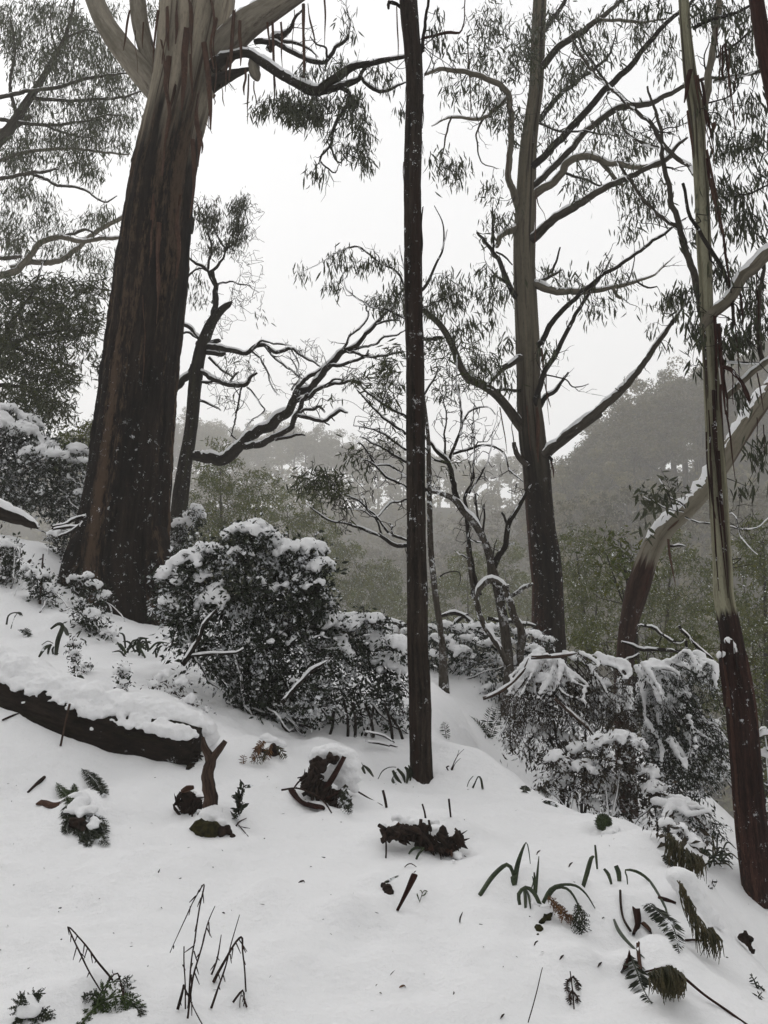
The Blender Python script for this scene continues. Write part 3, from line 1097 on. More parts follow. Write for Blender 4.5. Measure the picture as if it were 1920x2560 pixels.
t.limb(path('B', [(760, 545, 14), (840, 525, 14), (885, 555, 14), (885, 610, 13), (840, 665, 12), (808, 720, 11), (782, 790, 9), (770, 870, 8), (720, 915, 7), (702, 968, 5)], bd - .3), MO, snow=.5, rough=.2)
t.limb(path('B', [(775, 880, 6), (800, 940, 6), (835, 965, 5), (855, 925, 3)], bd - .3), MO)
t.limb(path('B', [(710, 950, 5), (760, 1000, 5), (800, 1020, 4), (830, 970, 2)], bd - .3), MO)
t.limb(path('B', [(330, 240, 16), (430, 255, 16), (500, 285, 15), (580, 330, 14), (720, 370, 13), (770, 335, 12), (800, 290, 11), (860, 240, 9), (890, 170, 6), (875, 60, 4), (868, -20, 3)], (bd, bd - .3)), MO, snow=.6, rough=.2)
t.limb(path('B', [(760, 350, 8), (740, 280, 6), (690, 260, 5), (655, 215, 3)], bd - .3), MO)
t.limb(path('B', [(400, 300, 20), (445, 235, 26), (530, 180, 14), (560, 110, 9), (620, 40, 5)], bd), MO, snow=.7, rough=.3)
t.limb(path('B', [(440, 240, 12), (540, 250, 9), (640, 290, 6), (700, 340, 4)], bd), MO, snow=.5)
rs = [(430, 130, 440, 690, 6), (440, 430, 460, 740, 3), (612, 20, 614, 600, 8), (640, 20, 690, 290, 5), (735, -20, 738, 285, 5), (265, 410, 262, 565, 7), (290, 440, 282, 735, 5), (205, 60, 172, 480, 10), (165, 330, 150, 545, 7),
      (235, 120, 240, 390, 8), (560, 60, 548, 300, 5), (480, 130, 488, 400, 5), (125, 500, 145, 630, 4), (90, 560, 85, 620, 5), (60, 610, 50, 760, 4), (30, 730, 72, 792, 4), (5, 780, 10, 910, 7), (400, 130, 415, 300, 6), (320, 480, 330, 640, 3)]
for q, (x0, y0, x1, y1, w) in enumerate(rs):
    hang(t, 'B', x0, y0, x1, y1, w * 1.25, bd - .15 - .02 * (q % 5), q)
rs = [(1050, 0, 1040, 260, 12), (1120, -20, 1135, 330, 16), (985, 40, 1000, 300, 14), (940, 60, 905, 430, 8), (770, 60, 730, 300, 7), (800, 180, 815, 430, 5), (850, 130, 845, 290, 5), (960, 240, 1000, 560, 16), (1130, 320, 1140, 600, 8), (985, 160, 960, 380, 10)]
for q, (x0, y0, x1, y1, w) in enumerate(rs):
    hang(t, 'A', x0, y0, x1, y1, w, D0 - .46 - .01 * q if x0 > 930 else D0 - .25, 40 + q)
for q, (x0, y0, x1, y1, w) in enumerate([(452, -10, 462, 150, 7), (440, 90, 455, 280, 6), (470, 40, 462, 210, 5), (405, 60, 392, 240, 7), (378, 180, 350, 380, 8), (365, 120, 360, 300, 6), (430, 200, 428, 360, 6), (415, 300, 410, 470, 5), (330, 420, 318, 640, 7), (345, 480, 338, 700, 6), (392, 420, 380, 600, 5), (310, 640, 306, 860, 6)]):
    hang(t, 'V', x0, y0, x1, y1, w, D0 - .44, 300 + q, M['strip'])
pts = cluster('B', [(500, 590, 90, 50, 26), (610, 680, 125, 50, 44), (670, 600, 90, 55, 26), (350, 650, 45, 60, 9), (870, 600, 95, 90, 26), (920, 720, 70, 90, 18), (980, 860, 65, 100, 18), (840, 380, 60, 40, 10), (660, 420, 90, 40, 12),
                    (690, 1030, 55, 35, 7), (1100, 470, 60, 50, 8), (740, 760, 50, 60, 6), (870, 860, 60, 60, 7), (960, 960, 40, 40, 4), (870, 120, 70, 90, 4), (1050, 400, 80, 50, 6)], bd - .35, .28, t.g)
e = t.grow(pts, r0=.011, r1=.003, arch=-.06)
t.sprays(pts, e, 13, .06, .12, .15, droop=1.1, rnd=.6)
t.finish(M['twig'], M['leaf_gum_near'], M['snow'])

# ------------------------------------------------------------------ slim dark trunk in the middle
base = hit('V', 914, 1692)
d = base[1] + .08
t = Thing('slim_gum_tree', 'slim straight dark-barked trunk standing in the middle of the snow', 'tree', base)
A = path('V', [(917, 1760, 33), (915, 1700, 28), (912, 1660, 24.5), (908, 1500, 22.5), (905, 1400, 22), (902, 1200, 21), (900, 1000, 20), (897, 800, 19.5), (895, 600, 19), (893, 400, 18.5), (895, 250, 18), (893, 120, 18), (884, 0, 19), (874, -200, 18)], d)
S = spline(A, .03)
b = MB()
S[:, :2] += np.stack([fbm(S[:, :3] * 1.1, 5, 2), fbm(S[:, :3] * 1.1, 6, 2)], -1) * .022
S[:, 3] *= 1 + .07 * fbm(S[:, :3] * 2.2, 15, 2)
b.add(*tube(S[:, :3], S[:, 3], 52, rough=.17, rf=9, stretch=.06, seed=21))
t.part('trunk', b, M['bark_pole'])
hang(t, 'B', 1322, 1225, 1306, 1570, 7, d - .02, 3, M['bark_pole'])
hang(t, 'B', 1207, 960, 1212, 1130, 3, d - .05, 4)
hang(t, 'B', 1165, 40, 1172, 380, 4, d - .05, 5)
hang(t, 'B', 1325, 560, 1316, 760, 5, d - .05, 6, M['bark_pole'])
A = path('B', [(1300, 330, 10), (1330, 220, 10), (1338, 100, 9), (1345, -30, 8)], d)
t.limb(A, M['bark_dark'])
t.limb(path('B', [(1315, 240, 8), (1400, 210, 8), (1490, 185, 9), (1540, 185, 6), (1565, 130, 4), (1572, -20, 3)], d), M['bark_red'])
t.limb(path('B', [(1215, 60, 10), (1170, 30, 10), (1130, 10, 12), (1125, 60, 6)], d), M['bark_dark'])
pts = cluster('B', [(1385, 100, 40, 90, 8), (1400, 280, 45, 60, 6), (1195, 660, 20, 40, 3), (1320, 850, 12, 60, 2)], d, .12, t.g)
e = t.grow(pts, r0=.005, r1=.002, arch=0)
t.sprays(pts, e, 7, .035, .085, .17, droop=1.3, rnd=.35)
t.finish(M['twig'], M['leaf_gum_near'])

# ------------------------------------------------------------------ tall straight gum right of the middle
d = 12.0
p0, _ = at('V', 1190, 1430, d)
base = np.array([p0[0], d, float(ground(p0[0], d))])
t = Thing('tall_gum_tree', 'tall straight gum right of the middle, dark below and smooth grey-brown above', 'tree', base)
pts = [('F', 1030, 2600, 118), ('F', 1022, 2300, 110), ('F', 1018, 2100, 106), ('F', 1000, 1900, 106), ('F', 980, 1750, 98), ('F', 965, 1600, 95), ('F', 942, 1300, 93), ('F', 920, 1150, 92), ('F', 905, 1000, 90), ('F', 890, 850, 84), ('F', 887, 700, 82), ('F', 880, 400, 82), ('F', 862, 0, 76),
       ('C', 424, 1200, 52), ('C', 432, 1050, 50), ('C', 438, 900, 47), ('C', 446, 750, 43), ('C', 465, 600, 38), ('C', 485, 450, 36), ('C', 492, 300, 36), ('C', 505, 0, 34), ('C', 520, -250, 30)]
A = np.vstack([path(q[0], [q[1:]], d) for q in pts])
if A[0, 2] > base[2] - .3:
    A = np.vstack([[base[0], base[1], base[2] - .4, A[0, 3] * 1.1], A])
S = spline(A, .05)
b = MB()
b.add(*tube(S[:, :3], S[:, 3], 64, rough=.06, rf=7, stretch=.06, seed=8))
t.part('trunk', b, M['bark_mid'])
t.note(S[::4, :3], S[::4, 3])
LM, LP, DK = M['bark_limb'], M['bark_limb_pale'], M['bark_dark']
for (reg, pp, dd, mt, sn) in [
    ('C', [(400, 1060, 16), (370, 970, 17), (345, 880, 16), (362, 700, 15), (352, 520, 15), (330, 450, 14), (220, 390, 13), (100, 360, 12), (0, 348, 10), (-80, 370, 7)], (d, d - 1.2), LP, .5),
    ('C', [(345, 480, 12), (290, 545, 11), (200, 600, 9), (60, 592, 6), (-40, 640, 3)], (d - .4, d - 1), LP, .6),
    ('C', [(260, 560, 7), (190, 640, 5), (185, 720, 4), (215, 820, 3), (290, 850, 2)], (d - .6, d - 1), LM, 0),
    ('C', [(60, 590, 5), (20, 720, 4), (0, 820, 3)], d - 1, LM, 0),
    ('C', [(455, 860, 18), (490, 822, 18), (600, 715, 18), (720, 580, 17), (850, 440, 16), (960, 340, 15), (1050, 220, 13), (1150, 110, 11), (1260, 20, 9), (1330, -60, 7)], (d, d - 1.5), DK, .15),
    ('C', [(450, 960, 16), (490, 930, 16), (600, 820, 15), (720, 690, 15), (820, 600, 15), (900, 548, 15), (1050, 525, 13), (1150, 480, 12), (1230, 440, 10), (1340, 400, 8), (1580, 375, 5), (1660, 330, 4)], (d, d - .9), LM, .5),
    ('C', [(450, 1010, 22), (495, 975, 21), (560, 930, 19), (620, 870, 18), (645, 825, 18), (720, 792, 17), (800, 800, 16), (850, 828, 14), (920, 830, 13), (1000, 850, 11), (1100, 838, 8), (1180, 790, 5)], (d, d - .9), LP, .7),
    ('C', [(800, 800, 12), (850, 860, 11), (890, 910, 10), (932, 938, 8)], d - .5, LP, .3),
    ('C', [(640, 880, 7), (720, 900, 6), (800, 935, 5), (845, 940, 3)], d - .3, DK, 0),
    ('C', [(440, 1230, 26), (492, 1188, 24), (560, 1120, 21), (650, 1060, 20), (750, 1000, 18), (850, 942, 16), (950, 900, 14), (1050, 842, 12), (1150, 800, 10), (1200, 740, 8), (1252, 688, 5)], (d, d - 1.6), LM, .75),
    ('C', [(440, 690, 14), (510, 600, 14), (600, 490, 12), (700, 400, 10), (800, 335, 8), (870, 245, 5), (890, 150, 3)], (d, d + .8), DK, .1),
    ('C', [(500, 360, 18), (540, 310, 18), (600, 240, 17), (700, 170, 15), (800, 100, 13), (900, 20, 10), (960, -50, 8)], (d, d - .8), LM, .3),
    ('C', [(800, 100, 8), (870, 102, 8), (960, 112, 8), (1050, 110, 6), (1150, 95, 4)], d - .6, LP, .3),
    ('C', [(505, 180, 14), (560, 110, 12), (620, 20, 10), (660, -60, 8)], (d, d + .5), DK, 0),
    ('C', [(700, 180, 6), (720, 240, 6), (790, 340, 5), (860, 440, 5), (960, 540, 5), (1060, 620, 5), (1110, 700, 4)], (d - .3, d - 1), DK, 0),
    ('C', [(500, 620, 6), (590, 655, 6), (720, 665, 5), (830, 680, 4), (900, 670, 3)], (d, d - .6), LM, .2),
    ('C', [(450, 1430, 24), (490, 1440, 21), (540, 1462, 19), (620, 1475, 17), (720, 1475, 15), (820, 1465, 12), (920, 1440, 10), (1000, 1420, 7), (1090, 1385, 5), (1190, 1290, 2)], (d, d - .8), LP, .8),
    ('C', [(490, 1432, 12), (560, 1395, 9), (622, 1358, 4)], d - .1, LM, .5),
    ('C', [(556, 1398, 7), (590, 1310, 5), (606, 1248, 4)], d - .1, DK, 0),
    ('C', [(870, 1455, 9), (895, 1495, 9), (922, 1510, 6)], d - .6, LP, .2),
    ('C', [(1000, 1420, 5), (1050, 1455, 5), (1095, 1448, 3)], d - .7, DK, 0),
    ('C', [(940, 1440, 4), (980, 1350, 3), (990, 1260, 2)], d - .7, DK, 0),
    ('F', [(930, 480, 20), (975, 420, 19), (1050, 290, 18), (1150, 180, 17), (1250, 100, 15), (1390, -20, 13), (1560, -130, 12), (1800, -300, 10), (1980, -420, 6)], (d, d - 1.4), DK, .25),
    ('F', [(920, 900, 22), (950, 800, 21), (970, 720, 19), (1000, 640, 18), (1060, 540, 17), (1150, 370, 15), (1220, 230, 13), (1300, 100, 11), (1400, -40, 8), (1470, -180, 5)], (d - .1, d - 1.0), DK, .1),
    ('F', [(880, 1060, 44), (820, 990, 36), (780, 935, 34), (720, 855, 31), (650, 780, 30), (560, 722, 29), (470, 680, 27), (420, 600, 25), (380, 500, 24), (330, 390, 23), (270, 300, 22), (190, 230, 20), (100, 150, 15), (20, 100, 10)], (d, d - .9), LM, .85),
    ('F', [(880, 1290, 22), (840, 1245, 20), (806, 1200, 18), (790, 1125, 14)], d - .15, LM, .8),
    ('F', [(300, 395, 14), (220, 405, 15), (150, 400, 14)], d - .6, DK, .7),
    ('F', [(840, 530, 26), (790, 560, 22), (700, 620, 20), (640, 680, 17), (610, 720, 10)], (d - .1, d - .5), LM, .5),
    ('F', [(830, 770, 14), (760, 755, 10), (680, 760, 7), (600, 740, 4)], (d - .1, d - .4), DK, .3),
    ('C', [(400, 1520, 16), (365, 1470, 14), (310, 1350, 12), (260, 1260, 10), (188, 1178, 6)], (d, d - .5), DK, .25),
    ('C', [(335, 1430, 8), (290, 1400, 7), (245, 1365, 4)], d - .3, DK, .3),
    ('C', [(268, 1270, 6), (266, 1150, 6), (264, 1045, 4)], d - .4, DK, 0),
    ('C', [(285, 1275, 5), (330, 1300, 5), (366, 1345, 3)], d - .3, DK, 0),
    ('C', [(400, 1140, 18), (365, 1165, 17), (310, 1190, 15), (288, 1245, 11)], (d, d - .3), LP, .7),
    ('F', [(970, 870, 20), (1010, 810, 17), (1070, 760, 13), (1120, 690, 9), (1168, 636, 7)], (d, d - .3), DK, .6),
    ('F', [(1010, 655, 6), (1080, 665, 5), (1150, 690, 5), (1190, 738, 5), (1250, 740, 4), (1312, 720, 2)], d - .2, DK, 0),
    ('F', [(960, 1250, 46), (1035, 1175, 38), (1120, 1110, 36), (1230, 1020, 35), (1380, 910, 34)], (d, d - .3), LM, .8),
    ('F', [(1010, 1190, 14), (1035, 1225, 14), (1055, 1248, 9)], d - .25, DK, .8),
]:
    t.limb(path(reg, pp, dd), mt, snow=sn, k=12 if pp[0][2] > 14 else 8, rough=.12)
t.limb(path('G', [(30, 1195, 31), (60, 1170, 31), (150, 1110, 31), (300, 990, 30), (430, 880, 28), (540, 780, 26), (640, 670, 23), (730, 570, 20), (800, 460, 18), (880, 340, 15), (940, 270, 10), (1000, 178, 5)], (d - .3, d - 1.3)), LM, snow=.75, k=12)
t.limb(path('G', [(915, 310, 14), (925, 285, 18), (945, 300, 5)], d - 1.2), DK)
t.limb(path('G', [(540, 770, 4), (515, 745, 3)], d - .8), DK)
for q, (x0, y0, x1, y1, w) in enumerate([(975, 470, 1000, 690, 9), (985, 660, 1042, 880, 7), (1010, 640, 1032, 1000, 5), (1035, 1200, 1062, 1365, 8), (1045, 1290, 1048, 1370, 5), (940, 880, 955, 1260, 14), (880, 870, 905, 1180, 10), (690, 880, 740, 1200, 4)]):
    hang(t, 'F', x0, y0, x1, y1, w, d - (.22 if x0 < 960 else .12), q)
for q, (x0, y0, x1, y1, w) in enumerate([(485, 950, 480, 1330, 4), (490, 1000, 535, 1115, 3), (890, 950, 910, 1150, 2), (905, 1150, 935, 1230, 2), (135, 170, 155, 590, 4), (345, 900, 335, 690, 3), (925, 950, 935, 1030, 3)]):
    hang(t, 'C', x0, y0, x1, y1, w, d - .5, 60 + q)
cl = [(560, 90, 120, 70, 16), (250, 60, 110, 70, 16), (330, 180, 120, 80, 20), (140, 240, 110, 80, 14), (220, 330, 120, 60, 14), (100, 440, 110, 60, 14), (250, 480, 100, 60, 14), (320, 580, 80, 80, 14), (400, 330, 50, 120, 14), (400, 620, 45, 90, 8),
      (480, 180, 70, 110, 20), (470, 330, 40, 110, 10), (700, 330, 110, 90, 22), (820, 260, 90, 60, 12), (600, 400, 80, 60, 14), (560, 720, 60, 40, 6), (860, 640, 80, 50, 16), (1000, 720, 110, 60, 20), (700, 930, 70, 45, 12), (560, 560, 40, 60, 5),
      (780, 740, 60, 40, 6), (1000, 960, 120, 80, 24), (1060, 1050, 90, 50, 14), (960, 1140, 50, 50, 7), (760, 150, 110, 60, 14), (1050, 140, 120, 60, 14), (1000, 220, 50, 40, 5), (1130, 370, 50, 45, 6), (1170, 600, 60, 40, 8), (1000, 60, 40, 40, 4),
      (60, 870, 55, 70, 14), (10, 830, 20, 60, 3), (260, 970, 50, 60, 8), (310, 1100, 60, 60, 10), (260, 1160, 30, 50, 5), (220, 1390, 70, 50, 10), (100, 1500, 110, 60, 14), (300, 1480, 60, 50, 8), (650, 1420, 60, 25, 7), (820, 1360, 60, 25, 5), (840, 1540, 80, 45, 8), (700, 1490, 60, 20, 4),
      (550, 1350, 40, 25, 3), (930, 1410, 50, 25, 5), (1140, 1540, 30, 30, 3), (940, 570, 60, 30, 5), (600, 480, 50, 40, 5), (930, 790, 60, 30, 6), (1150, 250, 60, 60, 6), (880, 20, 60, 40, 5), (690, 560, 50, 50, 4)]
pts = cluster('C', cl, d - .5, .5, t.g, 1.3)
e = t.grow(pts, r0=.010, r1=.0025, arch=.02)
t.sprays(pts, e, 10, .095, .12, .165, droop=1.05, rnd=.6)
pts = cluster('F', [(560, 120, 110, 60, 9), (450, 330, 110, 80, 14), (640, 300, 60, 70, 7), (720, 440, 50, 60, 7), (620, 560, 90, 70, 12), (740, 680, 60, 70, 9), (540, 560, 40, 50, 4), (1040, 480, 22, 40, 4), (1310, 220, 45, 50, 5), (1000, 470, 15, 30, 2)], d - .5, .3, t.g)
e = t.grow(pts, r0=.009, r1=.0025, arch=.02)
t.sprays(pts, e, 9, .07, .125, .16, droop=1.1, rnd=.5)
pts = cluster('G', [(720, 180, 20, 14, 2), (750, 330, 30, 30, 3), (930, 210, 30, 40, 4), (840, 470, 18, 15, 2), (900, 465, 14, 14, 2), (860, 130, 30, 20, 3)], d - 1.2, .15, t.g)
e = t.grow(pts, r0=.006, r1=.002)
t.sprays(pts, e, 6, .05, .12, .17, droop=1.1, rnd=.5)
t.finish(M['twig'], M['leaf_gum'])

# ------------------------------------------------------------------ striped gum near the right edge
base = hit('V', 1634, 1950)
d = base[1] + .1
t = Thing('striped_gum_tree', 'near gum at the right edge, pale striped bark above a dark shaggy foot', 'tree', base)
pts = [('J', 1625, 1640, 72), ('J', 1608, 1500, 70), ('J', 1580, 1300, 66), ('J', 1552, 1000, 60), ('J', 1530, 700, 57), ('J', 1490, 400, 52), ('G', 1272, 2200, 68), ('G', 1262, 2000, 65), ('G', 1250, 1800, 63), ('G', 1232, 1500, 64), ('G', 1212, 1200, 62), ('G', 1198, 900, 58), ('G', 1178, 600, 50), ('G', 1157, 300, 44), ('G', 1147, 0, 45),
       ('C', 1338, 1300, 36), ('C', 1325, 1000, 35), ('C', 1312, 800, 34), ('C', 1298, 600, 36), ('C', 1268, 400, 33), ('C', 1247, 200, 28), ('C', 1232, 0, 25), ('C', 1215, -250, 22)]
A = np.vstack([path(q[0], [q[1:]], d) for q in pts])
S = spline(A, .035)
b = MB()
b.add(*tube(S[:, :3], S[:, 3], 48, rough=.045, rf=7, stretch=.04, seed=5))
t.part('trunk', b, M['bark_right'])
t.note(S[::4, :3], S[::4, 3])
# the shaggy stocking with a torn top edge
SA = np.vstack([path('J', [q], d - .01) for q in [(1632, 1640, 80), (1610, 1500, 77), (1582, 1300, 72), (1556, 1000, 67), (1533, 700, 64), (1500, 480, 58), (1484, 380, 55), (1470, 290, 52)]])
S = spline(SA, .03)
V, Q, T, K = tube(S[:, :3], S[:, 3], 56, rough=.16, rf=8, stretch=.05, seed=15, caps=False)
nr, k = len(S), 56
topcut = S[-1, 2] - .10 - .20 * (vn(np.stack([np.cos(np.arange(k) / k * 6.283) * 3, np.sin(np.arange(k) / k * 6.283) * 3, np.zeros(k)], -1), 4) * .5 + .5) - .22 * (np.random.default_rng(2).random(k) ** 3)
keep = np.array([S[q // k, 2] < topcut[q % k] for q in Q[:, 0]])
b = MB()
b.add(V, Q[keep], None, K)
t.part('bark_stocking', b, M['bark_stocking'])
for q, (x0, y0, x1, y1, w) in enumerate([(1440, 400, 1452, 700, 18), (1475, 380, 1500, 760, 20), (1500, 420, 1560, 900, 16), (1530, 560, 1585, 1000, 14), (1470, 700, 1500, 1150, 18), (1560, 760, 1600, 1220, 12), (1590, 900, 1650, 1300, 9)]):
    hang(t, 'J', x0, y0, x1, y1, w * .9, d - .13 + .006 * q, 80 + q, M['bark_stocking'])
hs = MB()
C = np.array([at('J', x, y, d - .1)[0] for (x, y) in [(1468, 384), (1480, 392), (1492, 410), (1500, 430), (1432, 455), (1438, 450)]])
v_, q_, t_ = blobs(C, np.tile([[.028, .035, .03]], (len(C), 1)), .012, 3, .006)
t.snow.add(v_, q_, t_)
for (reg, pp, dd, mt, sn) in [
    ('C', [(1310, 700, 22), (1332, 600, 20), (1350, 430, 18), (1375, 280, 17), (1400, 150, 15), (1412, 0, 14), (1420, -150, 12)], (d, d + .4), LP, 0),
    ('C', [(1330, 1560, 20), (1300, 1470, 19), (1270, 1350, 17), (1220, 1180, 15), (1170, 990, 13), (1130, 800, 11), (1120, 680, 9), (1090, 560, 7), (1050, 440, 5)], (d + .1, d + .9), LM, 0),
    ('C', [(1205, 1160, 11), (1100, 1080, 10), (1000, 980, 9), (930, 860, 7), (900, 820, 5)], (d + .5, d + 1.0), LM, .2),
    ('C', [(1300, 900, 14), (1260, 840, 12), (1150, 750, 11), (1060, 620, 10), (960, 540, 9), (860, 440, 8), (750, 340, 7), (670, 200, 5)], (d + .1, d + 1.4), LM, .2),
    ('C', [(1110, 742, 7), (1000, 712, 7), (930, 660, 6), (890, 560, 4)], (d + .6, d + 1), LM, .2),
    ('C', [(1232, 930, 8), (1255, 1070, 9), (1320, 1190, 10), (1400, 1310, 11), (1458, 1420, 10), (1485, 1560, 9), (1480, 1680, 6)], (d - .2, d - .1), DK, 0),
    ('C', [(1340, 1660, 30), (1390, 1590, 28), (1450, 1530, 29), (1540, 1400, 30), (1620, 1320, 31), (1700, 1262, 31), (1850, 1180, 30)], (d, d - .3), LP, .7),
    ('C', [(1385, 410, 8), (1450, 395, 8), (1540, 380, 7), (1660, 330, 6)], (d + .2, d + .2), LM, .2),
    ('C', [(1280, 140, 10), (1360, 110, 9), (1480, 70, 8), (1600, 20, 6)], (d, d - .1), DK, 0),
    ('C', [(1400, 290, 6), (1480, 230, 6), (1580, 160, 5), (1680, 90, 4)], (d + .3, d + .3), DK, 0),
    ('C', [(1480, 980, 5), (1540, 985, 5), (1600, 960, 5), (1680, 920, 4)], (d, d), DK, 0),
    ('N', [(1215, 1180, 14), (1300, 1205, 13), (1420, 1215, 12), (1560, 1215, 12)], (d + .1, d), DK, .2),
    ('N', [(1215, 1240, 20), (1290, 1270, 22), (1340, 1340, 20), (1400, 1420, 18), (1440, 1520, 24), (1470, 1600, 18)], d - .1, M['bark_red'], .2),
    ('N', [(1240, 1560, 28), (1330, 1460, 28), (1440, 1370, 30), (1530, 1290, 30), (1620, 1220, 30), (1760, 1100, 30)], (d + .15, d), LP, .6),
    ('N', [(1590, 1220, 24), (1575, 1050, 24), (1560, 850, 24), (1560, 640, 22), (1590, 400, 18), (1620, 200, 14)], d + .05, LM, .1),
]:
    t.limb(path(reg, pp, dd), mt, snow=sn, k=14 if pp[0][2] > 14 else 8, rough=.1)
for q, (x0, y0, x1, y1, w) in enumerate([(1300, 380, 1330, 560, 8), (1318, 400, 1350, 640, 9), (1290, 380, 1310, 520, 6), (1330, 420, 1385, 760, 6), (1340, 640, 1390, 830, 5), (1265, 350, 1235, 520, 12), (1420, 230, 1405, 500, 6), (1440, 220, 1470, 520, 6), (1450, 260, 1495, 700, 5), (1430, 230, 1430, 420, 5), (1462, 250, 1455, 480, 4),
                                         (1500, 380, 1480, 480, 4), (1345, 760, 1440, 1230, 11), (1350, 800, 1420, 1180, 7), (1370, 900, 1400, 1110, 6), (1430, 1180, 1475, 1560, 8), (1250, 560, 1280, 800, 6), (1400, 140, 1412, 330, 8), (1515, 1470, 1530, 1619, 5), (1600, 1390, 1610, 1619, 9), (1380, 620, 1385, 660, 12)]):
    hang(t, 'C', x0, y0, x1, y1, w, d - .10 - .012 * (q % 6), q, M['bark_red'] if q % 2 else M['strip'])
for q, (x0, y0, x1, y1, w) in enumerate([(1310, 0, 1380, 700, 10), (1235, 300, 1282, 930, 14), (1270, 550, 1300, 950, 9), (1285, 900, 1352, 1385, 6), (1380, 60, 1405, 340, 6), (1330, 640, 1335, 860, 4), (1500, 640, 1545, 900, 5), (1500, 950, 1505, 1100, 3), (1545, 1000, 1550, 1200, 3), (1210, 250, 1225, 640, 12), (1250, 720, 1262, 1000, 9),
                                         (1190, 1000, 1245, 1560, 12), (1235, 1180, 1300, 2120, 9), (1160, 1300, 1215, 1650, 8)]):
    hang(t, 'G', x0, y0, x1, y1, w, d - (.12 if q < 11 else .085), 30 + q, M['bark_red'] if q < 11 else M['bark_stocking'])
for q, (x0, y0, x1, y1, w) in enumerate([(1165, 900, 1190, 1500, 9), (1200, 760, 1260, 1700, 12), (1185, 1250, 1235, 2150, 7), (1215, 300, 1225, 900, 10), (1140, 350, 1160, 820, 6), (1225, 1500, 1300, 2200, 8), (1150, 1050, 1175, 1650, 5)]):
    hang(t, 'G', x0, y0, x1, y1, w, d - .075, 130 + q, M['bark_stocking'])
cl = [(1450, 1000, 110, 110, 28), (1550, 720, 90, 80, 22), (1440, 740, 70, 60, 12), (1580, 1120, 70, 90, 18), (1500, 300, 110, 110, 22), (1560, 110, 90, 80, 18), (1400, 80, 110, 80, 22), (1230, 1490, 50, 50, 7), (1450, 1370, 70, 60, 14), (1600, 1450, 60, 90, 16), (1300, 1180, 50, 60, 6), (1480, 1180, 60, 60, 8),
      (1630, 600, 40, 80, 8), (1640, 300, 40, 80, 6), (1430, 560, 60, 60, 8), (1540, 520, 50, 40, 6), (1300, 60, 60, 50, 7), (1080, 60, 100, 60, 8), (1620, 900, 50, 60, 8)]
pts = cluster('C', cl, d + .35, .3, t.g, 1.25)
e = t.grow(pts, r0=.007, r1=.002, arch=.02)
t.sprays(pts, e, 11, .055, .085, .16, droop=1.15, rnd=.5)
pts = cluster('G', [(1085, 400, 40, 60, 10), (1060, 590, 34, 10, 3), (1310, 390, 60, 70, 12), (1420, 420, 70, 80, 14), (960, 110, 70, 40, 7), (1040, 160, 40, 40, 5), (1400, 820, 50, 50, 7), (1500, 1150, 60, 60, 9), (1520, 300, 60, 90, 12), (1450, 200, 60, 60, 8), (1430, 1440, 40, 20, 3), (1060, 300, 20, 60, 4), (1250, 470, 40, 50, 7), (1520, 1280, 50, 30, 4)], d + .15, .2, t.g)
e = t.grow(pts, r0=.006, r1=.002, arch=.02)
t.sprays(pts, e, 9, .045, .085, .19, droop=1.1, rnd=.5)
pts = cluster('G', [(1420, 1720, 100, 120, 10), (1500, 1900, 70, 150, 8), (1380, 1500, 60, 60, 4)], d + .4, .15, t.g)
e = t.grow(pts, r0=.006, r1=.002, arch=.15, wig=.14)
t.finish(M['twig'], M['leaf_gum_near'])

# ------------------------------------------------------------------ leaning gum behind it
d = 9.6
A = np.vstack([path('J', [(970, 640, 44), (978, 480, 42), (990, 330, 42)], d), path('G', [(665, 2170, 76), (700, 2060, 76), (742, 1930, 72), (805, 1800, 68), (885, 1700, 64), (985, 1610, 62), (1090, 1500, 62), (1190, 1370, 63), (1290, 1220, 64), (1400, 1040, 63), (1490, 900, 62), (1580, 780, 60), (1720, 620, 56), (1900, 440, 50)], d)])
base = np.array([A[0, 0], d, float(ground(A[0, 0], d))])
A = np.vstack([[base[0] - .02, d, base[2] - .2, A[0, 3] * 1.15], A])
t = Thing('leaning_gum_tree', 'gum leaning far to the right, snow lying along its pale upper side', 'tree', base)
t.limb(A, M['bark_lean'], name='trunk', k=40, rough=.07, rf=6, snow=.95)
t.limb(path('G', [(900, 1840, 8), (960, 1836, 9), (1005, 1840, 7)], d - .2), DK, snow=.6)
hang(t, 'G', 890, 1790, 935, 2110, 12, d - .25, 2)
hang(t, 'G', 880, 1730, 960, 1660, 10, d - .3, 3)
for pp in [[(1000, 1570, 7), (960, 1530, 6), (900, 1500, 5), (850, 1420, 4), (820, 1380, 3)], [(990, 1600, 6), (900, 1590, 5), (800, 1540, 4), (720, 1500, 3)], [(1000, 1640, 6), (1100, 1680, 6), (1250, 1690, 6), (1400, 1720, 6), (1500, 1720, 5), (1576, 1640, 4)], [(1280, 1600, 5), (1350, 1640, 4), (1400, 1800, 4), (1500, 1900, 3)]]:
    t.limb(path('G', pp, (d - .2, d - .5)), DK, snow=.2)
pts = cluster('G', [(890, 1400, 50, 25, 5), (780, 1490, 60, 50, 9), (900, 1530, 50, 30, 5), (740, 1580, 50, 30, 4), (1010, 1450, 30, 30, 2), (750, 1720, 30, 30, 2)], d - .4, .15, t.g)
e = t.grow(pts, r0=.006, r1=.002)
t.sprays(pts, e, 6, .06, .10, .3, droop=.5, rnd=.8)
t.finish(M['twig'], M['leaf_gum'])

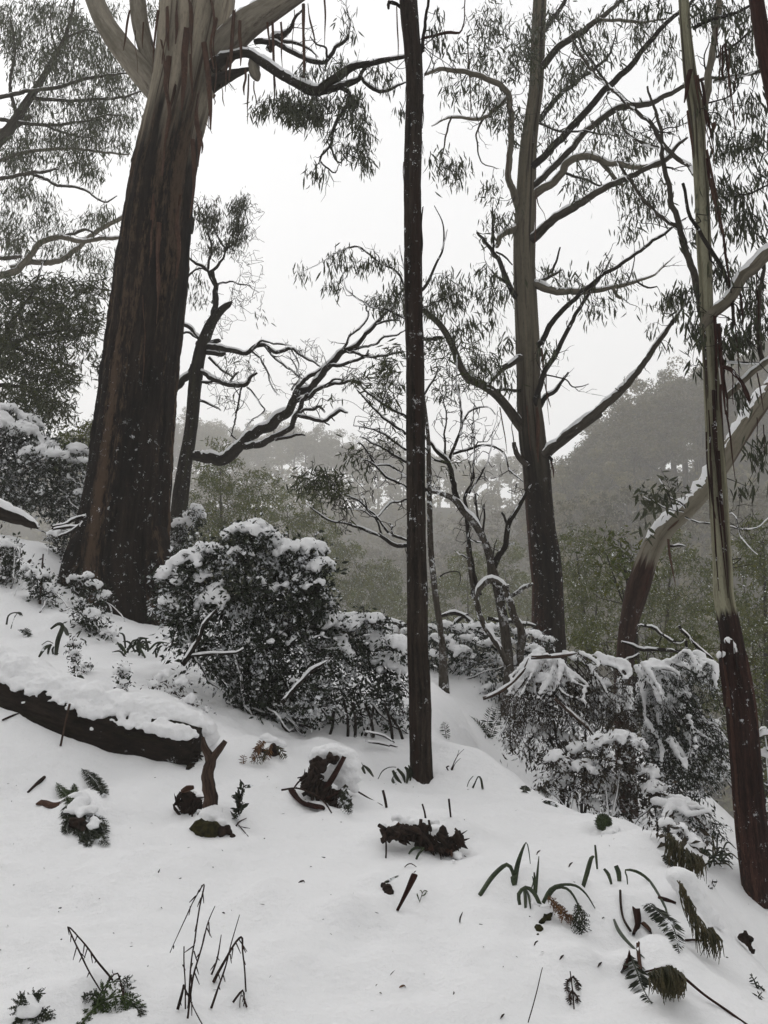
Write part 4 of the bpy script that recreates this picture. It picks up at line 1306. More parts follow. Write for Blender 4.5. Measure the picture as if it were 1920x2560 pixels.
# ------------------------------------------------------------------ reddish trunk cutting the top right corner
d = 5.2
A = path('C', [(1580, -180, 34), (1600, 0, 35), (1640, 250, 36), (1690, 500, 37), (1760, 900, 40), (1850, 1500, 44), (1960, 2300, 50), (2090, 3300, 56), (2160, 3900, 60)], d)
base = np.array([A[-1, 0], d, float(ground(A[-1, 0], d))])
t = Thing('corner_gum_tree', 'reddish rough trunk slanting through the top right corner', 'tree', base)
t.limb(A, M['bark_red'], name='trunk', k=32, rough=.1, rf=7)
t.finish()

# ------------------------------------------------------------------ tree crowns above the frame
def high_crown(t, c, r, n, mat, leaf=.34):
    """the tree's own crown overhead, out of the picture"""
    g = t.g
    b = MB()
    for _ in range(26):
        cc = c + unit(g.normal(size=3)) * r * np.array([.75, .75, .5]) * g.random() ** .4
        dd = unit(g.normal(size=(n // 26, 3)))
        P = cc + dd * r * .34 * g.random((len(dd), 1)) ** .5
        V, Q, T = leaves(P, dd + np.array([0, 0, -1.0]), leaf * g.uniform(.6, 1.3, len(dd)), leaf * .3, g, .2, False)
        b.add(V, Q, T)
    t.part('crown', b, mat, kind='stuff', smooth=False)


# ------------------------------------------------------------------ twisted half-dead tree behind the big gum
d = 14.0
p0, _ = at('D', 1135, 1790, d)
base = np.array([p0[0], d, float(ground(p0[0], d))])
t = Thing('twisted_tree', 'snapped twisted tree beside the big trunk, one long snowy bough reaching right', 'tree', base)
DK = M['bark_dark']
A = np.vstack([[base[0] - .03, d, base[2] - .3, .34], path('D', [(1140, 1790, 52), (1160, 1500, 55), (1190, 1250, 48), (1225, 1050, 42), (1245, 900, 40), (1262, 700, 42), (1290, 500, 40), (1330, 370, 38), (1380, 260, 30), (1440, 190, 24), (1482, 160, 18), (1500, 140, 6)], d)])
t.limb(A, DK, name='trunk', k=24, rough=.14, snow=.55)
for (reg, pp, dd, sn) in [
    ('D', [(1380, 260, 18), (1395, 180, 18), (1390, 90, 18), (1385, 0, 16), (1370, -60, 14)], d, 0),
    ('A', [(1262, 1800, 12), (1266, 1690, 12), (1235, 1605, 10), (1180, 1575, 9), (1130, 1545, 7), (1100, 1500, 5)], d, .3),
    ('A', [(1240, 1610, 9), (1300, 1560, 8), (1330, 1500, 6), (1300, 1420, 5), (1260, 1330, 4)], d, 0),
    ('A', [(1225, 1600, 8), (1250, 1500, 7), (1240, 1400, 6), (1220, 1320, 5), (1180, 1240, 3), (1150, 1180, 2)], d, 0),
    ('A', [(1330, 1500, 6), (1390, 1430, 5), (1420, 1330, 4), (1430, 1220, 3)], d, 0),
    ('A', [(1270, 1680, 7), (1350, 1670, 5), (1450, 1690, 4), (1540, 1730, 2)], d, .2),
    ('A', [(1090, 1660, 7), (1120, 1630, 6), (1180, 1600, 5), (1230, 1600, 5)], d, 0),
    ('A', [(1130, 1380, 10), (1150, 1300, 8), (1130, 1260, 6)], d, 0),
    ('D', [(1310, 400, 15), (1290, 370, 14), (1250, 320, 14), (1200, 292, 13), (1165, 310, 10), (1120, 330, 8)], d, .8),
    ('D', [(1290, 380, 9), (1230, 345, 8), (1165, 355, 6)], d, .5),
    ('D', [(1250, 560, 28), (1225, 610, 26), (1180, 660, 24), (1130, 725, 22), (1060, 800, 18)], d, .5),
    ('E', [(-10, 420, 20), (60, 428, 20), (170, 455, 18), (300, 465, 15), (360, 435, 14), (420, 432, 13), (480, 465, 12), (590, 450, 10), (640, 480, 8), (720, 540, 6), (790, 560, 4)], (d, d - .4), .8),
    ('E', [(10, 395, 14), (60, 405, 16), (110, 405, 14), (130, 408, 6)], d, .9),
    ('E', [(0, 460, 16), (70, 468, 16), (150, 480, 13), (175, 478, 8)], d, .9),
    ('E', [(340, 450, 8), (395, 405, 7), (500, 410, 6), (590, 427, 3)], d - .3, .5),
    ('E', [(430, 440, 8), (520, 540, 7), (600, 600, 6), (690, 670, 4), (760, 740, 3)], (d - .3, d - .6), .4),
    ('E', [(340, 460, 7), (390, 500, 6), (420, 570, 6), (440, 620, 5), (490, 720, 4), (520, 752, 2)], d - .3, .3),
    ('E', [(590, 450, 5), (640, 560, 4), (620, 610, 3), (700, 690, 2)], d - .3, .2),
    ('E', [(0, 590, 16), (40, 605, 16), (100, 640, 16), (200, 675, 15), (290, 665, 13), (370, 605, 7)], (d, d - .4), .8),
    ('E', [(190, 660, 8), (215, 630, 8), (252, 598, 6)], d - .2, .5),
    ('E', [(-20, 655, 9), (70, 658, 8), (160, 662, 6)], d, .4),
    ('E', [(60, 500, 10), (120, 560, 8), (180, 610, 7), (215, 640, 5)], d - .1, .4),
    ('E', [(260, 675, 6), (250, 800, 6), (220, 930, 5), (200, 1010, 3)], d - .3, .2),
    ('E', [(300, 690, 6), (380, 770, 5), (410, 850, 5), (330, 920, 4), (280, 990, 3)], d - .3, .2),
    ('E', [(-10, 775, 9), (70, 820, 8), (150, 855, 4)], d, .3),
    ('E', [(200, 1000, 4), (240, 1040, 3), (180, 970, 2)], d - .3, 0),
    ('E', [(-40, 1130, 36), (0, 1148, 36), (60, 1155, 36), (150, 1158, 38), (230, 1110, 38), (300, 1030, 35), (400, 970, 32), (520, 900, 31), (570, 850, 29), (600, 780, 27), (640, 735, 25), (720, 700, 23), (790, 620, 21), (825, 560, 20), (900, 480, 19), (950, 450, 17), (1010, 430, 15), (1050, 370, 13), (1140, 280, 11), (1200, 210, 9), (1290, 100, 6), (1330, 40, 4)], (d, d - 1.6), .95),
    ('E', [(615, 745, 16), (660, 660, 15), (740, 600, 14), (860, 520, 13), (905, 472, 10)], d - .9, .7),
    ('E', [(930, 450, 9), (970, 380, 8), (1040, 310, 7), (1090, 230, 6), (1080, 180, 6), (1110, 150, 5), (1165, 95, 3)], d - 1.2, .3),
    ('E', [(820, 575, 13), (880, 548, 12), (950, 530, 11), (1060, 500, 9), (1100, 455, 6)], d - 1.2, .6),
    ('E', [(960, 455, 10), (1010, 480, 10), (1080, 492, 9), (1200, 490, 7), (1330, 470, 5)], (d - 1.2, d - 1.6), .7),
    ('E', [(1000, 448, 9), (1120, 420, 8), (1180, 372, 7), (1280, 350, 5), (1350, 300, 4)], (d - 1.2, d - 1.6), .4),
    ('E', [(1140, 290, 8), (1210, 265, 7), (1300, 265, 5)], d - 1.4, .8),
    ('E', [(605, 790, 16), (660, 775, 15), (720, 750, 15), (800, 690, 12), (900, 660, 10), (1020, 660, 8), (1090, 690, 5)], (d - .7, d - 1.3), .8),
    ('E', [(800, 690, 8), (880, 640, 7), (980, 655, 5), (1060, 700, 4)], d - 1.1, .4),
    ('E', [(280, 1080, 24), (330, 1075, 22), (400, 1055, 21), (500, 1010, 20), (570, 960, 18), (600, 910, 17), (640, 850, 16), (662, 785, 14), (700, 740, 10)], (d - .4, d - .9), .85),
    ('E', [(625, 870, 14), (700, 890, 13), (790, 920, 12), (850, 880, 11), (900, 845, 10), (962, 850, 6)], (d - .8, d - 1.1), .95),
    ('E', [(640, 850, 11), (680, 832, 10), (740, 830, 10), (780, 825, 10), (812, 852, 6)], d - .85, .9),
    ('E', [(790, 920, 7), (832, 942, 4)], d - .9, .6),
    ('E', [(850, 890, 5), (875, 912, 3)], d - 1, .3),
    ('E', [(490, 1035, 11), (580, 1015, 10), (650, 995, 9), (682, 1008, 5)], d - .6, .8),
    ('E', [(600, 720, 7), (640, 640, 6), (620, 560, 5), (560, 480, 3)], d - .8, .2),
]:
    t.limb(path(reg, pp, dd), DK, snow=sn, k=12 if pp[0][2] > 18 else 7, rough=.18, wob=.025)
# fuzzy bare twigs
pts = np.vstack([cluster('E', [(700, 470, 110, 70, 40), (620, 620, 70, 90, 26), (760, 780, 90, 50, 14), (240, 600, 160, 100, 30), (130, 300, 130, 90, 30), (330, 560, 130, 90, 26), (300, 130, 120, 110, 34), (120, 780, 140, 70, 12)], d - .5, .25, t.g),
                 cluster('A', [(1500, 1560, 110, 170, 55), (1490, 1300, 70, 120, 24), (1180, 1500, 80, 140, 24), (1150, 1230, 90, 70, 14), (1420, 1750, 100, 70, 22)], d, .25, t.g)])
t.grow(pts, r0=.008, r1=.0032, arch=.18, wig=.16, snow=0)
pts = cluster('A', [(1265, 1310, 70, 80, 46), (1410, 1300, 45, 130, 60), (1425, 1180, 40, 45, 16), (1270, 1470, 50, 50, 18), (1380, 1440, 50, 40, 16), (1165, 1720, 50, 70, 12), (1160, 1300, 30, 60, 8), (1250, 1220, 70, 30, 8)], d, .2, t.g)
e = t.grow(pts, r0=.006, r1=.0025)
t.sprays(pts, e, 13, .07, .10, .15, droop=1.2, rnd=.5)
pts = cluster('E', [(160, 750, 45, 40, 5), (420, 250, 40, 30, 3), (250, 520, 90, 60, 7), (1120, 130, 60, 60, 6), (1000, 640, 60, 40, 8), (1250, 180, 80, 90, 18), (1200, 560, 80, 60, 12)], d - .9, .2, t.g)
e = t.grow(pts, r0=.006, r1=.0025)
t.sprays(pts, e, 8, .06, .10, .16, droop=.8, rnd=.7)
t.finish(M['twig'], M['leaf_gum'])

# ------------------------------------------------------------------ gum behind at the upper left
d = 18.0
A = path('A', [(-330, 3900, 60), (-300, 2600, 50), (-240, 1600, 44), (-120, 1000, 38), (60, 760, 30), (150, 620, 24), (260, 450, 18), (380, 230, 12), (430, 60, 8), (450, -100, 5)], d)
base = np.array([A[0, 0], d, float(ground(A[0, 0], d))])
A[0, 2] = base[2] - .3
t = Thing('misty_gum_tree', 'tall pale-limbed gum filling the upper left corner with drooping leaves', 'tree', base)
LM, LP = M['bark_limb'], M['bark_limb_pale']
t.limb(A, LM, name='trunk', k=20, rough=.08)
for pp in [[(-40, 590, 12), (160, 540, 11), (330, 520, 10), (500, 470, 9), (640, 445, 7), (800, 425, 4)], [(180, 580, 12), (330, 595, 9), (470, 595, 9), (700, 580, 7), (850, 535, 4)], [(-60, 960, 12), (0, 950, 11), (150, 900, 10), (420, 880, 8), (620, 902, 7), (770, 918, 4)],
           [(-100, 1080, 12), (0, 1060, 11), (200, 1025, 10), (350, 1000, 6)], [(190, 1030, 9), (270, 1060, 8), (340, 1100, 8), (480, 1115, 7), (620, 1195, 5), (690, 1160, 3)], [(-200, 1650, 22), (60, 1620, 20), (160, 1540, 18), (250, 1430, 17), (370, 1408, 15), (480, 1432, 14), (620, 1410, 12), (730, 1410, 10), (900, 1400, 8)],
           [(60, 1590, 16), (170, 1555, 16), (330, 1550, 16), (450, 1480, 15), (560, 1380, 14), (720, 1290, 12), (850, 1230, 10)], [(370, 1408, 9), (440, 1385, 9), (505, 1358, 8), (560, 1390, 5)], [(-60, 800, 18), (60, 760, 16), (180, 690, 12), (120, 700, 10)], [(100, 700, 12), (60, 500, 9), (90, 300, 7), (60, 100, 5)],
           [(260, 450, 9), (330, 330, 7), (300, 150, 5), (320, 0, 4)], [(-40, 700, 12), (250, 740, 10), (480, 720, 7), (640, 680, 5), (760, 690, 3)], [(250, 740, 7), (420, 800, 6), (560, 820, 4)], [(380, 230, 8), (500, 180, 6), (620, 200, 4)], [(-20, 1530, 12), (60, 1525, 13), (130, 1520, 8)]]:
    t.limb(path('A', pp, (d, d + random.uniform(-1, 1))), random.choice([LM, LP, LM]), snow=.4, k=8)
cl = [(120, 100, 150, 110, 46), (330, 90, 150, 100, 50), (500, 200, 140, 130, 44), (130, 260, 140, 100, 40), (380, 330, 170, 110, 56), (620, 350, 130, 120, 40), (560, 520, 170, 100, 48), (760, 480, 90, 110, 22), (250, 430, 200, 100, 40), (300, 640, 240, 70, 50), (600, 680, 150, 80, 36), (780, 660, 70, 100, 16),
      (520, 800, 160, 90, 44), (280, 830, 190, 90, 44), (80, 850, 110, 90, 26), (430, 960, 150, 60, 30), (570, 1040, 45, 60, 12), (720, 860, 50, 60, 8), (150, 960, 130, 60, 24), (270, 1230, 80, 70, 14), (110, 1150, 110, 70, 26), (560, 1290, 90, 50, 14), (640, 1240, 50, 40, 5), (280, 1340, 110, 50, 12), (60, 1300, 80, 70, 18),
      (90, 1430, 110, 60, 22), (500, 1520, 110, 50, 12), (600, 1560, 70, 40, 10), (330, 1480, 90, 40, 8), (660, 60, 60, 60, 8), (900, 60, 50, 60, 7)]
pts = cluster('A', cl, d + .2, .9, t.g, 1.45)
e = t.grow(pts, r0=.012, r1=.0035, arch=.04)
t.sprays(pts, e, 15, .11, .15, .15, droop=1.1, rnd=.6, rich=False)
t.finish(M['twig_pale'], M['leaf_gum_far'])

# ------------------------------------------------------------------ dense wattle below it
d = 14.5
A = path('D', [(-160, 1500, 40), (-140, 1000, 36), (-90, 600, 30), (-20, 470, 24), (60, 420, 20), (150, 385, 15), (260, 350, 12), (450, 320, 9), (560, 345, 7), (625, 340, 5)], d)
base = np.array([A[0, 0], d, float(ground(A[0, 0], d))])
A = np.vstack([[base[0], d, base[2] - .3, A[0, 3]], A])
t = Thing('wattle_tree', 'dense olive-leaved tree at the left edge above the snowy bush', 'tree', base)
t.limb(A, DK, name='trunk', k=14, rough=.1, snow=.7)
for pp in [[(-60, 560, 18), (60, 300, 14), (160, 150, 10), (240, 0, 8), (280, -120, 5)], [(60, 420, 12), (200, 480, 10), (330, 520, 8), (480, 560, 5)], [(-90, 700, 16), (60, 680, 12), (200, 720, 9), (330, 800, 6), (420, 840, 4)], [(160, 380, 9), (300, 250, 7), (430, 130, 5), (520, 40, 3)], [(450, 320, 6), (560, 290, 5), (640, 250, 3)], [(-120, 900, 14), (50, 860, 10), (180, 870, 7), (300, 920, 4)]]:
    t.limb(path('D', pp, (d, d + random.uniform(-.8, .8))), DK, snow=.5, k=8)
cl = [(150, 120, 170, 120, 60), (380, 80, 130, 110, 46), (560, 110, 100, 110, 26), (640, 60, 60, 90, 12), (100, 320, 150, 110, 56), (330, 250, 150, 90, 46), (480, 330, 110, 100, 34), (580, 250, 70, 80, 16), (560, 450, 50, 60, 8), (300, 460, 150, 90, 44), (120, 560, 150, 100, 50), (400, 600, 90, 80, 26), (270, 680, 120, 80, 34), (450, 650, 45, 60, 10),
      (90, 730, 110, 70, 34), (240, 810, 100, 60, 26), (370, 800, 70, 70, 18), (430, 850, 30, 50, 6), (150, 900, 100, 50, 20), (290, 910, 60, 50, 12), (30, 450, 60, 150, 24), (40, 20, 80, 80, 18), (640, 520, 20, 40, 4), (640, 620, 15, 30, 2)]
pts = cluster('D', cl, d, .7, t.g, 1.25)
e = t.grow(pts, r0=.009, r1=.003, arch=.05)
t.sprays(pts, e, 16, .10, .13, .17, droop=.45, rnd=.8, out=.5, rich=False)
t.finish(M['twig'], M['leaf_wattle'])

# ------------------------------------------------------------------ bare-stemmed wattles behind the slim trunk
d = 9.6
p0, _ = at('J', 105, 470, d)
base = np.array([p0[0], d, float(ground(p0[0], d))])
t = Thing('snow_plastered_sapling', 'thin snow-plastered trunk close behind the slim dark trunk', 'tree', base)
A = np.vstack([[base[0] + .02, d, base[2] - .2, .07], path('J', [(105, 400, 16), (78, 200, 15), (62, 60, 14)], d), path('F', [(212, 1850, 21), (205, 1600, 19), (200, 1300, 17), (195, 1100, 14), (175, 900, 11), (150, 700, 8)], d)])
mat_bark('bark_plaster', (.025, .02, .016), (.09, .078, .064), (.04, .03, .022), sc=26, stretch=.2, speck=2.6, speck_h=(4, 6), bump=.7)
t.limb(A, M['bark_plaster'], name='trunk', k=14, rough=.12)
t.limb(path('J', [(80, 85, 4), (130, 60, 3), (185, 58, 3), (190, 90, 2), (180, 120, 1.5)], d), DK)
for pp in [[(205, 1500, 10), (170, 1440, 9), (100, 1380, 8), (0, 1330, 7)], [(195, 1200, 10), (120, 1100, 8), (40, 1020, 6)], [(160, 800, 8), (230, 700, 6), (280, 560, 4)], [(150, 720, 6), (90, 600, 5), (60, 480, 3)]]:
    t.limb(path('F', pp, (d, d - .3)), DK, snow=.4)
for pp in [[(1365, 1725, 15), (1260, 1712, 14), (1180, 1665, 11), (1050, 1610, 9), (950, 1580, 7), (850, 1560, 6), (760, 1500, 5), (700, 1440, 3)], [(1365, 1680, 10), (1250, 1655, 9), (1190, 1600, 7), (1110, 1490, 6), (1000, 1420, 5), (900, 1380, 3)], [(1180, 1650, 7), (1150, 1560, 6), (1090, 1480, 5), (1040, 1380, 3)],
           [(1350, 1420, 8), (1230, 1450, 7), (1150, 1530, 6), (1060, 1490, 5), (960, 1480, 3)], [(1345, 1345, 9), (1250, 1300, 8), (1180, 1250, 7), (1090, 1130, 6), (1010, 1040, 4)], [(1345, 1180, 9), (1240, 1120, 8), (1130, 1060, 6), (1030, 1020, 4)], [(1335, 1000, 10), (1260, 940, 8), (1160, 870, 7), (1080, 780, 5), (1010, 700, 3)],
           [(1335, 890, 9), (1230, 830, 8), (1130, 760, 6), (1040, 690, 4)], [(1345, 1280, 8), (1230, 1200, 7), (1140, 1200, 6), (1040, 1160, 4)], [(1250, 1650, 6), (1240, 1600, 5), (1225, 1570, 4)], [(1340, 1100, 8), (1200, 1000, 6), (1100, 960, 5), (1000, 940, 3)]]:
    t.limb(path('E', pp, (d + .1, d - .5)), DK, snow=.55)
pts = cluster('E', [(1150, 900, 140, 140, 50), (1150, 1130, 150, 130, 54), (1240, 700, 100, 120, 30), (1000, 1480, 150, 90, 26), (830, 1420, 110, 80, 18), (1180, 1330, 110, 60, 18), (960, 1620, 90, 40, 10), (1280, 1000, 50, 200, 24)], d - .3, .3, t.g)
t.grow(pts, r0=.008, r1=.003, arch=.16, wig=.14)
pts = cluster('E', [(700, 1330, 90, 50, 24), (830, 1290, 110, 60, 30), (880, 1350, 90, 40, 14), (960, 1130, 60, 50, 7), (1060, 1180, 70, 60, 7), (1180, 620, 110, 80, 26), (1260, 760, 70, 100, 14), (1240, 480, 80, 60, 12), (1000, 640, 60, 40, 6), (740, 1250, 60, 40, 8), (900, 1450, 70, 50, 8), (1130, 780, 90, 70, 10), (1230, 1050, 80, 80, 5), (860, 800, 60, 40, 4)], d - .4, .25, t.g)
e = t.grow(pts, r0=.006, r1=.0025, arch=.08)
t.sprays(pts, e, 9, .06, .085, .17, droop=.5, rnd=.8, out=.5)
t.finish(M['twig'], M['leaf_wattle'])

d = 9.9
p0, _ = at('J', 425, 560, d)
base = np.array([p0[0], d, float(ground(p0[0], d))])
t = Thing('forked_wattle_tree', 'forked bare tree with a snow-topped looped bough between the two gum trunks', 'tree', base)
A = np.vstack([[base[0], d, base[2] - .2, .14], path('J', [(425, 560, 27), (418, 450, 25), (400, 300, 23), (372, 150, 22), (350, 60, 22)], d), path('F', [(636, 2030, 32), (628, 1940, 30), (590, 1820, 25), (520, 1690, 25), (440, 1600, 25), (375, 1515, 23), (260, 1470, 14), (180, 1452, 12), (60, 1400, 9)], (d, d - .3))])
t.limb(A, M['bark_plaster'], name='trunk', k=14, rough=.14, snow=.75)
for (reg, pp, sn) in [
    ('F', [(640, 1990, 26), (665, 1950, 24), (720, 1850, 20), (750, 1700, 19), (800, 1600, 16), (860, 1490, 13), (900, 1400, 9)], .5),
    ('F', [(750, 1710, 10), (735, 1660, 9), (708, 1605, 7)], .5), ('F', [(745, 1820, 6), (790, 1812, 4)], .3),
    ('F', [(400, 1530, 22), (380, 1440, 20), (360, 1370, 18), (330, 1260, 15), (240, 1160, 12), (170, 1070, 9)], .75), ('F', [(335, 1265, 12), (370, 1150, 11), (420, 1020, 10), (420, 850, 8), (395, 720, 6), (400, 520, 4)], .2),
    ('F', [(365, 1205, 9), (460, 1180, 9), (600, 1140, 8), (720, 1200, 7), (760, 1310, 6), (845, 1395, 4)], .5), ('F', [(330, 1270, 9), (250, 1240, 8), (160, 1190, 7)], .5),
    ('F', [(545, 2180, 20), (500, 2000, 17), (468, 1800, 15), (460, 1600, 13), (450, 1490, 11), (500, 1380, 9), (515, 1150, 6), (500, 950, 4)], .2), ('F', [(470, 1930, 7), (420, 1900, 5), (388, 1870, 3)], .6),
    ('F', [(570, 1760, 8), (580, 1650, 7), (588, 1550, 5)], 0), ('F', [(560, 1740, 9), (530, 1600, 7), (515, 1480, 5), (545, 1490, 3)], 0), ('F', [(600, 1830, 7), (540, 1810, 7), (488, 1785, 5)], .6),
    ('F', [(640, 1900, 5), (655, 1820, 4), (665, 1790, 3)], 0), ('F', [(470, 1480, 9), (560, 1340, 7), (620, 1200, 5), (640, 1050, 3)], .2), ('F', [(420, 1000, 7), (500, 900, 6), (600, 880, 4), (660, 930, 3)], .3), ('F', [(330, 1280, 8), (300, 1100, 7), (320, 950, 5), (290, 800, 3)], .1),
    ('J', [(490, 560, 19), (482, 470, 18), (480, 350, 18), (440, 230, 18), (400, 140, 18), (345, 97, 18), (292, 122, 16), (266, 180, 14), (290, 270, 14), (332, 360, 13), (385, 430, 13), (420, 500, 13)], .95),
    ('J', [(440, 170, 9), (480, 140, 9), (530, 112, 8)], .9), ('J', [(255, 180, 12), (245, 90, 10), (235, 0, 9), (225, -80, 7)], .1), ('J', [(415, 150, 8), (425, 120, 7)], .2),
]:
    t.limb(path(reg, pp, (d, d - .25)), M['bark_plaster'] if reg == 'J' else DK, snow=sn, k=10, rough=.15)
pts = cluster('F', [(400, 950, 200, 200, 60), (520, 1150, 130, 130, 34), (300, 700, 130, 150, 34), (560, 700, 120, 120, 20), (600, 1320, 130, 90, 18), (250, 1350, 90, 120, 16), (420, 1700, 90, 120, 12), (800, 1400, 50, 90, 9)], d - .2, .3, t.g)
t.grow(pts, r0=.008, r1=.003, arch=.12, wig=.13)
pts = cluster('F', [(420, 420, 140, 110, 26), (520, 620, 110, 80, 12), (280, 560, 110, 120, 18), (180, 420, 60, 90, 10), (640, 560, 60, 90, 8), (400, 1280, 40, 40, 4), (450, 700, 130, 60, 10), (260, 800, 90, 100, 8)], d - .2, .3, t.g)
e = t.grow(pts, r0=.006, r1=.0025, arch=.08)
t.sprays(pts, e, 9, .06, .085, .17, droop=.6, rnd=.8, out=.4)
t.finish(M['twig'], M['leaf_wattle'])

# young gum whose sprays show on both sides of the slim trunk
d = 10.8
p0, _ = at('B', 1265, 3600, d)
base = np.array([p0[0], d, float(ground(p0[0], d))])
t = Thing('young_gum_tree', 'young gum hidden behind the slim dark trunk, leafy sprays arching to both sides', 'tree', base)
A = np.vstack([[base[0], d, base[2] - .2, .05], path('B', [(1265, 2700, 20), (1262, 2200, 17), (1262, 1850, 14), (1285, 1750, 11), (1340, 1690, 9), (1400, 1560, 7), (1440, 1470, 6), (1440, 1330, 4), (1388, 1218, 2)], d)])
t.limb(A, DK, name='trunk', k=10)
for pp in [[(1262, 1800, 9), (1215, 1690, 8), (1150, 1600, 7), (1050, 1550, 6), (940, 1465, 6), (850, 1480, 5), (760, 1530, 3), (650, 1590, 2), (600, 1615, 1.5)], [(1262, 1900, 9), (1130, 1850, 8), (1000, 1805, 6), (930, 1760, 5), (870, 1715, 4), (855, 1660, 2)], [(1262, 1850, 8), (1380, 1800, 6), (1480, 1740, 4), (1540, 1700, 3)], [(1230, 1700, 5), (1200, 1560, 4), (1180, 1450, 2)], [(1430, 1480, 4), (1460, 1400, 3), (1470, 1360, 2)]]:
    t.limb(path('B', pp, (d, d - .4)), DK, snow=.1)
pts = cluster('B', [(850, 1560, 110, 50, 16), (620, 1620, 35, 35, 5), (740, 1690, 60, 35, 7), (970, 1560, 70, 50, 10), (1110, 1545, 70, 40, 8), (1420, 1650, 110, 50, 16), (1130, 1800, 120, 80, 22), (1480, 1760, 90, 80, 18), (1380, 1800, 70, 70, 12), (800, 1490, 50, 25, 4), (1180, 1700, 60, 60, 8)], d - .2, .2, t.g)
e = t.grow(pts, r0=.006, r1=.002, arch=.05)
t.sprays(pts, e, 9, .06, .11, .15, droop=1.1, rnd=.45)
t.finish(M['twig'], M['leaf_gum'])

# ------------------------------------------------------------------ snow-laden bushes
def lobes_of(reg, ls, d, dj, g):
    out = []
    for q in ls:
        dd = q[3] if len(q) > 3 else d + g.uniform(-dj, dj)
        c, s = at(reg, q[0], q[1], dd)
        out.append((c, q[2] * s))
    return out


def snow_pillows(t, lobes, amt, voxel, small=.35, face=.5):
    g = t.g
    C, S = [], []
    for a, (c, r) in enumerate(lobes):
        cover = 0
        for bq, (c2, r2) in enumerate(lobes):
            if bq != a and np.hypot(*(c2 - c)[:2]) < .75 * r2 and c2[2] > c[2] + .35 * r2:
                cover += 1
        n = int((26 if cover == 0 else 18 if cover == 1 else 12) * amt + g.random())
        for _ in range(n):
            v = unit(g.normal(size=3) * np.array([.8, .6, .4]) + np.array([0, -face, .95 if cover == 0 else .55]))
            if v[2] < .1:
                continue
            k = g.uniform(.10, .36) * r * (1 if cover == 0 else small + .1)
            p = c + v * r * .98
            if any(np.linalg.norm(p - c2) < .82 * r2 for bq, (c2, r2) in enumerate(lobes) if bq != a):
                continue
            C.append(p)
            S.append([k * g.uniform(.8, 1.3), k, k * g.uniform(.5, .8)])
            if g.random() < .5:      # a dribble down the face
                C.append(p + np.array([g.normal(0, .1), -.25, -.55]) * k * 1.4)
                S.append([k * .5, k * .5, k * .55])
    if C:
        t.snow.add(*blobs(C, S, voxel * 1.05, t.seed, .016))


def leaf_lobes(t, lobes, rho, nleaf, L, ratio, stem_r=.006, up=.2, droop=.1, back=.25):
    """twiggy sprays over every lobe"""
    g = t.g
    for (c, r) in lobes:
        n = int(4 * math.pi * r * r * rho)
        v = unit(g.normal(size=(n, 3)))
        v = v[(v[:, 1] < .3) | (g.random(n) < back)]
        n = len(v)
        P = c + v * r * g.uniform(.55, 1.10, (n, 1))
        for q in range(0, n, 3):
            m = c + v[q] * r * .3 + g.normal(0, .1 * r, 3)
            S = spline(np.array([[*(c * .8 + m * .2), stem_r], [*m, stem_r * .7], [*P[q], stem_r * .35]]), .08)
            t.tw.add(*tube(S[:, :3], S[:, 3], 4, caps=False))
        t.sprays(P, v, nleaf, L * 1.1, L, ratio, droop=droop, rnd=.75, out=.9, curve=.15, rich=False, vary=.45)


def frond(t, P, L, n, lw=.3, droop=.6, snow=.9, r=.006):
    """an arching leafy branchlet with snow along its back"""
    S = spline(P, .05)
    Pp, R = S[:, :3], np.linspace(r, r * .3, len(S))
    t.tw.add(*tube(Pp, R, 4, caps=False))
    g = t.g
    idx = g.integers(0, len(Pp), n)
    T = tangents(Pp)[idx]
    side = unit(np.cross(T, [0, 0, 1.0])) * g.choice([-1, 1], n)[:, None]
    Q = Pp[idx] + side * g.uniform(0, .05, (n, 1)) + g.normal(0, .012, (n, 3)) - np.array([0, 0, .01])
    D = T * .5 + side * g.uniform(.1, .9, (n, 1)) + np.array([0, 0, -droop]) + g.normal(0, .3, (n, 3))
    ln = L * g.uniform(.6, 1.3, n)
    V, q_, T_ = leaves(Q, D, ln, ln * lw, g, .15, False)
    t.lf.add(V, q_, T_)
    if snow:
        k = max(3, int(len(Pp) * .9))
        rr = (.030 + .016 * vn(Pp * 7, t.seed + 3)) * snow * np.clip(1.15 - np.linspace(0, 1, len(Pp)), .35, 1)
        jit = np.stack([vn(Pp * 9, 1), vn(Pp * 9, 2), vn(Pp * 9, 3)], -1) * .012
        ok = vn(Pp * 4, t.seed + 7) > -.45
        for q in np.where(ok)[0]:
            t.fs.append((Pp[q] + jit[q] + np.array([0, -.008, .016]), [rr[q] * 1.25, rr[q] * 1.1, rr[q] * .8]))


def spill(t, lobes, n, L, nl=26, snow=.7):
    """drooping sprays that break a bush's outline"""
    g = t.g
    t.fs = []
    for _ in range(n):
        c, r = lobes[int(g.integers(len(lobes)))]
        v = unit(g.normal(size=3) * np.array([1, .7, .5]) + np.array([0, -.35, .35]))
        k = r * g.uniform(1.2, 1.75)
        p1 = c + v * r * .8
        p2 = c + v * k + np.array([0, 0, -.06 * k])
        p3 = p2 + v * r * .35 + np.array([0, 0, -.35 * r])
        frond(t, np.array([[*c, 1], [*p1, 1], [*p2, 1], [*p3, 1]]), L, nl, .4, .3, snow if g.random() < .6 else 0, .005)
    if t.fs:
        t.snow.add(*blobs([q[0] for q in t.fs], [[x * .8 for x in q[1]] for q in t.fs], .014, t.seed, .008))


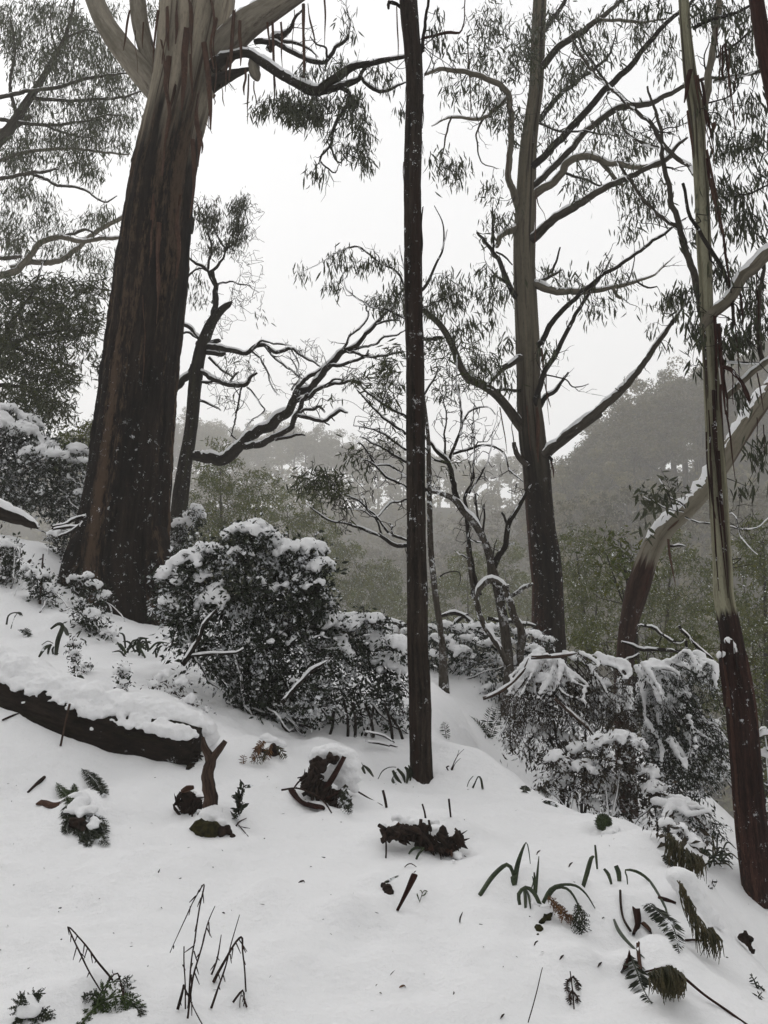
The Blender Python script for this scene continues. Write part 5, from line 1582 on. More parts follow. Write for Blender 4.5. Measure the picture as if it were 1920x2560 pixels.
def stems(t, base, lobes, mat, r0=.03, k=7, snow=.4, every=1):
    for q, (c, r) in enumerate(lobes[::every]):
        b0 = base + np.array([t.g.normal(0, .14), t.g.normal(0, .10), -.1])
        m = b0 * .45 + c * .55 + np.array([t.g.normal(0, .12), t.g.normal(0, .10), -.12])
        t.limb(np.array([[*b0, r0], [*m, r0 * .65], [*c, r0 * .3]]), mat, name='stem', k=k, step=.07, snow=snow, rough=.15, wob=.03)


DK = M['bark_dark']
base = hit('I', 640, 1290)
d = base[1] + .45
base[1] = d
base[2] = float(ground(base[0], d))
t = Thing('snowy_bush', 'big dark shrub in front of the big gum, thick snow pillows on its domed top', 'bush', base)
ls = [(470, 180, 105), (560, 150, 95), (600, 230, 110), (450, 290, 120), (640, 180, 70), (760, 270, 110), (870, 270, 110), (930, 350, 80), (820, 360, 130), (700, 350, 110), (250, 290, 100), (160, 330, 100), (60, 400, 90), (310, 260, 70), (330, 400, 120), (200, 450, 120), (90, 500, 90),
      (480, 450, 140), (620, 480, 150), (780, 480, 150), (900, 460, 100), (360, 560, 140), (220, 620, 110), (520, 640, 150), (690, 640, 150), (850, 600, 120), (420, 740, 130), (600, 780, 140), (760, 760, 130), (300, 780, 100), (500, 900, 130), (680, 920, 120), (400, 920, 90), (600, 1040, 120), (740, 1080, 110), (500, 1080, 90), (850, 1010, 100), (660, 1170, 100), (790, 1200, 90), (120, 620, 90), (130, 720, 90), (200, 820, 90), (60, 560, 70), (300, 900, 80), (930, 560, 100), (940, 680, 110), (930, 800, 110), (900, 900, 100), (560, 1160, 80), (430, 1010, 80), (880, 1130, 90)]
lb = lobes_of('I', ls, d, .22, t.g)
leaf_lobes(t, lb, 150, 12, .044, .45)
stems(t, base, lb, DK, .016, every=3)
snow_pillows(t, lb, 1.5, .016)
spill(t, lb, 80, .045)
for pp in [[(700, 1100, 14), (820, 970, 12), (900, 900, 11), (980, 840, 8)], [(130, 880, 16), (220, 740, 14), (250, 650, 11), (330, 560, 8)], [(150, 830, 8), (300, 820, 8), (440, 810, 7), (480, 780, 5)]]:
    t.limb(path('I', pp, d - .45), DK, name='stem', snow=.95, rough=.2)
t.finish(M['twig'], M['leaf_bush'])

base = hit('I', 1180, 1330)
d = base[1] + .35
base[1] = d
base[2] = float(ground(base[0], d))
t = Thing('snowy_bush', 'snow-dusted shrub between the big domed bush and the slim dark trunk', 'bush', base)
ls = [(1080, 700, 80), (1180, 680, 90), (1240, 640, 60), (1130, 780, 110), (1050, 830, 90), (1250, 790, 110), (1350, 800, 90), (1390, 880, 80), (1180, 900, 120), (1050, 960, 100), (1300, 930, 110), (1120, 1040, 110), (1250, 1060, 110), (1370, 1020, 80), (1000, 1100, 90), (1150, 1160, 80), (1330, 1130, 80), (960, 900, 80), (900, 1010, 80), (1080, 1240, 60), (1200, 1250, 60), (980, 1220, 70), (1320, 1230, 60), (1400, 1160, 60), (1010, 760, 80)]
lb = lobes_of('I', ls, d, .18, t.g)
leaf_lobes(t, lb, 110, 12, .040, .42)
stems(t, base, lb, DK, .012, every=3)
snow_pillows(t, lb, 1.1, .016)
spill(t, lb, 60, .042)
for (x0, y0, x1, y1) in [(1180, 1100, 1230, 1300), (1060, 1090, 1080, 1340), (1110, 1100, 1120, 1330), (1290, 1100, 1340, 1330), (1230, 1120, 1180, 1290), (1330, 1180, 1400, 1320), (1000, 1150, 960, 1330)]:
    t.limb(path('I', [(x0, y0, 8), ((x0 + x1) / 2 + 12, (y0 + y1) / 2, 8), (x1, y1, 9)], d - .25), DK, name='stem', rough=.2)
t.limb(path('I', [(1180, 1320, 8), (1260, 1330, 9), (1370, 1358, 5)], d - .5), DK, name='stem', snow=.3)
t.limb(path('I', [(1180, 1260, 7), (1290, 1290, 7), (1350, 1330, 5)], d - .5), DK, name='stem', snow=.3)
t.finish(M['twig'], M['leaf_bush'])

# low sprays left of the big bush
base = hit('H', 1130, 1150)
d = base[1] + .1
t = Thing('drooping_shrub', 'small drooping sprays hanging over the upper end of the log', 'shrub', base)
lb = lobes_of('H', [(1080, 1040, 60), (1180, 1080, 70), (1000, 1090, 45), (1250, 1190, 60), (1190, 1210, 50), (1330, 1250, 40), (1120, 1130, 40)], d, .1, t.g)
leaf_lobes(t, lb, 130, 10, .034, .34, droop=.5)
stems(t, base, lb, DK, .012)
snow_pillows(t, lb, .8, .014)
t.finish(M['twig'], M['leaf_brown'])

# upper left bush
base = hit('D', 300, 1590)
d = 12.6
base = np.array([base[0], d, float(ground(base[0], d))])
t = Thing('snowy_bush', 'rounded grey-green bush heaped with snow at the left edge behind the big gum', 'bush', base)
ls = [(40, 900, 90), (70, 960, 110), (190, 960, 85), (150, 1040, 110), (40, 1080, 120), (290, 1110, 85), (250, 1180, 110), (360, 1190, 95), (420, 1240, 70), (500, 1150, 85), (540, 1210, 60), (120, 1200, 140), (250, 1320, 130), (60, 1330, 130), (390, 1340, 110), (480, 1340, 80), (160, 1430, 130), (310, 1450, 120), (440, 1460, 90), (520, 1300, 50), (530, 1400, 50), (60, 1460, 110), (-60, 1000, 140), (-60, 1250, 150), (380, 1540, 70), (-40, 1420, 120)]
lb = lobes_of('D', ls, d, .35, t.g)
leaf_lobes(t, lb, 55, 11, .066, .45)
stems(t, base, lb, DK, .02, every=3)
snow_pillows(t, lb, 1.5, .024)
spill(t, lb, 60, .07)
t.finish(M['twig'], M['leaf_bush2'])

# bush at the foot of the twisted tree
d = 12.4
p0, _ = at('D', 1230, 1760, d)
base = np.array([p0[0], d, float(ground(p0[0], d))])
t = Thing('snowy_bush', 'dark snow-capped bush at the foot of the twisted tree', 'bush', base)
lb = lobes_of('D', [(1270, 1500, 50), (1290, 1560, 60), (1240, 1560, 60), (1180, 1600, 60), (1270, 1640, 60), (1150, 1680, 70), (1220, 1700, 60), (1290, 1700, 60), (1110, 1760, 60), (1230, 1770, 50)], d, .2, t.g)
leaf_lobes(t, lb, 60, 11, .06, .42)
stems(t, base, lb, DK, .018, every=3)
snow_pillows(t, lb, 1.2, .022)
t.finish(M['twig'], M['leaf_bush'])

# ------------------------------------------------------------------ drooping bushes in the gully at right
def frond_bush(name, label, base, reg, crests, d, per, L, nl, mat, voxel=.014, snow=.9, lw=.3, droop=.6):
    t = Thing(name, label, 'bush', base)
    t.fs = []
    g = t.g
    for (x0, y0, xm, ym, x1, y1) in crests:
        for q in range(per):
            j = lambda s: g.normal(0, s)
            dd = d + g.normal(0, .16)
            pts = [(x0 + j(16), y0 + j(16), 1), (xm + j(34), ym + j(26), 1), ((xm * .5 + x1 * .5) + 12 + j(38), (ym + y1) / 2 - 14 + j(34), 1), (x1 + j(40), y1 + j(44), 1)]
            frond(t, path(reg, pts, (dd + .1, dd - .25)), L, nl, lw, droop, snow if g.random() < .75 else .45)
        if g.random() < .6:
            continue
        b0 = base + np.array([g.normal(0, .15), g.normal(0, .1), -.1])
        c, s = at(reg, x0, y0, d)
        m = b0 * .4 + c * .6 + np.array([g.normal(0, .1), 0, .05])
        t.limb(np.array([[*b0, .016], [*m, .011], [*c, .006]]), DK, name='stem', step=.07, wob=.03, rough=.15)
    if t.fs:
        t.snow.add(*blobs([a for a, b_ in t.fs], [b_ for a, b_ in t.fs], voxel, t.seed, .006))
    return t


d = 8.2
def gbase(reg, x, y, d):
    p, _ = at(reg, x, y, d)
    return np.array([p[0], d, float(ground(p[0], d))])


t = frond_bush('weeping_bush', 'dark green bush of long weeping branches striped with snow, left of the striped gum', gbase('J', 1190, 1000, d), 'J',
               [(1080, 505, 1150, 530, 1200, 680), (1060, 520, 1120, 600, 1190, 800), (1110, 500, 1220, 600, 1290, 780), (1200, 600, 1290, 720, 1360, 880), (1230, 620, 1330, 760, 1420, 960), (1230, 700, 1330, 850, 1430, 1060), (1180, 700, 1250, 860, 1340, 1040), (1120, 640, 1180, 800, 1230, 1000), (1060, 600, 1090, 740, 1130, 920),
                (1200, 490, 1300, 480, 1400, 610), (1180, 495, 1280, 510, 1340, 620), (1300, 475, 1370, 500, 1410, 600), (1150, 800, 1220, 950, 1290, 1100), (1080, 760, 1130, 900, 1180, 1060)], d, 7, .032, 110, M['leaf_bush2'], snow=1.0)
lb = lobes_of('J', [(1110, 620, 60), (1190, 580, 60), (1260, 640, 70), (1330, 760, 70), (1380, 900, 70), (1390, 1010, 60), (1330, 1080, 70), (1230, 1090, 80), (1130, 1060, 70), (1280, 540, 50), (1350, 540, 40), (1040, 700, 60), (1180, 700, 80), (1230, 850, 90), (1140, 820, 90), (1200, 980, 90), (1290, 980, 80), (1100, 940, 70), (1300, 860, 60)], d + .15, .1, t.g)
leaf_lobes(t, lb, 150, 12, .042, .36, droop=.6)
t.finish(M['twig'], M['leaf_bush'])

d = 7.9
t = frond_bush('weeping_bush', 'brown-stemmed bush with hanging dead fronds under snow, right of the slim dark trunk', gbase('J', 620, 850, d), 'J',
               [(560, 470, 480, 600, 420, 800), (560, 480, 520, 640, 480, 830), (620, 470, 640, 620, 620, 800), (680, 480, 740, 600, 800, 780), (600, 480, 680, 640, 740, 800), (720, 500, 800, 620, 850, 760), (760, 470, 850, 520, 950, 640), (850, 470, 930, 540, 990, 640), (820, 500, 880, 620, 930, 760), (880, 640, 900, 720, 930, 820), (640, 520, 590, 680, 560, 830),
                (500, 560, 440, 680, 400, 790), (960, 620, 1000, 720, 1010, 830)], d, 6, .034, 80, M['leaf_brown'], lw=.22, droop=.9, snow=.8)
lb = lobes_of('J', [(520, 640, 60), (600, 600, 70), (700, 620, 70), (560, 740, 70), (660, 730, 80), (780, 680, 70), (850, 620, 60), (920, 700, 60), (480, 740, 50), (760, 780, 70), (860, 780, 60), (460, 830, 50), (540, 850, 60), (620, 850, 70), (700, 880, 60), (520, 930, 50), (600, 950, 60), (680, 980, 60), (430, 900, 36), (640, 1040, 50)], d + .1, .12, t.g)
leaf_lobes(t, lb, 140, 12, .044, .28, droop=.9)
snow_pillows(t, lb, .8, .016)
for pp in [[(530, 465, 9), (600, 462, 10), (680, 455, 10), (750, 442, 5)], [(300, 660, 9), (370, 635, 9), (430, 590, 8), (490, 530, 7), (520, 470, 5)], [(640, 660, 8), (720, 730, 8), (800, 800, 7), (830, 840, 5)]]:
    t.limb(path('J', pp, d - .35), M['wood_dead'], name='stem', snow=.7, rough=.25)
t.finish(M['twig'], M['leaf_brown'])

d = 7.3
t = Thing('snowy_shrub', 'tangled low shrub at the edge of the snow below the weeping bushes', 'bush', gbase('J', 850, 1100, d))
lb = lobes_of('J', [(700, 1010, 60), (640, 960, 50), (690, 1090, 50), (600, 1060, 50), (820, 1180, 40), (980, 1190, 50), (1090, 1200, 50), (760, 930, 60), (850, 900, 60), (960, 880, 70), (1010, 900, 60), (780, 1020, 70), (880, 990, 80), (980, 990, 70), (1080, 1050, 70), (740, 1090, 50), (850, 1090, 60), (960, 1080, 70), (1120, 1120, 60), (1030, 1130, 60), (1180, 1160, 50), (900, 1150, 50)], d, .2, t.g)
leaf_lobes(t, lb, 140, 12, .042, .36, droop=.4)
stems(t, t.base, lb, DK, .012, every=3)
snow_pillows(t, lb, 1.1, .016)
t.finish(M['twig'], M['leaf_brown'])

d = 7.0
t = frond_bush('fallen_spray', 'snow-covered low branches sprawling at the foot of the striped gum', gbase('J', 1280, 1250, d), 'J',
               [(1120, 1160, 1230, 1180, 1330, 1290), (1180, 1170, 1290, 1230, 1400, 1330), (1240, 1160, 1340, 1230, 1440, 1350), (1250, 1200, 1240, 1280, 1260, 1360), (1190, 1190, 1180, 1260, 1200, 1330)], d, 5, .032, 80, M['leaf_bush2'], snow=1.1)
for pp in [[(1130, 1190, 5), (1170, 1175, 6), (1215, 1150, 6)], [(1215, 1160, 10), (1195, 1230, 9), (1180, 1300, 8)], [(1240, 1170, 6), (1330, 1240, 6), (1420, 1330, 4)]]:
    t.limb(path('J', pp, d - .25), M['wood_dead'], name='stem', snow=.4)
t.finish(M['twig'], M['leaf_bush2'])

d = 10.3
t = Thing('snowy_shrub', 'grey-green shrub behind the slim trunk, below the looped bough', 'bush', gbase('J', 180, 640, d))
lb = lobes_of('J', [(80, 400, 50), (60, 480, 50), (400, 520, 60), (460, 580, 60), (420, 640, 60), (480, 500, 50), (540, 450, 50), (560, 540, 50), (360, 420, 50), (230, 390, 40), (70, 560, 40), (130, 430, 60), (200, 470, 60), (110, 520, 60), (180, 560, 70), (260, 500, 60), (300, 580, 60), (240, 640, 60), (150, 640, 50), (330, 490, 50), (90, 600, 40), (340, 640, 50), (280, 430, 40)], d, .3, t.g)
leaf_lobes(t, lb, 110, 11, .05, .36)
stems(t, t.base, lb, DK, .013, every=3)
snow_pillows(t, lb, .9, .02)
t.finish(M['twig'], M['leaf_bush2'])

d = 11.2
t = Thing('snowy_shrub', 'low snowy scrub along the rise behind the fallen branches', 'bush', gbase('J', 300, 420, d))
lb = lobes_of('J', [(60, 350, 40), (120, 330, 40), (190, 350, 45), (260, 340, 45), (330, 350, 45), (400, 340, 40), (470, 370, 45), (540, 380, 45), (150, 400, 45), (240, 410, 45), (420, 410, 45), (500, 430, 40), (600, 400, 40), (20, 390, 40), (-60, 360, 40), (-140, 350, 40), (-200, 380, 40)], d, .3, t.g)
leaf_lobes(t, lb, 80, 10, .055, .36)
stems(t, t.base, lb, DK, .012, every=4)
snow_pillows(t, lb, 1.1, .022)
t.finish(M['twig'], M['leaf_bush2'])

d = 8.6
t = Thing('snowy_shrub', 'scraggly snow-specked shrub behind the foot of the striped gum', 'bush', gbase('J', 1640, 1150, d))
lb = lobes_of('J', [(1400, 800, 40), (1430, 880, 45), (1640, 850, 50), (1660, 960, 60), (1640, 1060, 60), (1450, 1000, 40), (1700, 1150, 70), (1640, 1200, 60), (1440, 940, 40)], d, .2, t.g)
leaf_lobes(t, lb, 70, 10, .045, .32, droop=.4)
stems(t, t.base, lb, DK, .016)
snow_pillows(t, lb, .9, .02)
t.finish(M['twig'], M['leaf_bush2'])

# fallen snowy branches beyond the slim trunk
d = 12.0
t = Thing('fallen_branch', 'fallen branches under thick snow behind the looped bough', 'branch', gbase('J', 220, 380, d - .4))
for pp in [[(100, 272, 8), (150, 252, 9), (210, 270, 9), (290, 350, 9), (360, 372, 6)], [(130, 332, 10), (230, 352, 11), (300, 372, 9), (350, 365, 5)], [(40, 328, 8), (120, 330, 8), (210, 348, 9), (330, 345, 6)], [(320, 275, 9), (400, 292, 9), (480, 300, 9), (550, 312, 6)], [(150, 325, 8), (200, 275, 8), (232, 258, 5)], [(230, 330, 8), (300, 320, 8), (380, 318, 6)], [(480, 370, 8), (510, 340, 8), (540, 330, 6)], [(160, 350, 6), (200, 320, 6), (260, 310, 5), (310, 305, 3)]]:
    t.limb(path('J', pp, d - .3), DK, snow=1.15, k=8)
t.finish()
t = Thing('fallen_log', 'snow-covered fallen trunk beyond the big domed bush', 'log', gbase('I', 1130, 640, d - .5))
t.limb(path('I', [(940, 590, 22), (1050, 610, 24), (1180, 630, 24), (1330, 645, 22), (1420, 660, 18)], d - .5), DK, name='trunk', k=14, snow=1.2, rough=.15)
t.limb(path('I', [(960, 660, 16), (1060, 690, 18), (1150, 660, 16)], d - .8), DK, snow=1.2)
t.finish()
d = 9.0
t = Thing('fallen_branch', 'bare forked branch lined with snow under the leaning gum', 'branch', gbase('O', 880, 700, d))
for pp in [[(380, 262, 12), (500, 272, 14), (620, 340, 15), (740, 400, 14), (800, 410, 12), (850, 385, 8)], [(220, 412, 10), (320, 450, 14), (430, 485, 16), (560, 485, 18), (700, 495, 18), (860, 520, 16)], [(780, 245, 16), (830, 310, 18), (900, 380, 16), (960, 460, 14), (1040, 530, 12), (1120, 590, 10)], [(860, 400, 14), (865, 500, 18), (880, 620, 20), (890, 760, 22), (900, 1100, 24)], [(390, 510, 8), (330, 570, 9), (260, 600, 9), (220, 660, 6)]]:
    t.limb(path('O', pp, d), DK, snow=1.0, k=8)
t.finish()

# ------------------------------------------------------------------ misty trees and scrub in the gully
def mist_tree(label, cl, d, dens, L, lm, group=None, reg='V', bx=None, by=None, name='misty_tree', n=13, ratio=.2):
    xs = np.mean([c[0] for c in cl]) if bx is None else bx
    ys = max(c[1] + c[3] for c in cl) + 30 if by is None else by
    p, _ = at(reg, xs, ys, d)
    gz = float(ground(p[0], d))
    base = np.array([p[0], d, gz])
    t = Thing(name, label, 'tree', base, group)
    top = min(cl, key=lambda c: c[1])
    q, _ = at(reg, top[0], top[1], d)
    mid = base * .5 + q * .5 + np.array([.1 * (q[2] - gz) * t.g.normal(0, .4), 0, 0])
    hh = q[2] - gz
    t.limb(np.array([[*base[:2], gz - .3, .012 * hh + .03], [*mid, .008 * hh + .02], [*q, .012]]), DK, name='trunk', k=8, step=.25, rough=.1)
    for c in cl:
        e, s = at(reg, c[0], c[1], d + t.g.normal(0, .5))
        m0 = t.nodes[0][int(len(t.nodes[0]) * t.g.uniform(.35, .75))]
        m = m0 * .5 + e * .5 + np.array([0, 0, .1])
        t.limb(np.array([[*m0, .02], [*m, .014], [*e, .008]]), DK, k=5, step=.2)
    cc = []
    for c in cl:
        _, s = at(reg, c[0], c[1], d)
        cc.append((*c[:4], min(150 if d < 30 else 60, max(10, 1.9 * dens * math.pi * c[2] * c[3] * s * s))))
    pts = cluster(reg, cc, d, .6 + d * .012, t.g)
    e = t.grow(pts, r0=.012, r1=.004, arch=.05, k=3)
    if d > 30:
        t.tufts(pts, n * 2.2, L * 1.5, L * .9, .42)
    else:
        t.tufts(pts, n * .9, L * 1.2, L * .8, .35)
    t.sprays(pts, e, n * (1.1 if d < 30 else .7), L * (.8 if d < 30 else 1.3), L, ratio, droop=.4, rnd=.8, out=.5, rich=False)
    t.finish(M['twig'], M[lm])
    return t


mist_tree('olive tree fading into mist just right of the twisted tree', [(475, 1010, 50, 60), (465, 1090, 75, 70), (530, 1170, 85, 70), (440, 1160, 50, 60), (560, 1060, 50, 50), (500, 1260, 90, 60)], 26, 24, .13, 'leaf_olive')
mist_tree('misty tree behind the domed bush, second from the twisted tree', [(620, 1090, 70, 50), (600, 1170, 90, 70), (650, 1240, 80, 60), (680, 1150, 50, 50), (590, 1290, 80, 50)], 36, 15, .16, 'leaf_olive')
mist_tree('pale misty tree left of the slim trunk, lowest of the fogged row', [(720, 1190, 55, 40), (750, 1240, 55, 60), (700, 1290, 80, 50), (790, 1290, 40, 50), (830, 1260, 40, 50), (640, 1310, 60, 40)], 48, 10, .21, 'leaf_olive')
mist_tree('leafy sapling left of the big trunk above the snowy bush', [(150, 950, 45, 30), (185, 985, 40, 40), (125, 1000, 40, 30), (200, 940, 20, 30)], 17, 34, .12, 'leaf_olive', by=1100)
mist_tree('greenish misty tree between the looped bough and the slim trunk', [(960, 1290, 60, 45), (1010, 1240, 50, 50), (950, 1350, 70, 30), (850, 1320, 60, 40), (1060, 1310, 50, 40)], 46, 10, .20, 'leaf_olive')
mist_tree('misty tree just left of the tall gum, behind the forked wattle', [(1090, 1230, 45, 60), (1120, 1300, 45, 60), (1060, 1360, 60, 40)], 50, 9, .22, 'leaf_olive')
mist_tree('olive misty tree just right of the tall gum', [(1245, 1190, 55, 60), (1235, 1280, 60, 60), (1290, 1310, 70, 60), (1290, 1220, 40, 50), (1260, 1360, 60, 40)], 22, 26, .12, 'leaf_olive')
mist_tree('large-leaved sapling left of the leaning gum', [(1340, 1170, 45, 40), (1310, 1200, 40, 40), (1340, 1250, 60, 50), (1380, 1230, 40, 40)], 13, 22, .11, 'leaf_olive', n=8, ratio=.3)
mist_tree('misty scrub tree behind the bend of the leaning gum', [(1450, 1190, 50, 50), (1490, 1260, 75, 60), (1440, 1330, 80, 60), (1500, 1350, 60, 50), (1400, 1290, 50, 40)], 24, 24, .12, 'leaf_olive')
mist_tree('dark scrub tree right of the striped gum', [(1600, 1210, 50, 50), (1650, 1170, 50, 60), (1650, 1290, 60, 80), (1580, 1330, 60, 60), (1640, 1390, 60, 50)], 19, 26, .12, 'leaf_olive')
mist_tree('low green scrub under the leaning gum', [(1310, 1390, 60, 40), (1400, 1400, 70, 40), (1470, 1400, 60, 45), (1250, 1400, 50, 30), (1520, 1420, 50, 50)], 14.5, 42, .09, 'leaf_olive', name='scrub_bush')
mist_tree('dark green scrub behind the shaggy foot of the striped gum', [(1540, 1500, 50, 60), (1610, 1440, 60, 60), (1650, 1540, 50, 70), (1560, 1590, 60, 60), (1650, 1660, 40, 60)], 12.5, 44, .08, 'leaf_olive', name='scrub_bush')
mist_tree('greyish tree in thick mist low in the gap right of the slim trunk', [(1000, 1180, 60, 60), (930, 1230, 60, 60), (870, 1200, 60, 60), (1080, 1160, 60, 60), (800, 1230, 60, 50)], 120, 2.2, .5, 'leaf_forest')
mist_tree('greyish tree in thick mist below the right-hand hill', [(1260, 1130, 80, 60), (1350, 1110, 80, 60), (1450, 1120, 80, 60), (1560, 1130, 70, 60), (1640, 1110, 60, 60)], 70, 6, .3, 'leaf_forest')

# ------------------------------------------------------------------ near plants, sticks and litter on the snow
def gpath(reg, pts, ends='first', lift=.0, dd=0.0):
    """readings of something rooted in the snow: the depth comes from where its foot meets the snow"""
    H = [hit(reg, p[0], p[1]) for p in pts]
    n = len(pts)
    if ends == 'both':
        ds = np.linspace(H[0][1], H[-1][1], n)
    elif ends == 'last':
        ds = np.full(n, H[-1][1])
    else:
        ds = np.full(n, H[0][1])
    ds = ds + dd
    out = []
    for p, h, d in zip(pts, H, ds):
        q, s = at(reg, p[0], p[1], min(d, h[1] - .012))
        out.append([q[0], q[1], q[2] + lift, (p[2] if len(p) > 2 else 1) * s])
    return np.array(out)


def stick(name, label, cat, reg, paths, mat, group=None, part='stem', k=8, rough=.2, snow=0.0, ends='first', wob=.0):
    A0 = gpath(reg, paths[0], ends)
    t = Thing(name, label, cat, A0[0, :3] if ends != 'last' else A0[-1, :3], group)
    for pp in paths:
        t.limb(gpath(reg, pp, ends), mat, name=part, k=k, step=.02, rough=rough, snow=snow, wob=wob)
    t.finish()
    return t


def strap(t, reg, pts, mat, ends='first', name='leaf', seed=0, dd=0.0, d=None):
    """one strap leaf along the readings (x, y, width)"""
    A = gpath(reg, pts, ends, dd=dd) if d is None else path(reg, pts, d)
    S = spline(A, .025)
    P, W = S[:, :3], np.maximum(S[:, 3], .0015)
    T = tangents(P)
    view = unit(P - CAM)
    sd = unit(np.cross(T, view))
    nr = np.cross(sd, T)
    w = W[:, None] * .5
    rows = [P - sd * w, P + nr * w * .35, P + sd * w, P + nr * (w * .35 - .003) * 1.0 - nr * .0]
    rows = [P - sd * w, P - nr * w * .35, P + sd * w, P - nr * (w * .35 - .004)]
    V = np.stack(rows, 1).reshape(-1, 3)
    n = len(P)
    i = np.arange(n - 1)[:, None] * 4
    j = np.arange(4)[None, :]
    Q = np.stack([i + j, i + (j + 1) % 4, i + 4 + (j + 1) % 4, i + 4 + j], -1).reshape(-1, 4)
    b = MB()
    b.add(V, Q)
    return t.part(name, b, mat)


def fern_frond(t, A, plen, mat, gap=.014, droop=.25, name='frond', taper=True, lob=True, seed=0, curl=0.0):
    """rachis with paired, toothed leaflets"""
    g = np.random.default_rng(t.seed + seed)
    S = spline(A, gap)
    P = S[:, :3]
    n = len(P)
    b = MB()
    b.add(*tube(P, np.linspace(.004, .0015, n), 5, caps=False))
    T = tangents(P)
    up = np.array([0, -.5, .85])
    side = unit(np.cross(T, up))
    nr = np.cross(side, T)
    u = np.linspace(0, 1, n)
    ln = plen * (np.sin(np.clip(u * .9 + .12, 0, 1) * math.pi) ** .6 if taper else np.ones(n)) + .004
    for sg in (-1, 1):
        D = side * sg + T * .45 - nr * .1 + np.array([0, 0, -droop]) + g.normal(0, .1, (n, 3))
        if lob:
            D = unit(D)
            sub = 6
            for q in range(sub):
                f = (q + .5) / sub
                Q0 = P + D * (ln * f)[:, None]
                l2 = ln * (.30 * (1 - f) + .08) * g.uniform(.8, 1.2, n)
                for s2 in (-1, 1):
                    DD = T * s2 + D * .8 + g.normal(0, .1, (n, 3))
                    V, q_, T_ = leaves(Q0, DD, l2, l2 * .5 + .002, g, .1, False)
                    b.add(V, q_, T_)
            V, q_, T_ = leaves(P, D, ln, ln * .08 + .002, g, .08, False)
            b.add(V, q_, T_)
        else:
            V, q_, T_ = leaves(P, D, ln, ln * .22 + .002, g, .12, True)
            b.add(V, q_, T_)
    return t.part(name, b, mat, smooth=False)


def clump(t, reg, pts, r, voxel=.009, name='snow_cap', dd=-.02, flat=.62, amp=.009):
    r = r * .8
    g = t.g
    pts = list(pts) + [(x + g.normal(0, 22) * q, y + abs(g.normal(0, 16)) * q, q * g.uniform(.25, .6)) for (x, y, q) in pts for _ in range(4)]
    pts = sorted(pts, key=lambda p_: -p_[2])
    C = np.array([at(reg, x, y, min(hit(reg, x, y)[1], t.base[1] + .3) + dd)[0] for (x, y, q) in pts])
    S = np.array([[r * q, r * q, r * q * flat] for (x, y, q) in pts])
    b = MB()
    v, q_, t_ = blobs(C, S, voxel, t.seed, amp)
    b.add(v, q_, t_)
    return t.part(name, b, M['snow'], kind='stuff')


def lump(t, reg, pts, mat, name, voxel=.012, amp=.02, dd=0.0):
    """an irregular solid: merged ragged balls"""
    C, S = [], []
    for (x, y, r) in pts:
        h = hit(reg, x, y)
        q, s = at(reg, x, y, min(h[1], t.base[1] + .05) + dd)
        C.append(q)
        S.append([r * s, r * s * .9, r * s])
    b = MB()
    v, q_, t_ = blobs(C, S, voxel, t.seed, amp)
    b.add(v, q_, t_)
    return t.part(name, b, mat, smooth=False)


def shards(t, reg, pts, mat, n, L, w, dv, dd=-.03, name='splinters'):
    """ragged rotten splinters"""
    b = MB()
    g = t.g
    for (x, y, r) in pts:
        for _ in range(n):
            h = hit(reg, x + g.normal(0, r * .7), y + g.normal(0, r * .6))
            p = np.array([h[0], min(h[1], t.base[1] + .08) + dd + g.normal(0, .02), h[2] + g.uniform(.0, .04)])
            v = unit(np.array(dv) + g.normal(0, .55, 3)) * g.uniform(*L)
            ww = g.uniform(*w)
            q = np.array([p - v * .5, p + g.normal(0, .006, 3), p + v * .5])
            b.add(*tube(q, np.array([ww * .7, ww, ww * .15]), 5, rough=.5, rf=6, seed=int(g.integers(99))))
    return t.part(name, b, mat, kind='stuff', smooth=False)


# the log
A = path('H', [(-330, 985, 190, 6.1), (-60, 1100, 192, 5.93), (300, 1255, 192, 5.77), (640, 1365, 190, 5.69), (1000, 1430, 180, 5.65), (1200, 1468, 170, 5.63), (1282, 1485, 150, 5.62)], 5.8)
t = Thing('fallen_log', 'dark fallen log under a smooth roll of snow at the left edge', 'log', hit('H', 700, 1520))
S = spline(A, .03)
b = MB()
b.add(*tube(S[:, :3], S[:, 3] * .92, 48, rough=.10, rf=7, stretch=.3, seed=4))
t.part('trunk', b, M['bark_log'])
shards(t, 'H', [(1270, 1440, 20), (1275, 1500, 22), (1270, 1550, 18), (1240, 1580, 16)], M['bark_log'], 7, (.05, .14), (.008, .022), (.9, -.1, -.2), dd=.0)
cs, ss = [], []
g = np.random.default_rng(12)
for q in range(0, len(S)):
    p, r = S[q, :3], S[q, 3]
    f = 1 - .35 * max(0, (q / len(S) - .8) / .2)
    cs.append(p + np.array([0, r * .42, r * .82]) + g.normal(0, .012, 3))
    ss.append([r * .7, r * .92 * f, r * .62 * f])
    cs.append(p + np.array([0, r * .95, r * .55]) + g.normal(0, .012, 3))
    ss.append([r * .7, r * .9 * f, r * .8 * f])
    for _ in range(3):
        h_ = g.uniform(.50, .88) + .12 * vn(np.array([[q * .05, 0, 0]]), 4)[0]
        k = r * g.uniform(.05, .16) * (1 + .9 * max(0, vn(np.array([[q * .11, 3, 0]]), 6)[0]))
        cs.append(p + np.array([g.normal(0, .02), -r * math.sqrt(max(0.02, 1 - h_ * h_)) * .95, r * h_]))
        ss.append([k * 1.3, k, k * .8])
    if g.random() < .10 + .3 * (q / len(S) > .75):
        h_ = g.uniform(.1, .6)
        k = r * g.uniform(.03, .09)
        cs.append(p + np.array([g.normal(0, .05), -r * math.sqrt(1 - h_ * h_) * .95, r * h_]))
        ss.append([k * 1.5, k, k])
b = MB()
b.add(*blobs(cs, ss, .011, 5, .012))
t.part('snow_cap', b, M['snow'])
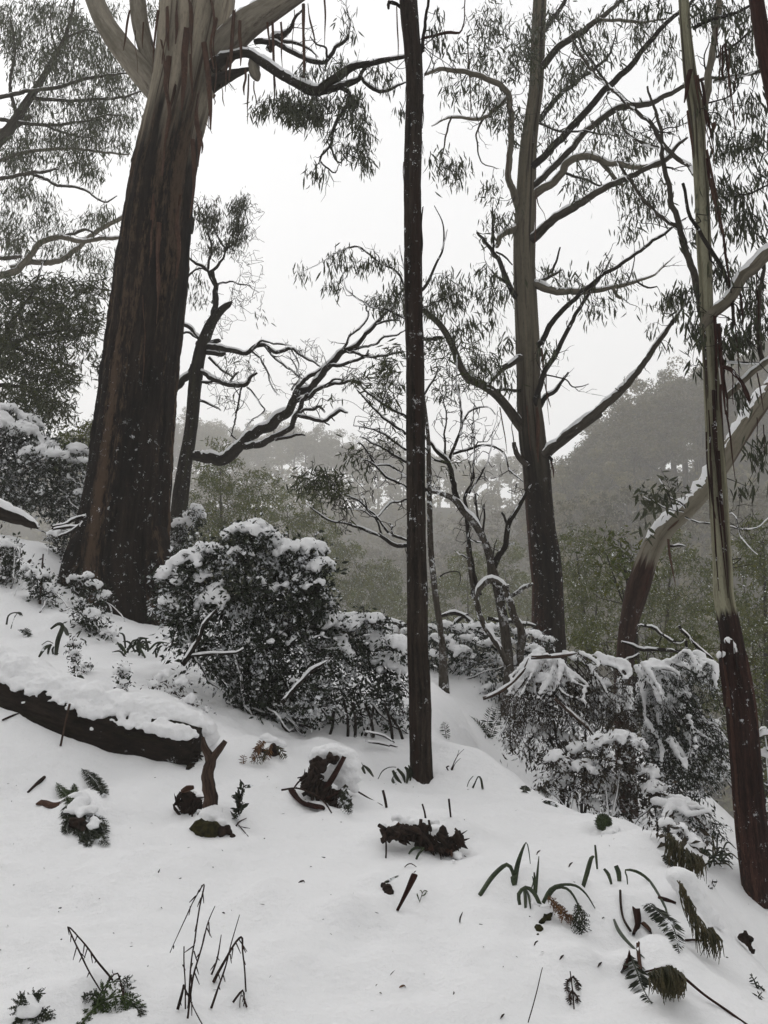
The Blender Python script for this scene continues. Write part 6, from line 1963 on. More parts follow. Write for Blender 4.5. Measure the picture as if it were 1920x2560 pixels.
stick('leaning_stick', 'thin brown stick leaning against the log', 'stick', 'H', [[(392, 1465, 7), (420, 1330, 7), (452, 1190, 8)]], M['wood_dead'])
stick('fallen_stick', 'short dark stick poking from the snow left of the log foot', 'stick', 'H', [[(15, 1297, 6), (70, 1272, 7), (122, 1252, 4)]], M['stalk'], ends='both')

# forked dead stem
t = Thing('forked_dead_stem', 'brown forked dead stem standing in snow right of the log', 'dead wood', hit('K', 1215, 380))
t.limb(gpath('K', [(1215, 400, 40), (1212, 330, 38), (1200, 250, 36), (1195, 190, 34), (1212, 120, 32), (1216, 90, 30)]), M['wood_dead'], name='stem', k=14, step=.015, rough=.5, rf=9)
A = gpath('K', [(1215, 400, 1), (1214, 110, 26), (1200, 60, 22), (1185, 20, 18), (1172, -30, 9)])[1:]
t.limb(A, M['wood_dead'], k=10, step=.015, rough=.3)
A = gpath('K', [(1215, 400, 1), (1216, 110, 26), (1240, 70, 20), (1265, 30, 18), (1288, -6, 14)])[1:]
t.limb(A, M['wood_dead'], k=10, step=.015, rough=.3)
t.finish()
t = Thing('charred_stump', 'black charred stump block left of the forked dead stem', 'stump', hit('K', 1100, 440))
lump(t, 'K', [(1060, 330, 32), (1060, 370, 36), (1065, 410, 34), (1100, 340, 36), (1105, 390, 40), (1110, 420, 30), (1145, 360, 34), (1150, 400, 36), (1150, 425, 28)], M['rot'], 'wood', .01, .02)
shards(t, 'K', [(1065, 340, 20), (1065, 400, 20), (1105, 360, 24), (1110, 410, 20), (1148, 380, 20)], M['rot'], 8, (.04, .1), (.004, .012), (.1, -.2, .9))
clump(t, 'K', [(1070, 305, 1.0), (1110, 315, 1.1), (1150, 325, 1.0)], .030)
t.limb(gpath('K', [(1050, 440, 1), (1045, 296, 10), (1080, 280, 18), (1116, 272, 10)])[1:], M['strip'], name='bark_piece', k=8)
t = Thing('mossy_stump', 'small mossy stump with a snow cap at the foot of the forked dead stem', 'stump', hit('K', 1190, 575))
lump(t, 'K', [(1150, 500, 36), (1180, 520, 44), (1215, 530, 46), (1180, 555, 34), (1240, 510, 34), (1150, 545, 28)], M['moss'], 'wood', .01, .022)
lump(t, 'K', [(1260, 520, 26), (1290, 530, 26), (1320, 540, 16), (1340, 560, 14)], M['rot'], 'root', .009, .02)
clump(t, 'K', [(1195, 430, 1.5), (1225, 410, 1.7), (1240, 440, 1.5), (1275, 480, 1.1)], .042)
t = Thing('leafy_twig', 'upright leafy twig in snow right of the mossy stump', 'sapling', hit('K', 1372, 455))
A = gpath('K', [(1370, 460, 5), (1378, 380, 5), (1390, 310, 4), (1405, 262, 3)])
t.limb(A, M['stalk'], name='stem', k=6, step=.02)
S = spline(A, .012)
e = np.tile([[0, -.2, .6]], (len(S), 1))
t.sprays(S[:, :3], e, 4, .006, .045, .42, droop=-.2, rnd=1.1, out=.4, rich=True)
t.finish(M['stalk'], M['leaf_fern_dark'])
stick('snow_twig', 'tiny forked twig in snow below the upright leafy twig', 'twig', 'K', [[(1360, 495, 4), (1380, 470, 4), (1420, 450, 2)], [(1375, 490, 3), (1400, 520, 3), (1430, 555, 2)], [(1385, 500, 3), (1440, 510, 2)]], M['stalk'], ends='both')

# ferns
t = Thing('snowy_fern', 'fern clump half buried in snow below the log', 'fern', hit('K', 470, 590))
fr = [[(420, 420, 1), (430, 480, 1), (470, 560, 1), (525, 612, 1)], [(440, 400, 1), (500, 470, 1), (560, 540, 1), (632, 610, 1)], [(430, 420, 1), (400, 460, 1), (385, 500, 1), (400, 540, 1)], [(480, 400, 1), (540, 440, 1), (590, 500, 1), (605, 560, 1)], [(450, 420, 1), (460, 500, 1), (490, 560, 1), (520, 600, 1)], [(380, 380, 1), (390, 430, 1), (430, 500, 1), (450, 550, 1)], [(500, 390, 1), (520, 450, 1), (540, 520, 1), (560, 570, 1)]]
for q, f in enumerate(fr):
    fern_frond(t, gpath('K', f, 'both', dd=-.03), .05, M['leaf_fern_dark'], seed=q)
for q, f in enumerate([[(430, 400, 1), (400, 340, 1), (360, 290, 1), (325, 245, 1)], [(440, 380, 1), (440, 330, 1), (400, 300, 1), (360, 280, 1)], [(460, 380, 1), (440, 340, 1), (430, 300, 1), (425, 250, 1)]]):
    fern_frond(t, gpath('K', f, 'both', dd=-.02), .04, M['leaf_fern'], seed=20 + q)
lump(t, 'K', [(430, 480, 40), (470, 520, 44), (510, 550, 34), (480, 470, 34)], M['rot'], 'crown', .012, .02, dd=.03)
clump(t, 'K', [(450, 380, 1.6), (480, 350, 1.5), (520, 400, 1.3), (430, 410, 1.0), (550, 470, 1.0), (520, 490, .8), (470, 310, 1.1), (460, 430, .8)], .04, dd=-.06)
t = Thing('fern_frond', 'single dark frond tip curling from the snow above the half-buried fern', 'fern', hit('K', 600, 315))
fern_frond(t, gpath('K', [(600, 315, 1), (570, 260, 1), (530, 210, 1), (470, 165, 1)], 'both', dd=-.03), .05, M['leaf_fern_dark'], seed=3)
t = Thing('bark_curl', 'curled dark bark piece in snow left of the half-buried fern', 'bark', hit('K', 250, 380))
A = gpath('K', [(236, 352, 26), (270, 356, 30), (310, 368, 26), (352, 362, 16)], 'both')
ribbon(t, spline(A, .02)[:, :3], .07, M['strip'], name='bark', thick=.008, seed=2, twist=2)
stick('fallen_stick', 'short dark stick lying on snow above the curled bark piece', 'stick', 'K', [[(160, 302, 6), (200, 262, 9), (235, 232, 12), (256, 214, 9)]], M['stalk'], ends='both', rough=.3)
t = Thing('snowy_fern', 'small snow-capped fern in the bottom left corner', 'fern', hit('K', 150, 1620))
for q, f in enumerate([[(150, 1600, 1), (110, 1540, 1), (125, 1480, 1), (140, 1465, 1)], [(170, 1520, 1), (190, 1470, 1), (220, 1458, 1), (242, 1475, 1)], [(200, 1560, 1), (240, 1560, 1), (275, 1580, 1), (290, 1612, 1)], [(140, 1580, 1), (105, 1600, 1), (85, 1636, 1)], [(170, 1600, 1), (190, 1610, 1), (190, 1640, 1)], [(120, 1590, 1), (100, 1630, 1), (110, 1660, 1)]]):
    fern_frond(t, gpath('K', f, 'first', dd=-.02), .03, M['leaf_fern_dark'], seed=q)
clump(t, 'K', [(160, 1530, 1.4), (190, 1550, 1.2), (140, 1560, 1.1), (180, 1500, .8)], .035, dd=-.03)
t = Thing('green_fern', 'arching green fern frond at the bottom of the picture, left of the tall dry stalks', 'fern', hit('K', 640, 1600))
fern_frond(t, gpath('K', [(470, 1636, 1), (520, 1570, 1), (580, 1515, 1), (650, 1482, 1), (720, 1480, 1), (780, 1510, 1), (842, 1538, 1)], 'first', dd=0.05), .05, M['leaf_fern'], gap=.024, seed=1, lob=True)
fern_frond(t, gpath('K', [(560, 1540, 1), (570, 1480, 1), (620, 1400, 1), (700, 1390, 1)], 'first', dd=-.01), .035, M['leaf_fern'], gap=.026, seed=2)
fern_frond(t, gpath('K', [(590, 1520, 1), (550, 1470, 1), (500, 1470, 1), (480, 1490, 1)], 'first', dd=-.01), .028, M['leaf_fern_dark'], gap=.026, seed=5)
fern_frond(t, gpath('K', [(700, 1500, 1), (760, 1520, 1), (800, 1560, 1), (810, 1590, 1)], 'first', dd=-.01), .03, M['leaf_fern_dark'], gap=.024, seed=6)
fern_frond(t, gpath('K', [(720, 1480, 1), (735, 1430, 1), (730, 1390, 1), (718, 1362, 1)], 'first', dd=-.01), .025, M['leaf_fern_dark'], gap=.016, seed=7)
clump(t, 'K', [(770, 1450, 1.1), (790, 1490, 1.2), (750, 1480, .9)], .035, dd=.02)

# dry stalks
def stalks(label, paths, ends='first', r=1.15, name='dry_stalk', sprigs=0):
    A0 = gpath('K', paths[0], ends)
    t = Thing(name, label, 'stalk', A0[0, :3])
    for pp in paths:
        pp = [(x, y, (3.4 if len(p_) == 0 else p_[0]) * r) for (x, y, *p_) in pp]
        A = gpath('K', pp, ends)
        t.limb(A, M['stalk'], name='stem', k=6, step=.015, rough=.3, rf=5, wob=.006)
        S = spline(A, .02)
        for q in range(2, len(S) - 1):
            if t.g.random() < .35:
                p = S[q, :3]
                v = np.array([t.g.normal(0, .012), t.g.normal(0, .01), -t.g.uniform(.01, .04)])
                t.tw.add(*tube(np.array([p, p + v * .6, p + v]), np.array([.0022, .0018, .001]), 4, caps=False))
    t.finish(M['stalk'])
    return t


stalks('bent dry stalk folded like a tent above the green fern', [[(575, 1440), (500, 1310), (430, 1165), (390, 1075), (470, 1150, 4), (555, 1265, 5), (610, 1335, 5), (650, 1385, 5)], [(735, 1530), (720, 1450), (685, 1340), (640, 1372), (600, 1440)]])
stalks('tallest dry stalk of the bottom group, folded over at its tip', [[(1092, 1540, 5), (1100, 1380, 4.5), (1125, 1150, 4), (1150, 950, 4), (1174, 828, 4), (1110, 930, 3.4), (1060, 1050, 3), (985, 1220, 2.4)]])
stalks('slanting dry stalk just right of the tallest folded one', [[(1076, 1608, 6), (1110, 1380, 5), (1150, 1230, 4), (1190, 1080, 3), (1240, 965, 2)]])
stalks('short broken dry stalks at the foot of the tallest folded stalk', [[(1068, 1560, 4), (1056, 1400, 4), (1050, 1185, 3)], [(1020, 1565, 8), (1034, 1490, 8), (1046, 1415, 5)], [(1170, 1640, 3), (1120, 1540, 3), (1090, 1480, 4), (1048, 1415, 5)]])
stalks('short upright dry stalk between the two tall bent stalk groups', [[(1224, 1355, 5), (1248, 1250, 4), (1270, 1118, 2)]])
stalks('dry stalk bent into a steep arch right of the tallest stalks', [[(1230, 1392, 10), (1270, 1320, 8), (1310, 1250, 6), (1390, 1140, 5), (1400, 1230, 4), (1410, 1340, 4), (1418, 1452, 4)]], ends='both')
stalks('long leaning dry stalk crossing behind the steep arch', [[(1214, 1552, 7), (1260, 1420, 5), (1310, 1290, 4), (1340, 1170, 3), (1385, 1005, 2)]])
stalks('tiny bent dry stalk like an arrowhead at the bottom, rightmost of its group', [[(1353, 1512, 6), (1400, 1445, 5), (1412, 1490, 4), (1426, 1540, 5)], [(1390, 1540, 2), (1392, 1490, 2), (1398, 1450, 2)]], ends='both')

# litter round the bark-strewn mound
t = Thing('bark_litter_heap', 'reddish bark heaped round a dark snow-hooded stump in front of the bushes', 'bark', hit('L', 520, 500))
lump(t, 'L', [(440, 250, 44), (430, 310, 46), (470, 270, 44), (530, 240, 36), (430, 370, 46), (480, 380, 44), (540, 440, 46), (560, 480, 40), (500, 450, 36), (600, 470, 36), (620, 510, 26)], M['rot'], 'stump', .009, .03, dd=.07)
shards(t, 'L', [(440, 260, 30), (430, 330, 30), (480, 280, 26), (440, 390, 26), (520, 440, 30), (570, 480, 26), (610, 490, 22)], M['rot'], 9, (.04, .14), (.005, .018), (.35, -.2, .7))
clump(t, 'L', [(470, 190, 1.7), (530, 180, 1.9), (590, 200, 1.9), (620, 260, 1.9), (600, 330, 1.7), (560, 290, 1.5), (640, 320, 1.3), (450, 330, 1.0), (520, 330, 1.0), (440, 215, 1.1), (600, 390, .8), (650, 390, .8)], .055, dd=-.05)
for q, (pp, w) in enumerate([([(468, 445, 1), (500, 390, 1), (550, 310, 1), (604, 212, 1)], .035), ([(556, 375, 1), (560, 300, 1), (545, 205, 1)], .02), ([(505, 460, 1), (550, 430, 1), (612, 375, 1)], .06)]):
    A = gpath('L', pp, 'first', dd=-.08)
    ribbon(t, spline(A, .02)[:, :3], w, M['bark_red'], name='bark', thick=.008, seed=q)
t.limb(gpath('L', [(675, 412, 5), (655, 350, 5), (632, 270, 4)], 'first'), M['stalk'], name='stem', k=6)
fern_frond(t, gpath('L', [(610, 380, 1), (600, 430, 1), (615, 490, 1), (640, 540, 1)], 'last', dd=-.04), .05, M['leaf_fern_dark'], seed=3)
t = Thing('bark_slab', 'red-brown curved bark slab lying in snow beside the bark heap', 'bark', hit('L', 390, 500))
A = gpath('L', [(288, 412, 1), (320, 455, 1), (370, 495, 1), (430, 512, 1), (482, 520, 1)], 'both', lift=.012)
S = spline(A, .02)
ribbon(t, S[:, :3], .075 * np.sin(np.linspace(.25, 2.9, len(S))), M['bark_red'], name='bark', thick=.012, seed=1, twist=.3)
stick('arched_stick', 'thin dark stick arching over the curved bark slab', 'stick', 'L', [[(525, 540, 4), (480, 475, 5), (430, 432, 5), (340, 395, 5), (240, 402, 6)]], M['stalk'], wob=.004)
stick('arched_stick', 'small hoop of dead stem behind the curved bark slab', 'stick', 'L', [[(312, 390, 4), (345, 350, 5), (372, 360, 4), (388, 405, 4)]], M['stalk'], ends='both')
stick('fallen_stick', 'dark stick running right from the bark heap', 'stick', 'L', [[(820, 492, 3), (740, 450, 5), (690, 420, 6), (628, 388, 6)]], M['stalk'], ends='both')
t = Thing('dead_bracken', 'rusty dead bracken with yellow-green tips under a snow lip near the log', 'fern', hit('L', 120, 250))
lump(t, 'L', [(110, 180, 36), (140, 200, 36), (190, 170, 30), (90, 210, 26)], M['rot'], 'crown', .012, .03, dd=.04)
for q, (f, mt) in enumerate([([(140, 120, 1), (110, 160, 1), (75, 210, 1), (65, 248, 1)], 'leaf_dead'), ([(120, 170, 1), (90, 220, 1), (80, 255, 1)], 'grass_dry'), ([(150, 130, 1), (110, 140, 1), (90, 190, 1)], 'leaf_dead'), ([(160, 170, 1), (130, 210, 1), (110, 250, 1)], 'grass_dry'), ([(215, 150, 1), (240, 180, 1), (262, 222, 1)], 'grass_dry'), ([(180, 140, 1), (160, 190, 1), (150, 230, 1)], 'leaf_dead')]):
    fern_frond(t, gpath('L', f, 'last', dd=-.05), .045, M[mt], seed=q, lob=False)
clump(t, 'L', [(150, 100, 1.2), (190, 120, 1.2), (230, 140, 1.0), (160, 165, .7)], .05, dd=-.02)
t = Thing('dead_leaf', 'small rusty dead frond tip left of the dead bracken', 'leaf', hit('L', 22, 250))
fern_frond(t, gpath('L', [(22, 252, 1), (18, 230, 1), (25, 200, 1)]), .03, M['leaf_dead'], lob=False)
# stubs
stick('cut_stem', 'broad flat stub of a leaf standing left of the rotten log', 'stem', 'L', [[(844, 505, 8), (835, 455, 8), (823, 405, 7)]], M['stalk'])
stick('cut_stem', 'thin stub standing on the snowy top of the rotten log', 'stem', 'L', [[(1070, 572, 6), (1062, 525, 5), (1050, 484, 5)]], M['stalk'])
stick('cut_stem', 'lone straight stub in open snow below the slim dark trunk', 'stem', 'L', [[(1214, 560, 5), (1209, 510, 6), (1203, 454, 6)]], M['stalk'])
stick('crooked_stalk', 'crooked upright stem at the left end of the rotten log', 'stem', 'L', [[(840, 796, 5), (842, 740, 5), (838, 672, 5), (822, 620, 4)]], M['stalk'])
t = Thing('rotten_log', 'ragged black rotten log breaking through the snow in the foreground middle', 'log', hit('L', 1080, 780))
lump(t, 'L', [(900, 615, 20), (890, 650, 28), (930, 655, 30), (970, 645, 30), (1010, 650, 34), (1050, 640, 34), (1030, 690, 34), (1075, 690, 30), (1090, 620, 16), (1095, 730, 34), (1130, 750, 36), (1170, 770, 30), (1200, 790, 18), (1190, 690, 34), (1220, 720, 36), (1245, 740, 26), (1180, 650, 20), (1250, 670, 14), (1275, 685, 9)], M['rot'], 'wood', .008, .03, dd=.035)
shards(t, 'L', [(900, 610, 22), (940, 650, 26), (1000, 645, 28), (1050, 650, 30), (1080, 700, 28), (1120, 745, 28), (1180, 770, 20), (1190, 690, 26), (1230, 720, 26), (1255, 680, 14), (845, 640, 14)], M['rot'], 9, (.04, .13), (.005, .016), (.8, -.1, -.35))
clump(t, 'L', [(900, 560, 1.0), (960, 590, 1.3), (1010, 600, 1.3), (1060, 590, 1.1), (1130, 640, 1.5), (1150, 690, 1.1), (1120, 670, 1.0), (870, 620, .8), (1175, 750, .5), (910, 655, .4), (1250, 780, .9), (830, 600, .6)], .04, dd=-.05)
for q in range(16):
    x, y = [(1000, 640), (1040, 660), (1080, 650), (1100, 720), (1180, 660), (1230, 680), (1200, 740), (920, 600)][q % 8]
    A = gpath('L', [(x + random.uniform(-20, 20), y + random.uniform(-10, 20), 1), (x + random.uniform(-30, 30), y + random.uniform(20, 50), 1)], 'last', dd=-.07)
    ribbon(t, spline(A, .02)[:, :3], random.uniform(.012, .03), random.choice([M['strip'], M['rot'], M['rot']]), name='splinter', seed=q)
t = Thing('strap_plant', 'two short arched strap leaves below the rotten log', 'plant', hit('L', 1040, 790))
strap(t, 'L', [(972, 772, 9), (990, 748, 14), (1020, 735, 15), (1060, 738, 12)], M['leaf_strap'])
strap(t, 'L', [(1015, 803, 12), (1030, 770, 15), (1062, 738, 12)], M['leaf_strap'])
stick('arched_stick', 'hair-thin hoop of stem alone in snow below the strap leaves', 'stick', 'L', [[(948, 848, 2), (965, 832, 3), (988, 828, 3), (1016, 846, 2)]], M['stalk'], ends='both')
t = Thing('leaf_litter', 'dark curled leaves in a hollow left of the red bark stick', 'leaf', hit('L', 850, 1000))
strap(t, 'L', [(832, 935, 8), (870, 922, 20), (917, 893, 4)], M['leaf_fern_dark'], ends='both')
lump(t, 'L', [(825, 955, 14), (845, 975, 17), (862, 1000, 15), (875, 1018, 9)], M['rot'], 'leaf_mould', .008, .02)
stick('bark_stick', 'maroon tapering bark stick standing in foreground snow', 'stick', 'L', [[(905, 1098, 8), (935, 1040, 10), (965, 980, 14), (1000, 905, 20), (1006, 888, 18)]], M['bark_red'], ends='first')
t = Thing('seedling', 'tiny green seedling right of the maroon bark stick', 'seedling', hit('L', 1035, 1050))
t.limb(gpath('L', [(1035, 1050, 2), (1045, 1015, 2), (1055, 985, 1.5)]), M['stalk'], name='stem', k=5)
for pp in [[(1035, 1045, 4), (1022, 1010, 8), (1020, 1000, 3)], [(1045, 1015, 3), (1065, 1005, 8), (1075, 985, 2)], [(1052, 990, 3), (1065, 982, 6), (1082, 988, 2)], [(1050, 1000, 3), (1042, 980, 5), (1035, 985, 1)]]:
    strap(t, 'L', pp, M['leaf_fern'])
for (x, y, lb_) in [(350, 932, 'brown leaf scrap alone on open snow left of centre'), (1268, 1140, 'curled dark leaf scrap right of the maroon stick'), (930, 1535, 'brown leaf scrap in the dented hollow near the bottom')]:
    t = Thing('dead_leaf', lb_, 'leaf', hit('L', x, y))
    strap(t, 'L', [(x - 14, y + 6, 3), (x, y - 2, 11), (x + 16, y - 6, 8), (x + 22, y + 2, 3)] if y != 1140 else [(x - 2, y + 24, 6), (x, y, 9), (x + 14, y - 34, 3)], M['leaf_dead'] if y > 1500 else M['rot'], ends='both')
t = Thing('small_fern', 'small fern tip right of the slim dark trunk', 'fern', hit('L', 1190, 110))
fern_frond(t, gpath('L', [(1190, 112, 1), (1182, 60, 1), (1170, 10, 1)]), .05, M['leaf_fern_dark'], seed=2, lob=False)
t = Thing('dry_sprig', 'feathery dry sprig right of the slim trunk', 'sprig', hit('L', 1220, 290))
for pp in [[(1218, 290, 4), (1235, 240, 3), (1258, 200, 2), (1290, 168, 1.5)], [(1222, 290, 3), (1240, 250, 2), (1270, 220, 1.5)], [(1215, 285, 3), (1250, 210, 2), (1262, 172, 1.5)], [(1200, 290, 3), (1190, 272, 5), (1205, 265, 3)]]:
    t.limb(gpath('L', pp), M['stalk'], name='stem', k=5, step=.02)
t = Thing('strap_plant', 'folded strap leaf like an upturned V right of the slim trunk', 'plant', hit('L', 1370, 400))
strap(t, 'L', [(1340, 392, 12), (1355, 360, 8), (1372, 326, 7), (1388, 340, 12), (1398, 400, 14)], M['leaf_fern_dark'], ends='both')
strap(t, 'L', [(1308, 384, 4), (1320, 350, 5), (1344, 322, 4)], M['leaf_fern_dark'])
# foot of the slim trunk
t = Thing('leaf_clump', 'dark green leaves crowding the left foot of the slim trunk', 'plant', hit('L', 910, 360))
for q, pp in enumerate([[(930, 365, 8), (900, 330, 22), (880, 290, 14)], [(950, 360, 8), (940, 320, 20), (905, 280, 12)], [(960, 365, 10), (970, 300, 24), (950, 270, 10)], [(795, 340, 4), (820, 295, 6), (860, 272, 5), (900, 272, 3)], [(900, 300, 6), (880, 350, 18), (900, 372, 8)], [(980, 350, 8), (985, 300, 18), (970, 260, 6)], [(720, 310, 12), (700, 270, 26), (690, 240, 10)], [(770, 330, 8), (740, 290, 24), (710, 260, 8)]]):
    strap(t, 'L', pp, M['leaf_fern_dark'], dd=.1 if q > 5 else .02)

# strap-leaved lilies at right
t = Thing('strap_plant', 'lily clump with long arching strap leaves in the right foreground', 'plant', hit('M', 330, 660))
for q, (pp, en) in enumerate([([(238, 575, 14), (228, 515, 20), (195, 474, 22), (120, 535, 26), (42, 648, 24)], 'first'), ([(242, 580, 22), (250, 500, 28), (272, 420, 20), (303, 350, 7), (318, 395, 6), (327, 470, 4)], 'first'), ([(240, 590, 26), (232, 550, 34), (255, 540, 20)], 'first'), ([(358, 635, 14), (366, 530, 14), (375, 428, 5)], 'first'), ([(350, 620, 12), (352, 560, 14), (348, 518, 8)], 'first'),
                              ([(268, 700, 18), (262, 640, 22), (300, 602, 20), (345, 630, 24), (385, 705, 20)], 'last'), ([(300, 718, 14), (298, 650, 18), (290, 605, 14)], 'last'), ([(328, 720, 8), (318, 650, 14), (300, 610, 10)], 'last'), ([(398, 690, 20), (440, 615, 22), (500, 588, 16), (580, 592, 14), (640, 640, 10), (690, 720, 5)], 'first'),
                              ([(420, 670, 14), (470, 606, 16), (530, 608, 14), (570, 650, 12), (605, 720, 8)], 'first'), ([(332, 610, 6), (345, 570, 8), (338, 540, 4)], 'first')]):
    strap(t, 'M', pp, M['leaf_strap'], ends=en)
fern_frond(t, gpath('M', [(430, 660, 1), (470, 700, 1), (520, 750, 1), (590, 795, 1)], 'last', dd=-.03), .04, M['leaf_dead'], seed=4)
fern_frond(t, gpath('M', [(590, 700, 1), (600, 750, 1), (605, 800, 1), (615, 866, 1)], 'last', dd=-.02), .045, M['leaf_fern_dark'], seed=5)
lump(t, 'M', [(400, 740, 30), (430, 770, 32), (400, 800, 22), (380, 840, 16), (370, 870, 12), (450, 740, 20)], M['moss'], 'root', .009, .025)
clump(t, 'M', [(420, 700, 1.0), (450, 720, .9), (340, 690, .8)], .03, dd=-.05)
t = Thing('strap_plant', 'cut and folded strap leaves on the snow mound at right', 'plant', hit('M', 720, 560))
for q, (pp, en) in enumerate([([(622, 600, 22), (645, 520, 26), (668, 440, 22), (686, 428, 8)], 'first'), ([(702, 500, 10), (696, 430, 14), (690, 364, 10)], 'first'), ([(782, 585, 12), (765, 530, 20), (740, 498, 14)], 'first'), ([(826, 568, 22), (822, 520, 28), (806, 480, 24)], 'first'), ([(872, 585, 6), (868, 540, 8), (860, 505, 10), (920, 512, 16), (990, 560, 15), (1050, 650, 14), (1085, 720, 12), (1100, 785, 5)], 'first')]):
    strap(t, 'M', pp, M['leaf_strap'], ends=en)
t = Thing('strap_plant', 'long drooping blade and bark shreds on the face of the right-hand mound', 'plant', hit('M', 900, 900))
strap(t, 'M', [(795, 780, 12), (820, 840, 20), (870, 905, 18), (966, 998, 4)], M['leaf_strap'], ends='both')
for q, (pp, w, mt) in enumerate([([(918, 720, 1), (925, 790, 1), (905, 865, 1)], .03, 'bark_red'), ([(832, 620, 1), (835, 700, 1), (850, 780, 1), (890, 850, 1)], .008, 'rot'), ([(960, 800, 1), (990, 830, 1), (1000, 860, 1)], .022, 'strip'), ([(930, 910, 1), (935, 990, 1), (945, 1060, 1)], .012, 'strip'), ([(890, 980, 1), (862, 1030, 1), (850, 1065, 1)], .03, 'bark_red')]):
    A = gpath('M', pp, 'both', dd=-.02)
    ribbon(t, spline(A, .02)[:, :3], w, M[mt], name='bark_shred', thick=.006, seed=q)
fern_frond(t, gpath('M', [(985, 690, 1), (1060, 750, 1), (1130, 830, 1), (1160, 970, 1)], 'both', dd=-.02), .05, M['leaf_fern_dark'], seed=1, lob=False)
fern_frond(t, gpath('M', [(890, 990, 1), (920, 1060, 1), (960, 1170, 1), (1005, 1250, 1)], 'both', dd=-.02), .05, M['leaf_fern_dark'], seed=2, lob=False)
stick('bark_stick', 'short maroon twig lying near the crest of the right-hand mound', 'stick', 'M', [[(1045, 658, 10), (1090, 672, 12), (1142, 692, 9)]], M['bark_red'], ends='both')


def tussock(label, reg, pts_top, pts_bot, n, mat, root):
    t = Thing('grass_tussock', label, 'grass', hit(reg, *root))
    g = t.g
    b = MB()
    for q in range(n):
        f = g.random()
        xa = np.interp(f, np.linspace(0, 1, len(pts_top)), [p[0] for p in pts_top]) + g.normal(0, 6)
        ya = np.interp(f, np.linspace(0, 1, len(pts_top)), [p[1] for p in pts_top]) + g.normal(0, 6)
        xb = np.interp(f, np.linspace(0, 1, len(pts_bot)), [p[0] for p in pts_bot]) + g.normal(0, 10)
        yb = np.interp(f, np.linspace(0, 1, len(pts_bot)), [p[1] for p in pts_bot]) + g.normal(0, 14)
        d = t.base[1] - g.uniform(-.03, .06)
        p0, s = at(reg, xa, ya, d)
        p1, s = at(reg, xb + g.normal(0, 10), yb + g.normal(0, 16), d - g.uniform(0, .07))
        m = (p0 + p1) / 2 + np.array([g.normal(0, .01), -.02, .012])
        S = spline(np.array([[*p0, .003], [*m, .003], [*p1, .001]]), .03)
        b.add(*tube(S[:, :3], S[:, 3], 3, caps=False))
    t.part('grass', b, mat, kind='stuff')
    return t


t = tussock('green tussock face hanging under the snow near the bottom right', 'M', [(985, 1085), (1050, 1060), (1110, 1045), (1170, 1090)], [(1010, 1150), (1070, 1200), (1120, 1215), (1185, 1190)], 170, M['grass_dry'], (1090, 1210))
lump(t, 'M', [(1030, 1105, 26), (1075, 1115, 32), (1120, 1115, 32), (1150, 1140, 24), (1085, 1150, 24), (1125, 1155, 26)], M['moss'], 'root', .012, .02, dd=.04)
clump(t, 'M', [(1000, 1070, .9), (1050, 1045, 1.1), (1110, 1030, 1.1), (1165, 1075, .9), (985, 1110, .6), (1180, 1120, .5)], .03, dd=.0)
t = tussock('brown and green tussock on the right-hand edge of the snow mound', 'M', [(1160, 560), (1200, 650), (1250, 750), (1310, 840), (1350, 830)], [(1180, 680), (1225, 800), (1275, 900), (1340, 985), (1395, 985)], 110, M['grass_dry'], (1340, 1000))
lump(t, 'M', [(1335, 935, 24), (1352, 960, 24), (1328, 965, 20)], M['moss'], 'root', .012, .02, dd=.03)
clump(t, 'M', [(1240, 790, .9), (1270, 850, .8), (1215, 730, 1.0), (1310, 870, .6), (1290, 760, 1.7), (1250, 700, 1.8), (1330, 800, 1.0), (1230, 640, 1.7), (1280, 820, .8), (1200, 590, 1.6), (1170, 540, 1.6)], .05, dd=.02)
stick('bark_stick', 'short red twig poking out beside the brown and green tussock', 'stick', 'M', [[(1196, 898, 6), (1250, 896, 5), (1322, 902, 5)]], M['bark_red'], ends='both')
stick('red_branch', 'long thin red branch running out to the bottom right corner', 'branch', 'M', [[(1560, 1385, 7), (1430, 1292, 7), (1300, 1202, 7), (1180, 1102, 8), (1100, 1052, 7), (970, 1074, 5)]], M['bark_red'], ends='both')
stalks_m = [[(320, 1372, 3.5), (340, 1280, 3.5), (362, 1190, 3), (400, 1058, 2.2)]]
stick('dry_stalk', 'single thin wavy stalk at the bottom edge, left of the curled dead fern', 'stalk', 'M', stalks_m, M['stalk'], wob=.006)
t = Thing('dead_fern', 'small curled dead fern standing in snow near the bottom', 'fern', hit('M', 572, 1285))
t.limb(gpath('M', [(572, 1285, 4), (565, 1190, 4), (550, 1072, 3)]), M['stalk'], name='stem', k=6)
for q, f in enumerate([[(560, 1110, 1), (535, 1130, 1), (535, 1180, 1), (552, 1190, 1)], [(562, 1100, 1), (590, 1130, 1), (596, 1180, 1)], [(566, 1180, 1), (545, 1210, 1), (555, 1260, 1)], [(568, 1190, 1), (592, 1220, 1), (590, 1250, 1)]]):
    fern_frond(t, gpath('M', f, 'first', dd=-.02), .012, M['rot'], gap=.008, seed=q, lob=False)
t = Thing('green_fern', 'compact dark green fern tuft on the snow slope right of centre', 'fern', hit('M', 730, 295))
for q in range(14):
    a = random.uniform(-2.6, .3)
    x1, y1 = 735 + 52 * math.cos(a), 240 + 58 * math.sin(a) * .9
    fern_frond(t, gpath('M', [(735 + random.uniform(-25, 25), 270 + random.uniform(-20, 20), 1), ((735 + x1) / 2, (255 + y1) / 2 - 8, 1), (x1, y1, 1)], 'first', dd=-.03 + .004 * q), .03, M['leaf_fern'], gap=.01, seed=q)
clump(t, 'M', [(770, 290, 1.0), (800, 275, 1.0), (745, 300, .7)], .035)
